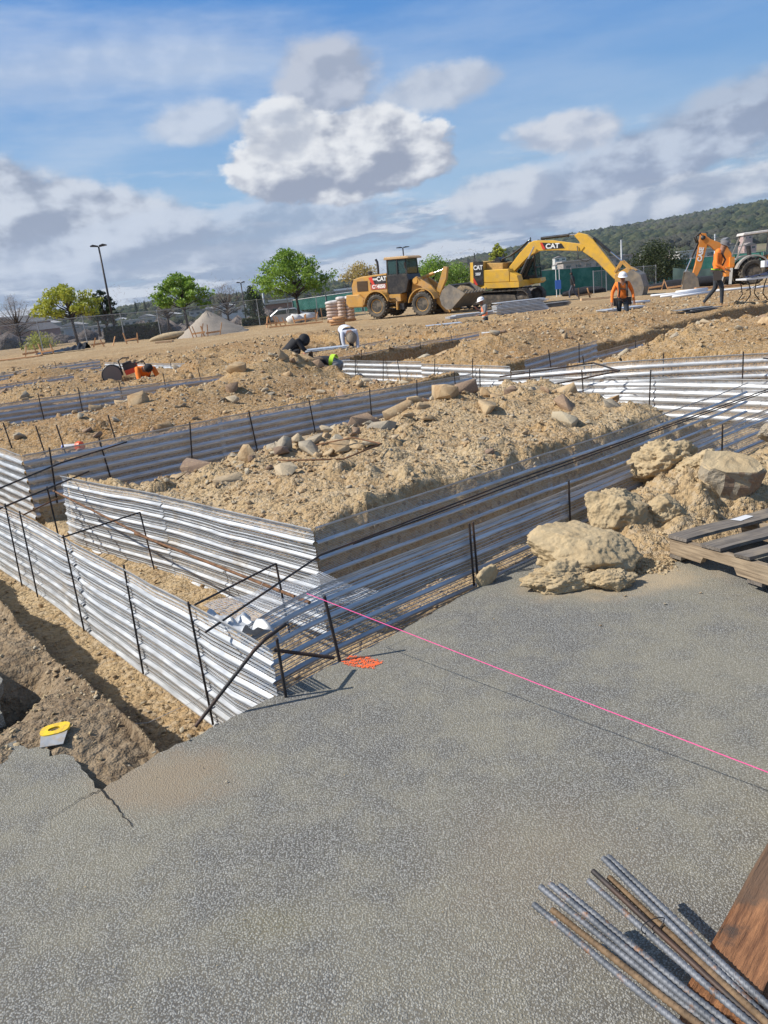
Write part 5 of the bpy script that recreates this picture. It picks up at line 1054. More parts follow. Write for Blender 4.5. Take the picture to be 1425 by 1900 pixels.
b = MB(); kb = [(-3.55, 1.05), (-3.1, .95), (-2.85, .6), (-2.75, .1), (-2.95, -.2), (-3.75, -.25), (-3.7, .2)]; b.prism(kb, -.32, -.29); b.prism(kb, .29, .32)
for i in range(4):
    p, q = kb[i], kb[i+1]; b.add([(x_, y, z_) for y in (-.29, .29) for x_, z_ in (p, q, (q[0]-.04, q[1]-.03), (p[0]-.04, p[1]-.03))], [(0, 1, 2, 3), (7, 6, 5, 4), (0, 4, 5, 1), (2, 6, 7, 3), (1, 5, 6, 2), (3, 7, 4, 0)])
b.add([(-3.74, -.29, -.24), (-3.74, .29, -.24), (-3.66, .29, .3), (-3.66, -.29, .3), (-3.70, -.29, -.24), (-3.70, .29, -.24), (-3.62, .29, .3), (-3.62, -.29, .3)], [(0, 1, 2, 3), (7, 6, 5, 4), (0, 4, 5, 1), (2, 6, 7, 3), (1, 5, 6, 2), (3, 7, 4, 0)]); b.build('bucket', M_STEEL, BH)
for s_ in (-1, 1): b = MB(); b.bar((-3.0, s_*.2, .75), (-3.5, s_*.2, 1.1), .05, .1); b.build('bucket_link', M_GRY, BH)
# ------------------------------------------------------------------ silver car beyond the fence
p = aty(540, 605, 64.0)
CR = empty('parked_car', p, R(4), 'silver parked car behind the stakes and the green tree', 'car')
b = MB(); prof = [(-2.2, .35), (-2.25, .75), (-2.1, .92), (-1.5, .98), (-.9, 1.38), (.5, 1.40), (1.15, .98), (2.05, .85), (2.25, .6), (2.2, .32), (1.8, .25), (-1.8, .25)]; b.prism([(x_, z_) for x_, z_ in prof], -.85, .85, 0, .07); b.build('body', mat('silver_paint', (.52, .53, .55), .3, .5, coat=.5), CR)
for s_ in (-1, 1): b = MB(); b.prism([(-1.35, 1.0), (-.85, 1.32), (-.2, 1.34), (-.2, 1.0)], s_*.86, s_*.875); b.build('window', M_GLS, CR); b = MB(); b.prism([(-.12, 1.0), (-.12, 1.34), (.46, 1.34), (.98, 1.0)], s_*.86, s_*.875); b.build('window', M_GLS, CR)
b = MB(); b.add([(.60, -.7, 1.37), (.60, .7, 1.37), (1.14, .75, 1.02), (1.14, -.75, 1.02)], [(0, 1, 2, 3)]); b.build('windscreen', M_GLS, CR)
for x in (-1.4, 1.4):
    for s_ in (-1, 1): b = MB(); b.lathe([(0, -.1), (.3, -.1), (.32, 0), (.3, .1), (0, .1)], c=(x, s_*.8, .32), n=20); b.build('wheel', M_BLACK, CR, smooth=True, auto=True)
for s_ in (-1, 1): b = MB(); b.box((2.2, s_*.6, .68), (.08, .35, .14)); b.build('headlight', mat('headlight', (.7, .7, .7), .2), CR)
# ------------------------------------------------------------------ people: one skinned body each, clothing by zone
def cm(n, c, r=.88, **k): return mat(n, c, r, bump=1.0, bscale=7, **k)
SK = mat('skin', (.30, .155, .095), .6); M_ORT = cm('orange_cloth', (.92, .22, .03), var=.18, vscale=5); M_BKC = cm('black_cloth', (.018, .018, .021), var=.3); M_DEN = cm('dark_trousers', (.035, .042, .052), var=.3)
M_GRC = mat('grey_cloth', (.20, .20, .20), .9, var=.2); M_WHC = mat('white_cloth', (.62, .63, .68), .85, var=.1); M_BRN = mat('brown_cloth', (.10, .07, .045), .9, var=.3); M_HVY = mat('hi_vis_yellow', (.55, .85, .05), .7); M_HEL = mat('white_helmet', (.80, .80, .80), .35); M_BOOT = mat('tan_boots', (.36, .22, .11), .8); M_STRAP = mat('dark_strap', (.05, .04, .035), .8); M_REFL = mat('reflective_tape', (.7, .7, .62), .4)
def person(loc, rz, J, mats, label, zsc=1.0):
    """J: joints in metres, +Y is the way the person faces. mats: torso, arms, legs, feet, head, hands"""
    P = {k: Vector(v) for k, v in J.items()}
    root = empty('person', loc, rz, label, 'person')
    verts = []; edges = []; rad = []; zone = []
    def av(p, r, z, par=None):
        verts.append(p); rad.append(r); zone.append(z)
        if par is not None: edges.append((par, len(verts)-1))
        return len(verts)-1
    pel = av(P['pelvis'], (.15, .12), 0)
    mid = av(P['pelvis'].lerp(P['chest'], .5), (.135, .11), 0, pel); ch = av(P['chest'], (.165, .12), 0, mid)
    nk = av(P['chest'].lerp(P['head'], .52), (.062, .062), 4, ch); hd = av(P['head'], (.085, .10), 4, nk); av(P['head']+(P['head']-P['chest']).normalized()*.09, (.065, .075), 4, hd)
    for s_ in 'LR':
        sh = av(P['sh'+s_], (.075, .075), 1, ch); el = av(P['el'+s_], (.055, .055), 1, sh); wr = av(P['wr'+s_], (.036, .036), 1, el)
        d = (P['wr'+s_]-P['el'+s_]).normalized(); pm = av(P['wr'+s_]+d*.06, (.040, .026), 5, wr); sx = d.cross(Vector((.3, 1, .1))).normalized()
        for k in range(4): f1 = av(verts[pm]+d*(.055)+sx*(.028-.019*k), (.010, .010), 5, pm); av(verts[f1]+d*(.042-.006*abs(k-1))+Vector((0, .012, -.012)), (.008, .008), 5, f1)
        av(verts[wr]+d*.05+sx*.055, (.011, .011), 5, wr)
        hp = av(P['hip'+s_], (.098, .105), 2, pel); kn = av(P['kn'+s_], (.068, .068), 2, hp); an = av(P['an'+s_], (.045, .05), 2, kn)
        td = Vector(P.get('toe'+s_, P['an'+s_]+Vector((0, .2, -.06)))); hl = av(P['an'+s_]+Vector((0, -.02, -.06)), (.045, .045), 3, an); av(td, (.042, .032), 3, hl)
    me = bpy.data.meshes.new('body'); me.from_pydata(verts, edges, []); o = bpy.data.objects.new('body', me); COL.objects.link(o)
    sm = o.modifiers.new('s', 'SKIN'); sm.use_smooth_shade = True; sb = o.modifiers.new('b', 'SUBSURF'); sb.levels = 2; sb.render_levels = 2
    for i, r_ in enumerate(rad): me.skin_vertices[0].data[i].radius = r_; me.skin_vertices[0].data[i].use_root = (i == 0)
    ev = bpy.data.meshes.new_from_object(o.evaluated_get(bpy.context.evaluated_depsgraph_get())); bpy.data.objects.remove(o)
    ev.name = 'body'; ev.materials.clear(); zm = [mats[k] for k in ('torso', 'arms', 'legs', 'feet', 'head', 'hands')]
    for m_ in zm: ev.materials.append(m_)
    VV = np.array([v.co[:] for v in ev.vertices]); C = np.array([VV[list(p.vertices)].mean(0) for p in ev.polygons])
    best = np.full(len(C), 9e9); bz = np.zeros(len(C), int)
    for a, b in edges:
        A_, B_ = np.array(verts[a]), np.array(verts[b]); d = B_-A_; t = np.clip(((C-A_) @ d)/max(1e-9, d @ d), 0, 1); dist = np.linalg.norm(C-(A_+t[:, None]*d), axis=1)-.5*min(rad[b])
        m_ = dist < best; best = np.where(m_, dist, best); bz = np.where(m_, zone[b], bz)
    ev.polygons.foreach_set('material_index', bz.astype(np.int32)); ev.polygons.foreach_set('use_smooth', [True]*len(ev.polygons)); ev.update()
    bo = bpy.data.objects.new('body', ev); link(bo, root)
    # face: nose, brow and ears
    hv = P['head']; up = (P['head']-P['chest']).normalized(); fw = P.get('face', Vector((0, 1, 0))); fw = (fw-up*fw.dot(up)).normalized(); sx = up.cross(fw)
    b = MB(); b.add([hv+fw*.095+up*.03, hv+fw*.098-sx*.014-up*.015, hv+fw*.128-up*.012, hv+fw*.098+sx*.014-up*.015], [(0, 1, 2), (0, 2, 3), (1, 3, 2)]); b.build('nose', SK, root)
    for s_ in (-1, 1): b = MB(); b.box(hv+sx*s_*.082, (.02, .035, .055)); b.build('ear', SK, root); b = MB(); b.box(hv+fw*.098+sx*s_*.032+up*.03, (.018, .012, .010)); b.build('eye', M_DARK, root)
    b = MB(); b.box(hv+fw*.100-up*.045, (.04, .010, .008)); b.build('mouth', M_RED, root)
    return root, P, up, fw, sx
def dome(parent, c, up, fw, m, name, r=.125, brim=.03, peak=0.06, h=.85):
    mb = MB(); prof = [(r, 0), (r*.99, r*.3), (r*.88, r*.62), (r*.6, r*.88), (r*.25, r*1.0), (0, r*1.02)]; n = 18; sx = up.cross(fw).normalized(); vs = []
    ring = []
    for k in range(n):
        a = 2*math.pi*k/n; f_ = math.sin(a); rr = r+brim+(peak*max(0, f_)**2); ring.append((rr, -.012))
    vs = [c+(sx*math.cos(2*math.pi*k/n)+fw*math.sin(2*math.pi*k/n))*ring[k][0]+up*ring[k][1] for k in range(n)]
    for r_, z_ in prof: vs += [c+(sx*math.cos(2*math.pi*k/n)+fw*math.sin(2*math.pi*k/n)*1.12)*r_*h/.85+up*z_ for k in range(n)]
    mb.add(vs, [(i*n+k, i*n+(k+1) % n, (i+1)*n+(k+1) % n, (i+1)*n+k) for i in range(len(prof)) for k in range(n)]); return mb.build(name, m, parent, smooth=True)
def torso_band(parent, P, z0, z1, m, name, k=1.12, yoff=0.0):
    A_, B_ = P['pelvis'], P['chest']; up = (B_-A_).normalized(); sx = (P['shR']-P['shL']).normalized(); sx = (sx-up*sx.dot(up)).normalized(); fw = up.cross(sx)
    c0 = A_.lerp(B_, z0); c1 = A_.lerp(B_, z1); n = 16; vs = []
    for c, w_ in ((c0, .158), (c0.lerp(c1, .5), .165), (c1, .178)): vs += [c+(sx*math.cos(2*math.pi*i/n)*w_*k*1.05+fw*math.sin(2*math.pi*i/n)*.128*k) for i in range(n)]
    mb = MB(); mb.add(vs, [(j*n+i, j*n+(i+1) % n, (j+1)*n+(i+1) % n, (j+1)*n+i) for j in range(2) for i in range(n)]); return mb.build(name, m, parent, smooth=True)
def stand(**kw):
    J = dict(pelvis=(0, 0, .96), chest=(0, .02, 1.34), head=(0, .05, 1.64), shL=(-.19, .01, 1.42), shR=(.19, .01, 1.42), elL=(-.27, -.03, 1.14), elR=(.27, -.03, 1.14), wrL=(-.26, .10, .92), wrR=(.26, .10, .92),
             hipL=(-.10, 0, .90), hipR=(.10, 0, .90), knL=(-.11, .03, .50), knR=(.11, .03, .50), anL=(-.11, 0, .10), anR=(.11, 0, .10)); J.update(kw); return J
B0 = dict(torso=M_ORT, arms=M_ORT, legs=M_DEN, feet=M_BOOT, head=SK, hands=SK)
# right-hand worker, walking right
pr, P, up, fw, sx = person(aty(1328, 571, 22.3)+Vector((0, 0, .02)), R(-118), stand(pelvis=(0, 0, .98), chest=(0, .08, 1.36), head=(0, .19, 1.62), elL=(-.28, -.08, 1.12), wrL=(-.20, .12, .98), elR=(.27, .02, 1.15), wrR=(.22, .24, 1.02), knL=(-.10, -.02, .52), anL=(-.1, -.33, .15), toeL=(-.1, -.16, .05), knR=(.1, .16, .53), anR=(.1, .16, .10)), dict(B0, feet=M_BOOT), 'worker in orange hooded jacket and grey cap walking by the folding table')
dome(pr, P['head']+up*.045, up, fw, mat('grey_cap', (.16, .15, .15), .8), 'cap', .112, .01, .09)
mb = MB(); mb.tube([P['shL']+Vector((.06, .12, .03)), P['chest']+Vector((-.05, .15, -.1)), P['pelvis']+Vector((-.08, .14, .1))], .02, 6); mb.build('braces', M_STRAP, pr); mb = MB(); mb.tube([P['shR']+Vector((-.06, .12, .03)), P['chest']+Vector((.05, .15, -.1)), P['pelvis']+Vector((.08, .14, .1))], .02, 6); mb.build('braces', M_STRAP, pr)
torso_band(pr, P, -.10, .06, M_STRAP, 'tool_belt', 1.16); torso_band(pr, P, .07, .14, M_HVY, 'hem_stripe', 1.14)
mb = MB(); mb.prism([(-.09, -.26), (-.10, .0), (.10, .02), (.09, -.22), (0, -.32)], -.06, .06, 0, .02); o = mb.build('tool_pouch', mat('leather_pouch', (.24, .09, .045), .8), pr); o.location = P['pelvis']+Vector((-.22, .02, .02)); o.rotation_euler = (0, 0, R(80))
V, F = ico(2); o = np_mesh('hood', V*np.array([.14, .10, .10]), F, M_ORT, pr, smooth=True); o.location = P['chest'].lerp(P['head'], .45)+Vector((0, -.07, .0))
mb = MB(); mb.box(P['pelvis']+Vector((.24, .05, -.12)), (.08, .2, .26)); mb.build('tool_pouch', M_STRAP, pr)
# middle worker, walking towards the camera
pr, P, up, fw, sx = person(aty(1156, 612, 25.0)+Vector((0, 0, .0)), R(170), stand(chest=(0, .05, 1.34), head=(0, .12, 1.62), elL=(-.31, .0, 1.15), wrL=(-.33, .10, .90), elR=(.31, .0, 1.15), wrR=(.33, .08, .90), knL=(-.11, .12, .52), anL=(-.11, .10, .12), knR=(.11, -.02, .5), anR=(.11, -.14, .12)), B0, 'worker in a white hard hat and orange shirt with dark harness walking towards the camera')
dome(pr, P['head']+up*.04, up, fw, M_HEL, 'hard_hat', .125, .02, .05)
for s_ in (-1, 1): mb = MB(); mb.tube([P['sh'+('L' if s_ < 0 else 'R')]+Vector((-s_*.06, -.1, .05)), P['sh'+('L' if s_ < 0 else 'R')]+Vector((-s_*.07, .12, .04)), P['chest']+Vector((s_*.11, .15, -.12)), P['pelvis']+Vector((s_*.13, .14, .08))], .032, 6); mb.build('harness_strap', M_STRAP, pr)
mb = MB(); mb.tube([P['chest']+Vector((-.12, .15, -.1)), P['chest']+Vector((.12, .15, -.06))], .018, 6); mb.build('harness_strap', M_STRAP, pr)
torso_band(pr, P, -.08, .08, M_STRAP, 'tool_belt', 1.16); mb = MB(); mb.box(P['pelvis']+Vector((-.22, 0, -.08)), (.10, .14, .24)); mb.build('tool_pouch', M_STRAP, pr); mb = MB(); mb.box(P['pelvis']+Vector((.22, 0, -.08)), (.10, .14, .24)); mb.build('tool_pouch', M_STRAP, pr)
# vest worker standing in a pit
pr, P, up, fw, sx = person(aty(904, 634, 32.0), R(95), stand(chest=(0, .06, 1.34), head=(0, .14, 1.62), elR=(.3, .12, 1.2), wrR=(.18, .3, 1.35), elL=(-.28, .1, 1.14), wrL=(-.2, .3, 1.1)), dict(B0, torso=mat('vest_orange', (.95, .25, .10), .8), arms=M_GRC, head=SK), 'worker in orange vest and white hard hat, waist-deep in a trench below the bucket')
dome(pr, P['head']+up*.04, up, fw, M_HEL, 'hard_hat', .13, .02, .05); torso_band(pr, P, .1, .24, M_REFL, 'vest_stripe', 1.1); torso_band(pr, P, .55, .68, M_REFL, 'vest_stripe', 1.06)
# far dark figure
pr, P, up, fw, sx = person(aty(1064, 556, 52.0), R(60), stand(chest=(0, .05, 1.36), head=(0, .08, 1.66), knL=(-.1, .2, .52), anL=(-.1, .22, .1), knR=(.1, -.02, .5), anR=(.1, -.28, .16), elL=(-.32, -.1, 1.2), wrL=(-.42, -.2, .98)), dict(torso=M_BKC, arms=M_BKC, legs=mat('faded_jeans', (.08, .09, .12), .9), feet=M_BOOT, head=M_BKC, hands=SK), 'distant figure all in dark clothes walking in front of the green fence')
torso_band(pr, P, -.1, .9, M_BKC, 'jacket', 1.15)
# crouching / bending workers
def crouch(): return dict(pelvis=(0, -.10, .38), chest=(0, .22, .66), head=(0, .46, .70), shL=(-.19, .26, .70), shR=(.19, .26, .70), elL=(-.24, .40, .44), elR=(.24, .40, .44), wrL=(-.14, .60, .30), wrR=(.14, .60, .30), hipL=(-.11, -.08, .36), hipR=(.11, -.08, .36), knL=(-.22, .30, .46), knR=(.22, .30, .46), anL=(-.18, .02, .10), anR=(.18, .02, .10))
def bend(): return dict(pelvis=(0, -.1, .92), chest=(0, .30, .88), head=(0, .55, .74), shL=(-.19, .36, .86), shR=(.19, .36, .86), elL=(-.20, .42, .58), elR=(.20, .42, .58), wrL=(-.16, .52, .34), wrR=(.16, .52, .34), hipL=(-.10, -.1, .86), hipR=(.10, -.1, .86), knL=(-.13, .02, .48), knR=(.13, .02, .48), anL=(-.13, -.08, .10), anR=(.13, -.08, .10))
pr, P, up, fw, sx = person(aty(541, 682, 21.5), R(-85), crouch(), dict(torso=M_BKC, arms=M_BKC, legs=M_BKC, feet=M_BKC, head=M_BKC, hands=M_BKC), 'worker crouching in a black hooded jacket beyond the second mound')
V, F = ico(3); o = np_mesh('hood', V*np.array([.15, .16, .17]), F, M_BKC, pr, smooth=True); o.location = P['head']+Vector((0, -.02, .0)); torso_band(pr, P, -.15, 1.05, M_BKC, 'jacket', 1.28)
pr, P, up, fw, sx = person(aty(648, 674, 22.0), R(195), bend(), dict(torso=M_WHC, arms=M_WHC, legs=M_BKC, feet=M_BOOT, head=SK, hands=SK), 'worker in a pale shirt stooping forward over the lath forms')
torso_band(pr, P, -.1, 1.1, M_WHC, 'shirt', 1.12); dome(pr, P['head']+up*.04, up, Vector((0, .1, -1)), mat('straw_hat', (.25, .2, .15), .9), 'hat', .12, .04, .0)
pr, P, up, fw, sx = person(aty(628, 752, 16.3), R(72), dict(bend(), chest=(0, .28, .98), head=(0, .50, .98), shL=(-.2, .32, .98), shR=(.2, .32, .98)), dict(torso=M_BKC, arms=M_BRN, legs=M_GRC, feet=M_BOOT, head=M_BRN, hands=SK), 'worker bent over in the trench, in grey trousers and yellow-green vest')
torso_band(pr, P, .12, .34, M_HVY, 'vest', 1.04)
pass
dome(pr, P['head']+up*.03, up, Vector((0, .3, -1)), mat('camo_cloth', (.16, .12, .085), .9, var=.6, vscale=30), 'head_covering', .14, .05, .02)
mb = MB(); mb.tube([P['wrL']+Vector((0, .0, .5)), P['head']+Vector((0, .12, .15))], .03, 8); mb.build('glove', mat('red_glove', (.6, .15, .12), .8), pr)
pr, P, up, fw, sx = person(aty(272, 736, 19.0), R(215), crouch(), dict(B0, legs=M_BKC, torso=M_ORT), 'dark-haired worker in an orange shirt crouching low beside the concrete saw')
V, F = ico(3); o = np_mesh('hair', V*np.array([.105, .115, .10]), F, M_BKC, pr, smooth=True); o.location = P['head']+up*.045
# loader operator
pr, P, up, fw, sx = person(LD.matrix_basis @ Vector((1.12, 0, 2.28)), R(-123), dict(pelvis=(0, 0, .42), chest=(0, .0, .74), head=(0, .04, 1.02), shL=(-.18, 0, .8), shR=(.18, 0, .8), elL=(-.24, .12, .55), elR=(.24, .12, .55), wrL=(-.15, .34, .6), wrR=(.15, .34, .6), hipL=(-.1, 0, .40), hipR=(.1, 0, .4), knL=(-.14, .40, .42), knR=(.14, .40, .42), anL=(-.14, .46, .08), anR=(.14, .46, .08)), dict(B0, torso=M_BKC, arms=M_BKC, legs=M_BKC, feet=M_BKC), 'operator in dark clothes seated in the loader cab')
# ------------------------------------------------------------------ concrete saw next to the crouching worker
p = aty(208, 692, 19.3); SW = empty('cutoff_saw', p+Vector((0, 0, -.05)), R(10), 'cut-off saw with a big dark blade guard and red-black motor beside the crouching worker', 'concrete saw', rot=(0, R(-12), R(12)))
b = MB(); pts = [(0, 0)]+arc(0, 0, .30, -20, 200, 16); b.prism(pts, -.07, .07, 0, .015); b.build('blade_guard', M_VBLK, SW)
b = MB(); b.lathe([(0, -.01), (.27, -.01), (.27, .01), (0, .01)], n=32); b.build('blade', mat('saw_blade', (.35, .30, .25), .5, .5), SW); b = MB(); b.lathe([(.1, -.078), (.26, -.085), (.26, -.072), (.1, -.072)], n=24); b.build('guard_face', mat('dusty_guard', (.24, .2, .16), .8), SW)
b = MB(); b.box((.55, 0, .02), (.38, .26, .26)); b.box((.5, 0, .18), (.26, .22, .08)); b.build('motor', M_VBLK, SW); b = MB(); b.box((.55, -.14, -.06), (.36, .03, .14)); b.box((.72, 0, .02), (.06, .24, .2)); b.build('motor_cover', mat('saw_red', (.65, .08, .03), .5), SW)
b = MB(); b.tube([(.3, -.02, .05), (.3, -.02, .32), (.45, -.02, .36), (.62, -.02, .30)], .02, 8); b.tube([(.72, 0, .1), (.95, 0, .1), (.98, 0, -.05)], .022, 8); b.build('handle', M_VBLK, SW)
SW.scale = (.85, .85, .85)
# ------------------------------------------------------------------ folding table
p = aty(1388, 567, 23.0); TB = empty('folding_table', Vector((p.x, 23.0, p.z)), R(-3), 'folding table with bow-shaped metal legs under a dark cloth at the right edge', 'table')
b = MB(); b.box((.85, .35, .74), (1.85, .75, .045)); b.build('table_top', mat('table_white', (.62, .62, .62), .5), TB)
for x in (.0, .55, 1.3, 1.75):
    for y in (.08, .65):
        b = MB(); b.tube([(x-(.12 if x in (0, 1.3) else -.12), y, 0), (x+(.10 if x in (0, 1.3) else -.10), y, .30), (x+(.06 if x in (0, 1.3) else -.06), y, .55), (x, y, .72)], .016, 8); b.build('leg', M_DARK, TB, smooth=True)
b = MB(); b.bar((.08, .36, .42), (.5, .36, .55), .02); b.bar((1.35, .36, .55), (1.72, .36, .42), .02); b.build('cross_brace', M_DARK, TB)
mb = MB(); n = 14; vs = []
for i in range(n):
    for j in range(6): vs.append((.1+1.6*i/(n-1), .05+.6*j/5, .775+.05*abs(math.sin(i*.9+j))+.25*math.exp(-((i-9)/3.5)**2)*math.exp(-((j-3)/2.5)**2)))
mb.add(vs, [(i*6+j, (i+1)*6+j, (i+1)*6+j+1, i*6+j+1) for i in range(n-1) for j in range(5)]); tag(mb.build('cloth', mat('navy_cloth', (.018, .022, .05), .7), smooth=True, loc=TB.location, rot=(0, 0, R(-3))), 'dark navy cloth heaped on the folding table', 'cloth')
cb = empty('carton', TB.location+Vector((.75, .2, 1.04)), R(-3), 'white carton with blue lettering on the heap on the folding table', 'carton')
MB().box((0, 0, .08), (.5, .25, .18)).build('box', mat('carton_white', (.7, .7, .72), .7), cb); lettering('lettering', 'HE', .14, mat('carton_blue', (.05, .12, .5), .6), cb, (-.08, -.128, .08), (R(90), 0, 0), bold=.006)
# ------------------------------------------------------------------ trees
def leaf_mat(name, c1, c2):
    m = bpy.data.materials.new(name); m.use_nodes = True; t = NT(m.node_tree); b = t.n['Principled BSDF']
    r_ = t.node('ShaderNodeNewGeometry').outputs['Random Per Island']; c = t.mix(r_, c1, c2); t.put(b.inputs['Base Color'], c); b.inputs['Roughness'].default_value = .6
    tl = t.node('ShaderNodeBsdfTranslucent', {0: c}); mx = t.node('ShaderNodeMixShader', {0: .35}); t.l.new(b.outputs[0], mx.inputs[1]); t.l.new(tl.outputs[0], mx.inputs[2]); t.l.new(mx.outputs[0], t.n['Material Output'].inputs[0]); return m
L_GRN = leaf_mat('leaf_green', (.10, .20, .02), (.32, .46, .06)); L_YEL = leaf_mat('leaf_yellow_green', (.26, .30, .03), (.52, .52, .07)); L_OAK = leaf_mat('leaf_dark', (.025, .04, .014), (.075, .095, .03))
L_DRK = leaf_mat('leaf_conifer', (.02, .04, .02), (.06, .09, .04)); L_GOLD = leaf_mat('leaf_golden', (.38, .27, .07), (.58, .46, .15)); L_TWG = leaf_mat('twigs', (.16, .125, .10), (.30, .25, .21)); M_BARK = mat('bark', (.055, .045, .038), .95, var=.3)
def leaves(centres, n, spread, size, seed, twig=False):
    r_ = np.random.RandomState(seed); C = centres[r_.randint(0, len(centres), n)]; d = r_.normal(size=(n, 3)); d /= np.linalg.norm(d, axis=1)[:, None]
    P_ = C+d*(spread*r_.rand(n, 1)**.45)*np.array([1, 1, .75]); a = r_.normal(size=(n, 3)); a /= np.linalg.norm(a, axis=1)[:, None]; b = np.cross(a, r_.normal(size=(n, 3))); b /= np.linalg.norm(b, axis=1)[:, None]
    s = size*r_.uniform(.55, 1.3, (n, 1)); w_ = s*(.12 if twig else .6); s = s*(3.0 if twig else 1)
    V = np.stack([P_-a*s, P_+b*w_, P_+a*s, P_-b*w_], 1).reshape(-1, 3); return V, np.arange(4*n).reshape(-1, 4)
def tree(px_, pybase, y, h, rw, m, label, seed, nl=6000, size=.095, trunk=.10, crown0=.35, lean=0.0, group=None, name='tree', twig=False, clump=.29, nb=30, shape=1.0):
    p = aty(px_, pybase, y); z0 = min(gz(p.x, y), p.z) if y < 62 else p.z
    e = empty(name, (p.x, y, z0), 0, label, 'tree', group); rd = random.Random(seed); H = h+(p.z-z0)
    b = MB(); tips = []; top = Vector((lean*H, 0, H*.93)); fork = Vector((lean*H*crown0*.6, 0, H*crown0)); b.tube([(0, 0, -.2), fork*.5, fork], [trunk*1.25, trunk, trunk*.85], 8)
    for i in range(nb):
        t = (i+.5)/nb; a = i*2.399+rd.uniform(-.4, .4); hh = crown0+.08+(1-crown0-.12)*t; prof = math.sin(math.pi*min(1, (.20+.80*t)**(.8*shape)))**.7; r_ = rw*prof*rd.uniform(.65, 1.05)
        q = Vector((lean*H*hh+r_*math.cos(a), r_*math.sin(a), H*hh+rd.uniform(-.15, .15))); mid_ = fork.lerp(q, .5)+Vector((0, 0, .12*H*rd.random())); 
        b.tube([fork.lerp(top, max(0, t*.5-.05)), mid_, q], [trunk*.45, trunk*.25, trunk*.08], 5); tips += [q, mid_.lerp(q, .5), q.lerp(Vector((lean*H*hh, 0, H*hh)), .25)]
    b.build('trunk', M_BARK, e, smooth=True); C = np.array([t[:] for t in tips]); V, F = leaves(C, int(nl*.72), clump*rw*.60, size, seed, twig); np_mesh('crown', V, F, m, e); return e
tree(146, 640, 56.0, 4.1, 2.35, L_YEL, 'yellow-green young tree behind the fence at the left', 1, lean=-.10, crown0=.42, nl=7000)
tree(350, 612, 57.5, 4.0, 2.1, L_GRN, 'green young tree behind the fence, left of the gravel pile', 2, crown0=.40, nl=7500, lean=-.06)
tree(557, 592, 58.5, 4.9, 2.9, L_GRN, 'large green tree behind the silver car', 3, crown0=.33, nl=11000, lean=-.08, nb=40)
tree(672, 545, 82.0, 2.9, 2.0, L_GOLD, 'golden-leafed tree showing above the loader engine hood', 4, nl=3500, clump=.5)
tree(806, 540, 76.0, 3.0, 2.2, L_GRN, 'bright green shrubby tree behind the loader arms', 5, nl=6000, crown0=.15, clump=.6)
tree(850, 540, 80.0, 2.6, 1.8, L_GRN, 'low green tree just left of the excavator counterweight', 6, nl=4500, crown0=.15, clump=.6)
tree(925, 500, 90.0, 2.7, 1.1, L_YEL, 'thin yellow-green tree rising behind the excavator', 7, nl=3000, crown0=.2)
tree(1215, 520, 60.0, 2.55, 2.5, L_OAK, 'dark round oak in front of the green screen at the right', 8, nl=15000, crown0=.12, size=.07, clump=.62, nb=46, shape=.8)
tree(200, 618, 62.0, 3.3, 1.2, L_DRK, 'dark thin evergreen right of the yellow-green tree', 9, nl=3500, crown0=.15)
tree(186, 620, 66.0, 2.6, 1.1, L_TWG, 'bare grey tree left of the tall lamp post', 13, nl=1500, twig=True, size=.06)
tree(40, 640, 60.0, 3.6, 2.0, L_TWG, 'bare spreading tree at the left edge behind the fence', 10, nl=2600, twig=True, size=.06, crown0=.25)
tree(425, 600, 66.0, 3.2, 1.6, L_TWG, 'bare reddish-grey tree right of the gravel pile', 11, nl=2000, twig=True, size=.06, crown0=.2)
tree(314, 608, 62.0, 2.2, 1.0, L_TWG, 'small bare tree above the clipped hedge', 12, nl=900, twig=True, size=.05, crown0=.3)
tree(475, 595, 64.0, 2.6, .8, L_DRK, 'small dark evergreen shrub left of the silver car', 14, nl=2500, crown0=.05, clump=.7)
tree(78, 655, 58.0, 1.3, 1.1, L_YEL, 'low yellow-green bush behind the fence at the left', 15, nl=2500, crown0=.05, clump=.8, size=.06)
# dark ridge conifers and round trees one can tell apart against the sky
for i, (px_, pt, y, h, kind) in enumerate([(984, 441, 1500, 22, 1), (940, 462, 1300, 14, 0), (868, 478, 1200, 16, 1), (880, 470, 1250, 15, 1), (1133, 418, 1900, 16, 0), (1251, 404, 2100, 14, 0), (1225, 409, 2100, 9, 0), (1300, 402, 2200, 10, 0), (1388, 392, 2300, 15, 0), (840, 490, 900, 9, 1), (250, 560, 700, 11, 1), (267, 558, 700, 10, 1), (60, 575, 500, 5, 0), (395, 548, 700, 8, 1), (425, 545, 700, 9, 1), (438, 541, 720, 9, 1)]):
    p = aty(px_, pt, y); z0 = gz(p.x, y)-1; H = max(h, p.z-z0); e = empty('distant_tree', (p.x, y, z0), 0, 'dark conifer standing against the sky on the far ridge' if kind else 'round dark tree standing against the sky on the far ridge', 'tree', 'conifers on the far ridge' if kind else 'round trees on the far ridge')
    r_ = np.random.RandomState(i); n = 500; t = r_.rand(n); w_ = (1-t)*h*.22 if kind else np.sin(np.pi*np.clip(t*1.0, 0, 1))*h*.45
    a = r_.rand(n)*6.28; C = np.stack([w_*np.cos(a)*r_.rand(n)**.5, w_*np.sin(a)*r_.rand(n)**.5, H-h+h*t], 1); V, F = leaves(C, n, h*.04, h*.045, i); np_mesh('crown', V, F, L_DRK, e)
    MB().tube([(0, 0, 0), (0, 0, H-h*.2)], h*.02, 6).build('trunk', M_BARK, e)
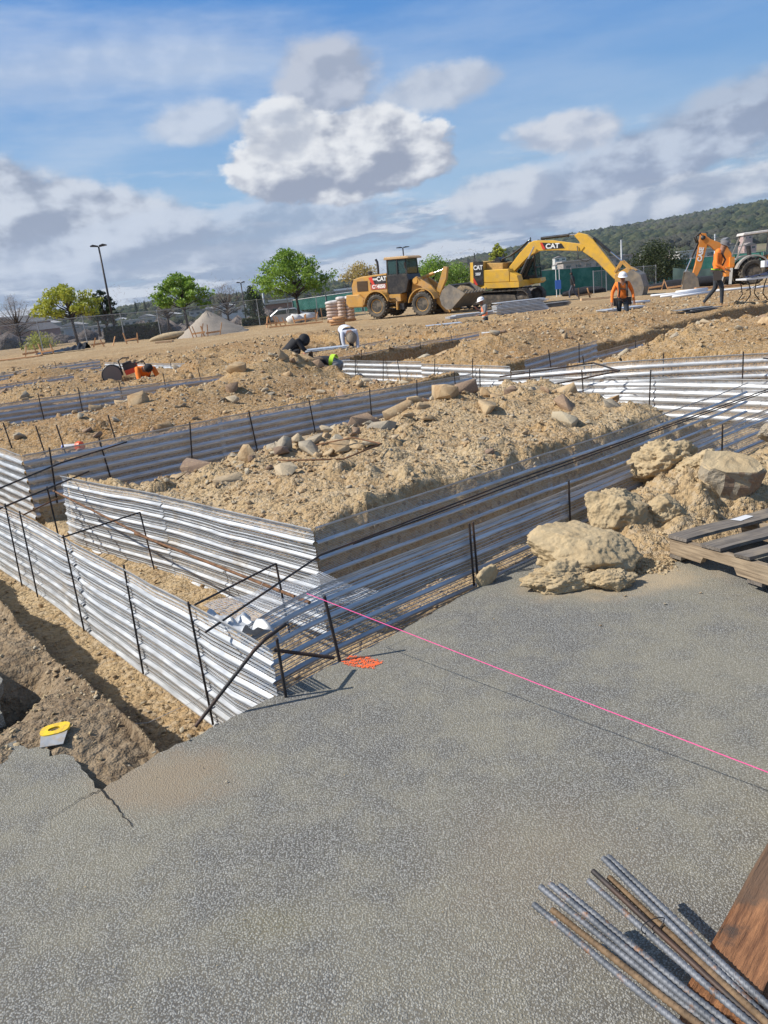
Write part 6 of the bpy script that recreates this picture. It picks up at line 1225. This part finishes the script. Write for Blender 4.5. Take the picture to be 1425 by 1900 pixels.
# ------------------------------------------------------------------ woods on the hills and in the valley, as masses
def wood_blobs(name, n, rng, m, label, seed, yr, ar, sz, sub=1, mask=None):
    r_ = np.random.RandomState(seed); V0, F0 = ico(sub); y = yr[0]*np.exp(r_.rand(n)*math.log(yr[1]/yr[0])); az_ = r_.uniform(ar[0], ar[1], n); x = y*np.tan(az_)
    if mask is not None: k = mask(x, y, az_, r_); x = x[k]; y = y[k]
    n = len(x); z = ground_h(x, y, False); s = r_.uniform(sz[0], sz[1], n)*(.5+.5*np.clip(y/900, 0, 1.6)); 
    jit = 1+r_.uniform(-.28, .28, (n, len(V0), 1)); V = V0[None]*jit*(s[:, None, None]*np.array([1, 1, .85]))+np.stack([x, y, z+s*.35], 1)[:, None]; F = F0[None]+(np.arange(n)*len(V0))[:, None, None]
    return tag(np_mesh(name, V.reshape(-1, 3), F.reshape(-1, 3), m, smooth=False), label, kind='stuff', cat='woodland')
def wood_mat(name, c1, c2, c3):
    m = bpy.data.materials.new(name); m.use_nodes = True; t = NT(m.node_tree); b = t.n['Principled BSDF']; g = t.node('ShaderNodeNewGeometry')
    c = t.mix(t.ramp(g.outputs['Random Per Island'], .2, .9), c1, c2); c = t.mix(t.ramp(t.noise(g.outputs['Position'], .004, 4, .6), .5, .62), c, c3); c = t.mix(t.m('MULTIPLY', t.ramp(t.noise(g.outputs['Position'], .35, 5, .7), .45, .7), .6), c, tuple(v*.45 for v in c1))
    t.put(b.inputs['Base Color'], c); b.inputs['Roughness'].default_value = 1; b.inputs['Specular IOR Level'].default_value = .1
    bn = t.node('ShaderNodeBump', {'Strength': 1, 'Distance': 2.0, 'Height': t.noise(g.outputs['Position'], .5, 5, .7)}); t.l.new(bn.outputs[0], b.inputs['Normal']); return m
WD1 = wood_mat('hill_wood', (.035, .052, .034), (.10, .11, .055), (.085, .085, .065)); WD2 = wood_mat('bare_wood', (.15, .13, .12), (.24, .20, .175), (.12, .12, .075))
wood_blobs('woodland', 19000, None, WD1, 'green woods covering the far hill', 5, (700, 3000), (-.12, .62), (3, 7.5), mask=lambda x, y, a, r_: (r_.rand(len(x)) < np.clip(.35+fbm(x, y, .004, 3, 5)*1.2+(y-700)/1500, .1, 1)))
wood_blobs('woodland', 3500, None, WD1, 'dark woods on the low hills at the left', 6, (350, 2800), (-.62, -.1), (3.0, 6), mask=lambda x, y, a, r_: ~((a < -.38) & (a > -.47)) & (r_.rand(len(x)) < .8))
wood_blobs('bare_woodland', 4200, None, WD2, 'grey leafless woods and scrub in the valley beyond the fence', 7, (85, 420), (-.62, .62), (1.6, 3.6), mask=lambda x, y, a, r_: (r_.rand(len(x)) < np.clip(.55+fbm(x, y, .02, 3, 9)*1.5, 0, 1)))
wood_blobs('woodland', 900, None, WD1, 'green shrubs scattered in the valley beyond the fence', 8, (100, 500), (-.62, .62), (1.5, 3.6), mask=lambda x, y, a, r_: (fbm(x, y, .02, 3, 19) > .1))
V0_, n_ = None, 9000
r_ = np.random.RandomState(3); y_ = 72*np.exp(r_.rand(260)*1.2); x_ = y_*np.tan(r_.uniform(-.60, .60, 260)); C_ = np.stack([x_, y_, ground_h(x_, y_, False)+1.8*(1+y_/90)], 1); V, F = leaves(C_, 42000, 2.3, .075, 4, True); tag(np_mesh('bare_thicket', V, F, L_TWG), 'tangle of leafless branches right behind the fences', 'thicket', kind='stuff')
# ------------------------------------------------------------------ buildings
def building(x0, x1, pt, y, label, wallc, roofc, name='building', gable=0.0, depth=10, cat='building', group=None, win=4, hmin=2.5, wmat=None):
    a = aty(x0, pt, y); b_ = aty(x1, pt-(x1-x0)*.108, y); zt = (a.z+b_.z)/2; x_0, x_1 = a.x, b_.x; xm = (x_0+x_1)/2; zb = min(gz(x_0, y), gz(x_1, y), gz(xm, y+depth*.5), zt-hmin)-.5; Wd = x_1-x_0; Hh = zt-zb
    e = empty(name, (xm, y+depth/2, zb), 0, label, cat, group); wm = wmat or mat('wall_%02x%02x%02x' % tuple(int(c*99) for c in wallc), wallc, .9, var=.08); rm = mat('roof_%02x%02x%02x' % tuple(int(c*99) for c in roofc), roofc, .85, var=.12)
    MB().box((0, 0, Hh/2), (Wd, depth, Hh)).build('wall', wm, e)
    ov = Wd*.03+.15
    if gable: MB().prism([(-Wd/2-ov, Hh-.02), (0, Hh+gable), (Wd/2+ov, Hh-.02)], -depth/2-ov, depth/2+ov).build('roof', rm, e)
    else: MB().box((0, 0, Hh+.15*Hh/8+.01), (Wd+2*ov, depth+2*ov, .3*Hh/8)).build('roof', rm, e)
    wd = Wd/(win*1.9) if win else 0
    for k in range(win):
        MB().box((-Wd/2+Wd*(k+.5)/win, -depth/2-.01, Hh-max(1.0, Hh*.18)), (wd, .06, max(.7, min(1.4, Hh*.14)))).build('window', M_GLS, e)
    return e
WHT = (.42, .42, .42)
building(-30, 42, 606, 112, 'grey-roofed house at the left edge behind the bare tree', (.30, .20, .17), (.17, .17, .17), gable=1.0, win=3)
building(20, 58, 618, 105, 'small pink gabled house at the left behind the fence', (.42, .24, .20), (.22, .2, .19), gable=.9, win=1)
building(66, 120, 615, 260, 'long flat white building beyond the left bare trees', WHT, (.5, .5, .5))
building(228, 284, 596, 320, 'low white warehouse between the lamp post and the middle tree', WHT, (.42, .44, .45))
building(160, 205, 607, 340, 'flat grey shed seen past the yellow-green tree', (.35, .35, .35), (.5, .5, .5))
building(300, 336, 590, 380, 'pale shed just left of the middle green tree trunk', (.5, .48, .45), (.3, .3, .32))
building(410, 478, 575, 300, 'white-roofed store right of the gravel pile', (.55, .55, .56), (.68, .68, .68))
building(492, 600, 566, 118, 'pink brick building behind the silver car', (.36, .19, .155), (.34, .33, .31), win=2)
building(500, 535, 560, 150, 'white block beside the pink brick building', WHT, (.6, .6, .6), win=0)
building(622, 662, 540, 150, 'white-roofed building behind the stacked sacks', (.35, .34, .33), (.75, .75, .75), win=3)
building(350, 395, 578, 420, 'far pale row building behind the gravel pile', (.45, .43, .4), (.3, .28, .27))
building(1045, 1120, 487, 330, 'long pale roof row beneath the excavator boom', (.38, .33, .3), (.42, .37, .34))
building(1125, 1185, 478, 380, 'grey-brown house row left of the dark oak', (.33, .29, .27), (.33, .27, .25))
building(1262, 1330, 468, 300, 'white flat building right of the dark oak', (.55, .53, .5), (.5, .5, .5), win=3)
for i, (x0, x1, pt, y, rc) in enumerate([(70, 100, 596, 420, .5), (112, 150, 600, 380, .35), (208, 232, 590, 450, .55), (256, 282, 583, 520, .4), (296, 330, 580, 480, .6), (372, 396, 570, 430, .45), (402, 432, 563, 520, .6), (438, 468, 566, 380, .38), (20, 44, 590, 420, .45), (176, 204, 594, 500, .6)]):
    building(x0, x1, pt+6, y, 'small pale rooftop among the bare trees of the valley at the left', (.36, .33, .30), (rc, rc*.97, rc*.93), gable=1.4, win=2, name='valley_house', cat='house', group='small houses in the valley at the left')
hr = random.Random(9)
hcol = [((.62, .6, .56), (.25, .22, .2)), ((.45, .40, .35), (.2, .18, .17)), ((.5, .36, .33), (.30, .26, .24)), ((.3, .29, .27), (.16, .16, .17))]
k = 0
for i in range(60):
    px_ = hr.uniform(760, 1420); t = hr.random()**1.3; py_ = 545-.108*(px_-712)-12-(10+(px_-700)*.055)*t; y = 500+1500*t
    p = aty(px_, py_, y); g_ = gz(p.x, y)
    if p.z < g_ or p.z > g_+70: continue
    w_ = hr.uniform(5, 11)*1430/y/2; c = hcol[i % 4]
    q = CAMR.transposed() @ (Vector((p.x, y, g_+8+3*t))-Vector((0, 0, EYE))); sx_, sy_ = 712.5+1430*q.x/-q.z, 950-1430*q.y/-q.z
    building(sx_-w_, sx_+w_, sy_, y, ['white', 'tan', 'pink-walled', 'grey'][i % 4]+' little house among the trees on the far hillside', c[0], c[1], 'hillside_house', gable=1.6, depth=9, cat='house', group=['white', 'tan', 'pink-walled', 'grey'][i % 4]+' houses on the hillside', win=2); k += 1
    if k > 30: break
# ------------------------------------------------------------------ fences
def netmat():
    m = bpy.data.materials.new('chain_link'); m.use_nodes = True; t = NT(m.node_tree); b = t.n['Principled BSDF']; uv = t.node('ShaderNodeSeparateXYZ', {0: t.node('ShaderNodeUVMap').outputs[0]})
    s1 = t.m('PINGPONG', t.m('ADD', uv.outputs[0], uv.outputs[1]), .04); s2 = t.m('PINGPONG', t.m('SUBTRACT', uv.outputs[0], uv.outputs[1]), .04); k = t.m('MAXIMUM', t.m('LESS_THAN', s1, .0035), t.m('LESS_THAN', s2, .0035))
    b.inputs['Base Color'].default_value = (.36, .37, .38, 1); b.inputs['Roughness'].default_value = .5; b.inputs['Metallic'].default_value = .4
    mx = t.node('ShaderNodeMixShader', {0: k}); t.l.new(t.node('ShaderNodeBsdfTransparent').outputs[0], mx.inputs[1]); t.l.new(b.outputs[0], mx.inputs[2]); t.l.new(mx.outputs[0], t.n['Material Output'].inputs[0]); return m
M_NET = netmat(); M_POST = mat('galvanised_post', (.34, .35, .36), .5, .5); M_SCR = mat('green_screen', (.028, .17, .135), .85, var=.25, vscale=1.5, dirt=(.10, .22, .19), dirt_amt=.5, dscale=1.5)
def fence(pts, h, label, m=None, step=3.0, name='chain_link_fence', sag=0.0, rail=True, lo=0.02):
    root = empty(name, (pts[0][0], pts[0][1], gz(*pts[0])), 0, label, 'fence'); org = root.location.copy(); V = []; UV = []; d = 0; tops = []
    for (p, q) in zip(pts, pts[1:]):
        L = math.dist(p, q); n = max(1, round(L/step))
        for i in range(n+(1 if q is pts[-1] else 0)):
            x, y = p[0]+(q[0]-p[0])*i/n, p[1]+(q[1]-p[1])*i/n; z = gz(x, y); V += [Vector((x, y, z+lo))-org, Vector((x, y, z+h))-org]; UV += [(d+L*i/n, lo), (d+L*i/n, h)]; tops.append(Vector((x, y, z+h))-org)
            MB().tube([Vector((x, y-.04, z-.3))-org, Vector((x, y-.04, z+h+.06))-org], .032, 6).build('post', M_POST, root)
        d += L
    F = [(2*i, 2*i+2, 2*i+3, 2*i+1) for i in range(len(V)//2-1)]; np_mesh('netting' if m is None else 'screen', [v[:] for v in V], F, m or M_NET, root, uv=UV)
    if rail: MB().tube(tops, .024, 6, cap=True).build('top_rail', M_POST, root)
    return root
fence([(-40, 44), (-26, 49.5), (-18.4, 53), (-14, 55), (-7.5, 58), (-3.4, 61), (.2, 62.5)], 1.85, 'long chain-link fence along the left rear side of the site')
fence([(-6.0, 70), (3.0, 66)], 1.7, 'teal-screened fence seen beneath the loader', M_SCR, name='screened_fence')
fence([(13.5, 60), (24, 64), (27, 66), (40, 60), (60, 55)], 1.9, 'green screened fence across the right rear of the site', M_SCR, name='screened_fence')
fence([(16.5, 56.5), (21.5, 58)], 1.5, 'bare chain-link panels leaning before the green screen', step=1.0)
# drooping fabric fence in front of the oak
V = []; n = 40
for i in range(n+1):
    t = i/n; x = 21+11*t; y = 53.5-2.5*t; z = gz(x, y); sg = .22*abs(math.sin(t*math.pi*3)); 
    for j in range(4): V.append((x, y+.05*math.sin(i*1.7+j), z+.25+(1.0-sg+.1*t)*j/3))
F = [(i*4+j, (i+1)*4+j, (i+1)*4+j+1, i*4+j+1) for i in range(n) for j in range(3)]
tag(np_mesh('fabric_sheet', V, F, mat('grey_green_fabric', (.10, .155, .14), .8, var=.3, vscale=1), smooth=True), 'grey-green fabric drooping between stakes below the dark oak', 'fabric')
V, F = ico(3); 
for nm, (px_, py_, y), sc, lb in [('shade_and_pile', (1290, 520, 51), (3.6, .8, .45), 'dark lump added as the shadow beneath the drooping fabric'), ('shade_and_pile', (1085, 552, 57), (1.6, .5, .35), 'dark heap at the foot of the green fence left of the bucket')]:  # first lump is added to stand for the fabric's shadow
    p = aty(px_, py_, y); o = np_mesh(nm, (V*(1+.15*np.array([[MN.fractal(Vector(v*3), .8, 2, 4)] for v in V])))*np.array(sc), F, M_BKC, smooth=True); o.location = (p.x, y, gz(p.x, y)+.15); tag(o, lb, 'pile')
p = aty(1036, 540, 57); e = empty('blue_sign', (p.x, 57, gz(p.x, 57)), 0, 'small blue sign on two white posts before the green fence', 'sign'); MB().box((0, 0, .85), (.42, .05, .62)).build('panel', mat('sign_blue', (.06, .18, .60), .5), e)
for s_ in (-1, 1): MB().tube([(s_*.12, .05, 0), (s_*.12, .05, 1.9)], .025, 6).build('post', M_WHT, e)
# ------------------------------------------------------------------ lamp posts, utility poles, wires
def lamp(px_, pyb, pyt, y, label, r=.07, arm=.55):
    b_ = aty(px_, pyb, y); zt = b_.z; z0 = gz(b_.x, y); 
    q0 = CAMR.transposed() @ (Vector((b_.x, y, zt))-Vector((0, 0, EYE)))
    lo, hi = 0, 40
    for _ in range(40):
        md = (lo+hi)/2; q = CAMR.transposed() @ (Vector((b_.x, y, zt+md))-Vector((0, 0, EYE)))
        if 950-1430*q.y/-q.z > pyt: lo = md
        else: hi = md
    H = zt+lo-z0; e = empty('lamp_post', (b_.x, y, z0), 0, label, 'lamp post'); M_LP = mat('lamp_brown', (.035, .028, .028), .6)
    MB().tube([(0, 0, 0), (0, 0, H-.05)], [r*1.3, r*.8], 10).build('pole', M_LP, e, smooth=True)
    for s_ in (-1, 1): b = MB(); b.prism([(s_*.08, H-.08), (s_*arm, H-.03), (s_*arm, H+.04), (s_*.35, H+.10), (s_*.06, H+.02)], -.14, .14); b.build('lamp_head', M_LP, e)
    return e
lamp(212, 606, 456, 57.5, 'tall dark double-headed lamp post between the two left trees')
lamp(458, 600, 524, 95, 'slimmer double-headed lamp post left of the large green tree', .08, .5)
lamp(752, 510, 459, 110, 'double-headed lamp post rising behind the loader cab', .10, .9)
for px_, pb, H, y, lb in [(1154, 520, 8.2, 170, 'grey utility pole right of the excavator stick'), (1326, 485, 5.2, 160, 'thin utility pole behind the backhoe canopy'), (492, 575, 5, 130, 'thin pole seen past the large green tree')]:
    p = aty(px_, pb, y); b_z = gz(p.x, y); e = empty('utility_pole', (p.x, y, b_z), 0, lb, 'pole'); MB().tube([(0, 0, 0), (0, 0, H+p.z-b_z)], .09+y*.0006, 7).build('pole', M_POST, e, smooth=True); MB().box((0, 0, H+p.z-b_z-.5), (1.3, .1, .1)).build('crossarm', M_POST, e)
for i, (a, b_) in enumerate([((1245, 456, 160), (1500, 402, 90)), ((1245, 462, 160), (1500, 412, 92))]):
    A_, B_ = aty(*a), aty(*b_); tag(MB().tube([A_, A_.lerp(B_, .5)+Vector((0, 0, -.35)), B_], .035, 5).build('overhead_wire', M_DARK), ['upper', 'lower'][i]+' overhead wire crossing in front of the hill at the right', 'wire')
# ------------------------------------------------------------------ hedges, heaps and materials on the site
def hedge(px0, px1, pt, pb, y, label, seed):
    a, b_ = aty(px0, pb, y), aty(px1, pb-(px1-px0)*.108, y); h = (pb-pt)*y/1430; W_ = b_.x-a.x; z = gz((a.x+b_.x)/2, y); r_ = np.random.RandomState(seed); n = 7000
    P_ = r_.uniform(-.5, .5, (n, 3))*np.array([W_, 1.2, h]); f = r_.randint(0, 3, n); s_ = np.sign(P_); ext = np.array([W_/2, .6, h/2]); P_[np.arange(n), f] = (s_*ext)[np.arange(n), f]; P_[:, 2] += h/2
    e = empty('hedge', ((a.x+b_.x)/2, y, z), 0, label, 'hedge'); V, F = leaves(P_, n, .10, .07, seed); np_mesh('foliage', V, F, L_OAK, e); MB().box((0, 0, h/2-.05), (W_*.96, 1.0, h*.9)).build('stems', M_BARK, e)
hedge(203, 297, 615, 640, 57.0, 'clipped dark rectangular hedge behind the stakes', 1); hedge(455, 500, 598, 611, 61.0, 'low clipped hedge left of the silver car', 2); hedge(560, 606, 590, 604, 66, 'low dark hedge between the silver car and the sacks', 3)
def heap(px_, py_, y, r, h, m, name, label, cat, seed, ry=None):
    p = aty(px_, py_, y); n = 36; k = 14; V = []; rd = random.Random(seed)
    for j in range(k+1):
        t = j/k
        for i in range(n):
            a = 2*math.pi*i/n; w_ = 1+.10*math.sin(a*3+seed)+rd.uniform(-.03, .03); z = h*(1-t)**1.05*(1+.0*w_)+rd.uniform(-.03, .03)*h; V.append((r*t*w_*math.cos(a), (ry or r)*t*w_*math.sin(a), z-.05))
    F = [(j*n+i, j*n+(i+1) % n, (j+1)*n+(i+1) % n, (j+1)*n+i) for j in range(k) for i in range(n)]; o = np_mesh(name, V, F, m, smooth=True); o.location = (p.x, y, gz(p.x, y)); return tag(o, label, cat)
M_GRV = mat('grey_gravel', (.33, .28, .225), .95, var=.25, vscale=30, bump=1.0, bscale=25); 
heap(392, 629, 50.5, 2.35, 1.55, M_GRV, 'gravel_pile', 'cone-shaped grey gravel pile before the fence', 'gravel pile', 1)
p = aty(312, 632, 49.5); V, F = ico(3); o = np_mesh('rolled_mat', V*np.array([1.15, .35, .24]), F, mat('straw_mat', (.42, .32, .19), .95, var=.2), smooth=True); o.location = (p.x, 49.5, gz(p.x, 49.5)+.2); o.rotation_euler = (0, R(-6), .2); tag(o, 'long tan roll lying at the left foot of the gravel pile', 'roll')
# crumpled black sheeting
mb = MB(); p = aty(118, 655, 46.0); V = []; nn = 46
for i in range(nn):
    for j in range(10): t = i/(nn-1); V.append((2.9*(t-.5), 1.0*(j/9-.5), .08+(.30*t**2+.06)*math.sin(math.pi*j/9)*(1+.7*MN.fractal(Vector((i*.35, j*.6, 3)), .9, 2, 3))))
o = np_mesh('plastic_sheeting', V, [(i*10+j, (i+1)*10+j, (i+1)*10+j+1, i*10+j+1) for i in range(nn-1) for j in range(9)], mat('black_plastic', (.012, .013, .016), .28), smooth=False); o.location = (p.x, 46, gz(p.x, 46)); tag(o, 'crumpled black plastic sheeting on the ground before the left fence', 'plastic sheet')
M_STK = mat('stake_wood', (.55, .30, .14), .85, var=.2)
def stakes(px_, py_, y, label, n=2, h=.75, board=True, seed=0, w=.7):
    p = aty(px_, py_, y); e = empty('batter_board', (p.x, y, gz(p.x, y)), random.Random(seed).uniform(-.3, .3), label, 'batter board', 'batter boards round the edge of the site'); rd = random.Random(seed)
    for i in range(n): x = (i/(max(1, n-1))-.5)*w; b = MB(); b.bar((x, 0, -.1), (x+rd.uniform(-.28, .28), rd.uniform(-.1, .1), h*rd.uniform(.7, 1.05)), .09, .05); b.build('stake', M_STK, e)
    if board: b = MB(); b.bar((-w*.6, -.06, h*.28), (w*.6, -.06, h*.33), .04, .10); b.build('board', M_STK, e)
BBL = 'pair of pale wooden stakes with a cross board near the edge of the site'
for i, a in enumerate([(60, 668, 44, 2, .8), (92, 664, 45, 2, .7), (220, 642, 49, 1, .75), (246, 638, 49.5, 2, .85), (370, 627, 47.5, 4, .8), (396, 620, 48, 2, .7), (505, 612, 52, 3, .8), (523, 610, 52.5, 3, .75), (558, 606, 54, 2, .7), (577, 603, 54, 2, .7), (596, 598, 55, 1, .8), (608, 596, 55, 1, .8), (1085, 553, 48, 2, .7), (1215, 510, 49, 2, .8), (1252, 512, 48, 2, .6), (185, 652, 49, 2, .6)]): stakes(a[0], a[1], a[2], BBL, a[3], a[4], seed=i, board=a[3] > 1)
def plank(px0, py0, px1, py1, y, label, m, w=.3, h=.06, cat='board', name='board', group=None, dz=0.0, y1=None):
    A_, B_ = aty(px0, py0, y), aty(px1, py1, y1 or y); A_.z = gz(A_.x, A_.y)+.06+dz; B_.z = gz(B_.x, B_.y)+.06+dz; b = MB(); b.bar(A_, B_, w, h); return tag(b.build(name, m), label, cat, group)
M_PLK = mat('new_plank', (.62, .42, .24), .8, var=.15); M_PVC = mat('white_pipe', (.8, .8, .8), .5)
plank(1078, 560, 1130, 551, 42, 'long pale new plank on the soil left of the bucket', M_PLK, .25, .12); plank(0, 672, 75, 655, 43, 'long orange-brown board lying along the left edge of the site', M_STK, .5, .06)
plank(500, 613, 600, 602, 51, 'long orange-brown board on the ground in front of the silver car', M_STK, .2, .08); plank(1290, 521, 1375, 512, 44, 'long orange-brown plank in front of the backhoe', M_STK, .3, .12)
plank(291, 645, 322, 638, 44, 'two short pale planks left of the gravel pile', M_PLK, .45, .1)
for i, a in enumerate([(1208, 551, 1310, 547, 36), (1226, 557, 1300, 550, 34), (1255, 541, 1312, 537, 39), (1320, 550, 1420, 543, 34), (1248, 560, 1320, 556, 32), (1395, 552, 1425, 549, 33), (1165, 578, 1205, 573, 30)]):
    A_, B_ = aty(a[0], a[1], a[4]), aty(a[2], a[3], a[4]+.5); A_.z = gz(A_.x, A_.y)+.12; B_.z = gz(B_.x, B_.y)+.12; tag(MB().tube([A_, B_], .05 if i != 2 else .09, 8).build('plastic_pipe', M_PVC, smooth=True), 'white plastic pipe lying on the soil near the orange-hooded worker', 'pipe', 'white pipes on the soil at the right')
# stacked lath sheets, bright in the sun
def stack(px0, px1, pyb, y, label, n=6, ln=None, m=None, h=.05, rot=0, z0=0.0, w=.7):
    A_, B_ = aty(px0, pyb, y), aty(px1, pyb, y); L = B_.x-A_.x; e = empty('lath_stack', ((A_.x+B_.x)/2, y, gz((A_.x+B_.x)/2, y)+z0), rot, label, 'lath stack'); rd = random.Random(int(px0))
    for i in range(n): b = MB(); b.box((rd.uniform(-.15, .15), rd.uniform(-.06, .06), h*(i+.5)), (L*rd.uniform(.9, 1), w, h*.6), Matrix.Rotation(rd.uniform(-.03, .03), 3, 'Z')); b.build('sheet', m or M_LST, e)
M_LST = mat('stacked_lath', (.62, .65, .68), .4, .5, var=.15, vscale=6)
stack(918, 1016, 588, 35.5, 'tall bright stack of lath sheets behind the orange vest worker', 9, h=.06, rot=.12); stack(830, 925, 590, 37, 'low bright row of lath sheets before the loader bucket', 3, rot=.2); stack(985, 1058, 583, 37.5, 'grey weathered lath sheets right of the tall bright stack', 4, rot=.1, m=mat('dull_lath', (.22, .22, .215), .6, .4, var=.3, vscale=6))
stack(1254, 1332, 598, 20.5, 'flat bundle of grey lath strips on the soil below the orange-hooded worker', 3, rot=.35, m=mat('dull_lath'), h=.03, w=.35); stack(790, 860, 602, 30, 'bright lath sheets half buried left of the orange vest worker', 3, rot=-.1, h=.04)
stack(1110, 1200, 592, 28, 'pale lath sheet lying right of the hard hat worker', 2, rot=.3, h=.04); stack(560, 640, 652, 21, 'bright lath offcuts between the two stooping workers', 2, rot=.05, h=.03, w=.5)
# sacks on pallets
M_SCK = mat('sack_plastic', (.50, .38, .31), .55, var=.15, vscale=4); M_WRAP = mat('sack_wrap', (.62, .58, .55), .5, var=.2, vscale=3)
V, F = ico(2); V = np.sign(V)*np.abs(V)**.7; sk = bpy.data.meshes.new('sack')
o = np_mesh('sack', V*np.array([.46, .34, .13]), F, M_SCK, smooth=True); me = o.data; bpy.data.objects.remove(o); o = np_mesh('sack', V*np.array([.52, .36, .13]), F, M_WRAP, smooth=True); me2 = o.data; bpy.data.objects.remove(o)
for si, (px_, y, nl, nx, where) in enumerate([(621, 50.2, 6, 1, 'left'), (645, 49.5, 7, 2, 'right')]):
    p = aty(px_, 597, y); z = gz(p.x, y); e = empty('pallet', (p.x, y, z), 0, 'wooden pallet under the '+where+' stack of sacks', 'pallet'); w_ = .9 if nx == 1 else 1.1
    for k in range(5): MB().box((-w_/2+w_*(k+.5)/5, 0, .125), (w_/6, .9, .02)).build('deck_board', M_STK, e)
    for k in (-1, 0, 1): MB().box((0, k*.4, .06), (w_, .08, .10)).build('stringer', M_STK, e)
    for l in range(nl):
        for q in range(nx):
            s_ = bpy.data.objects.new('sack', me2 if l == nl-1 else me); link(s_); s_.location = (p.x+(q-(nx-1)/2)*.50+random.Random(l*3+q).uniform(-.03, .03), y-.25, z+.24+.195*l); s_.rotation_euler = (random.Random(l).uniform(-.05, .05), random.Random(l+9).uniform(-.05, .05), random.Random(l+5).uniform(-.08, .08)); s_.scale = (1 if nx == 1 else .62, 1, 1)
            tag(s_, ('white-wrapped topmost sack of the ' if l == nl-1 else 'plump pale brown sack in the ')+where+' stack behind the loader', 'sack', ('topmost sacks of the ' if l == nl-1 else 'sacks in the ')+where+' stack')
for i, a in enumerate([(614, 609, 641, 606), (612, 605, 640, 602), (618, 602, 644, 599)]):
    A_, B_ = aty(a[0], a[1], 44), aty(a[2], a[3], 44); z = gz(A_.x, 44)+.1+.14*i; A_.z = B_.z = z; tag(MB().tube([A_, B_], .09, 8).build('round_timber', M_STK, smooth=True), 'orange-brown round timber stacked in front of the sacks', 'timber', 'round timbers before the sacks')
V, F = ico(3); 
for i, (px_, py_, y, sc) in enumerate([(548, 607, 55, (.55, .4, .35)), (566, 603, 55.5, (.65, .4, .32))]):
    p = aty(px_, py_, y); o = np_mesh('white_sack', V*(1+.2*np.array([[MN.fractal(Vector(v*2+i), .8, 2, 4)] for v in V]))*np.array(sc), F, mat('white_bag', (.66, .64, .6), .7), smooth=True); o.location = (p.x, y, gz(p.x, y)+.25); tag(o, ['dumpy white bag lying left before the silver car', 'longer white bag lying right before the silver car'][i], 'bag')
# ------------------------------------------------------------------ thin summer air
hz = bpy.data.materials.new('air'); hz.use_nodes = True; t = NT(hz.node_tree); t.n.clear()
t.l.new(t.node('ShaderNodeVolumePrincipled', {'Color': (.80, .88, 1, 1), 'Density': .00008, 'Anisotropy': .2}).outputs[0], t.node('ShaderNodeOutputMaterial').inputs['Volume'])
o = MB().box((0, 2600, 140), (34000, 5800, 400)).build('haze', hz); tag(o, 'thin bluish haze over the valley and the hills', kind='stuff')
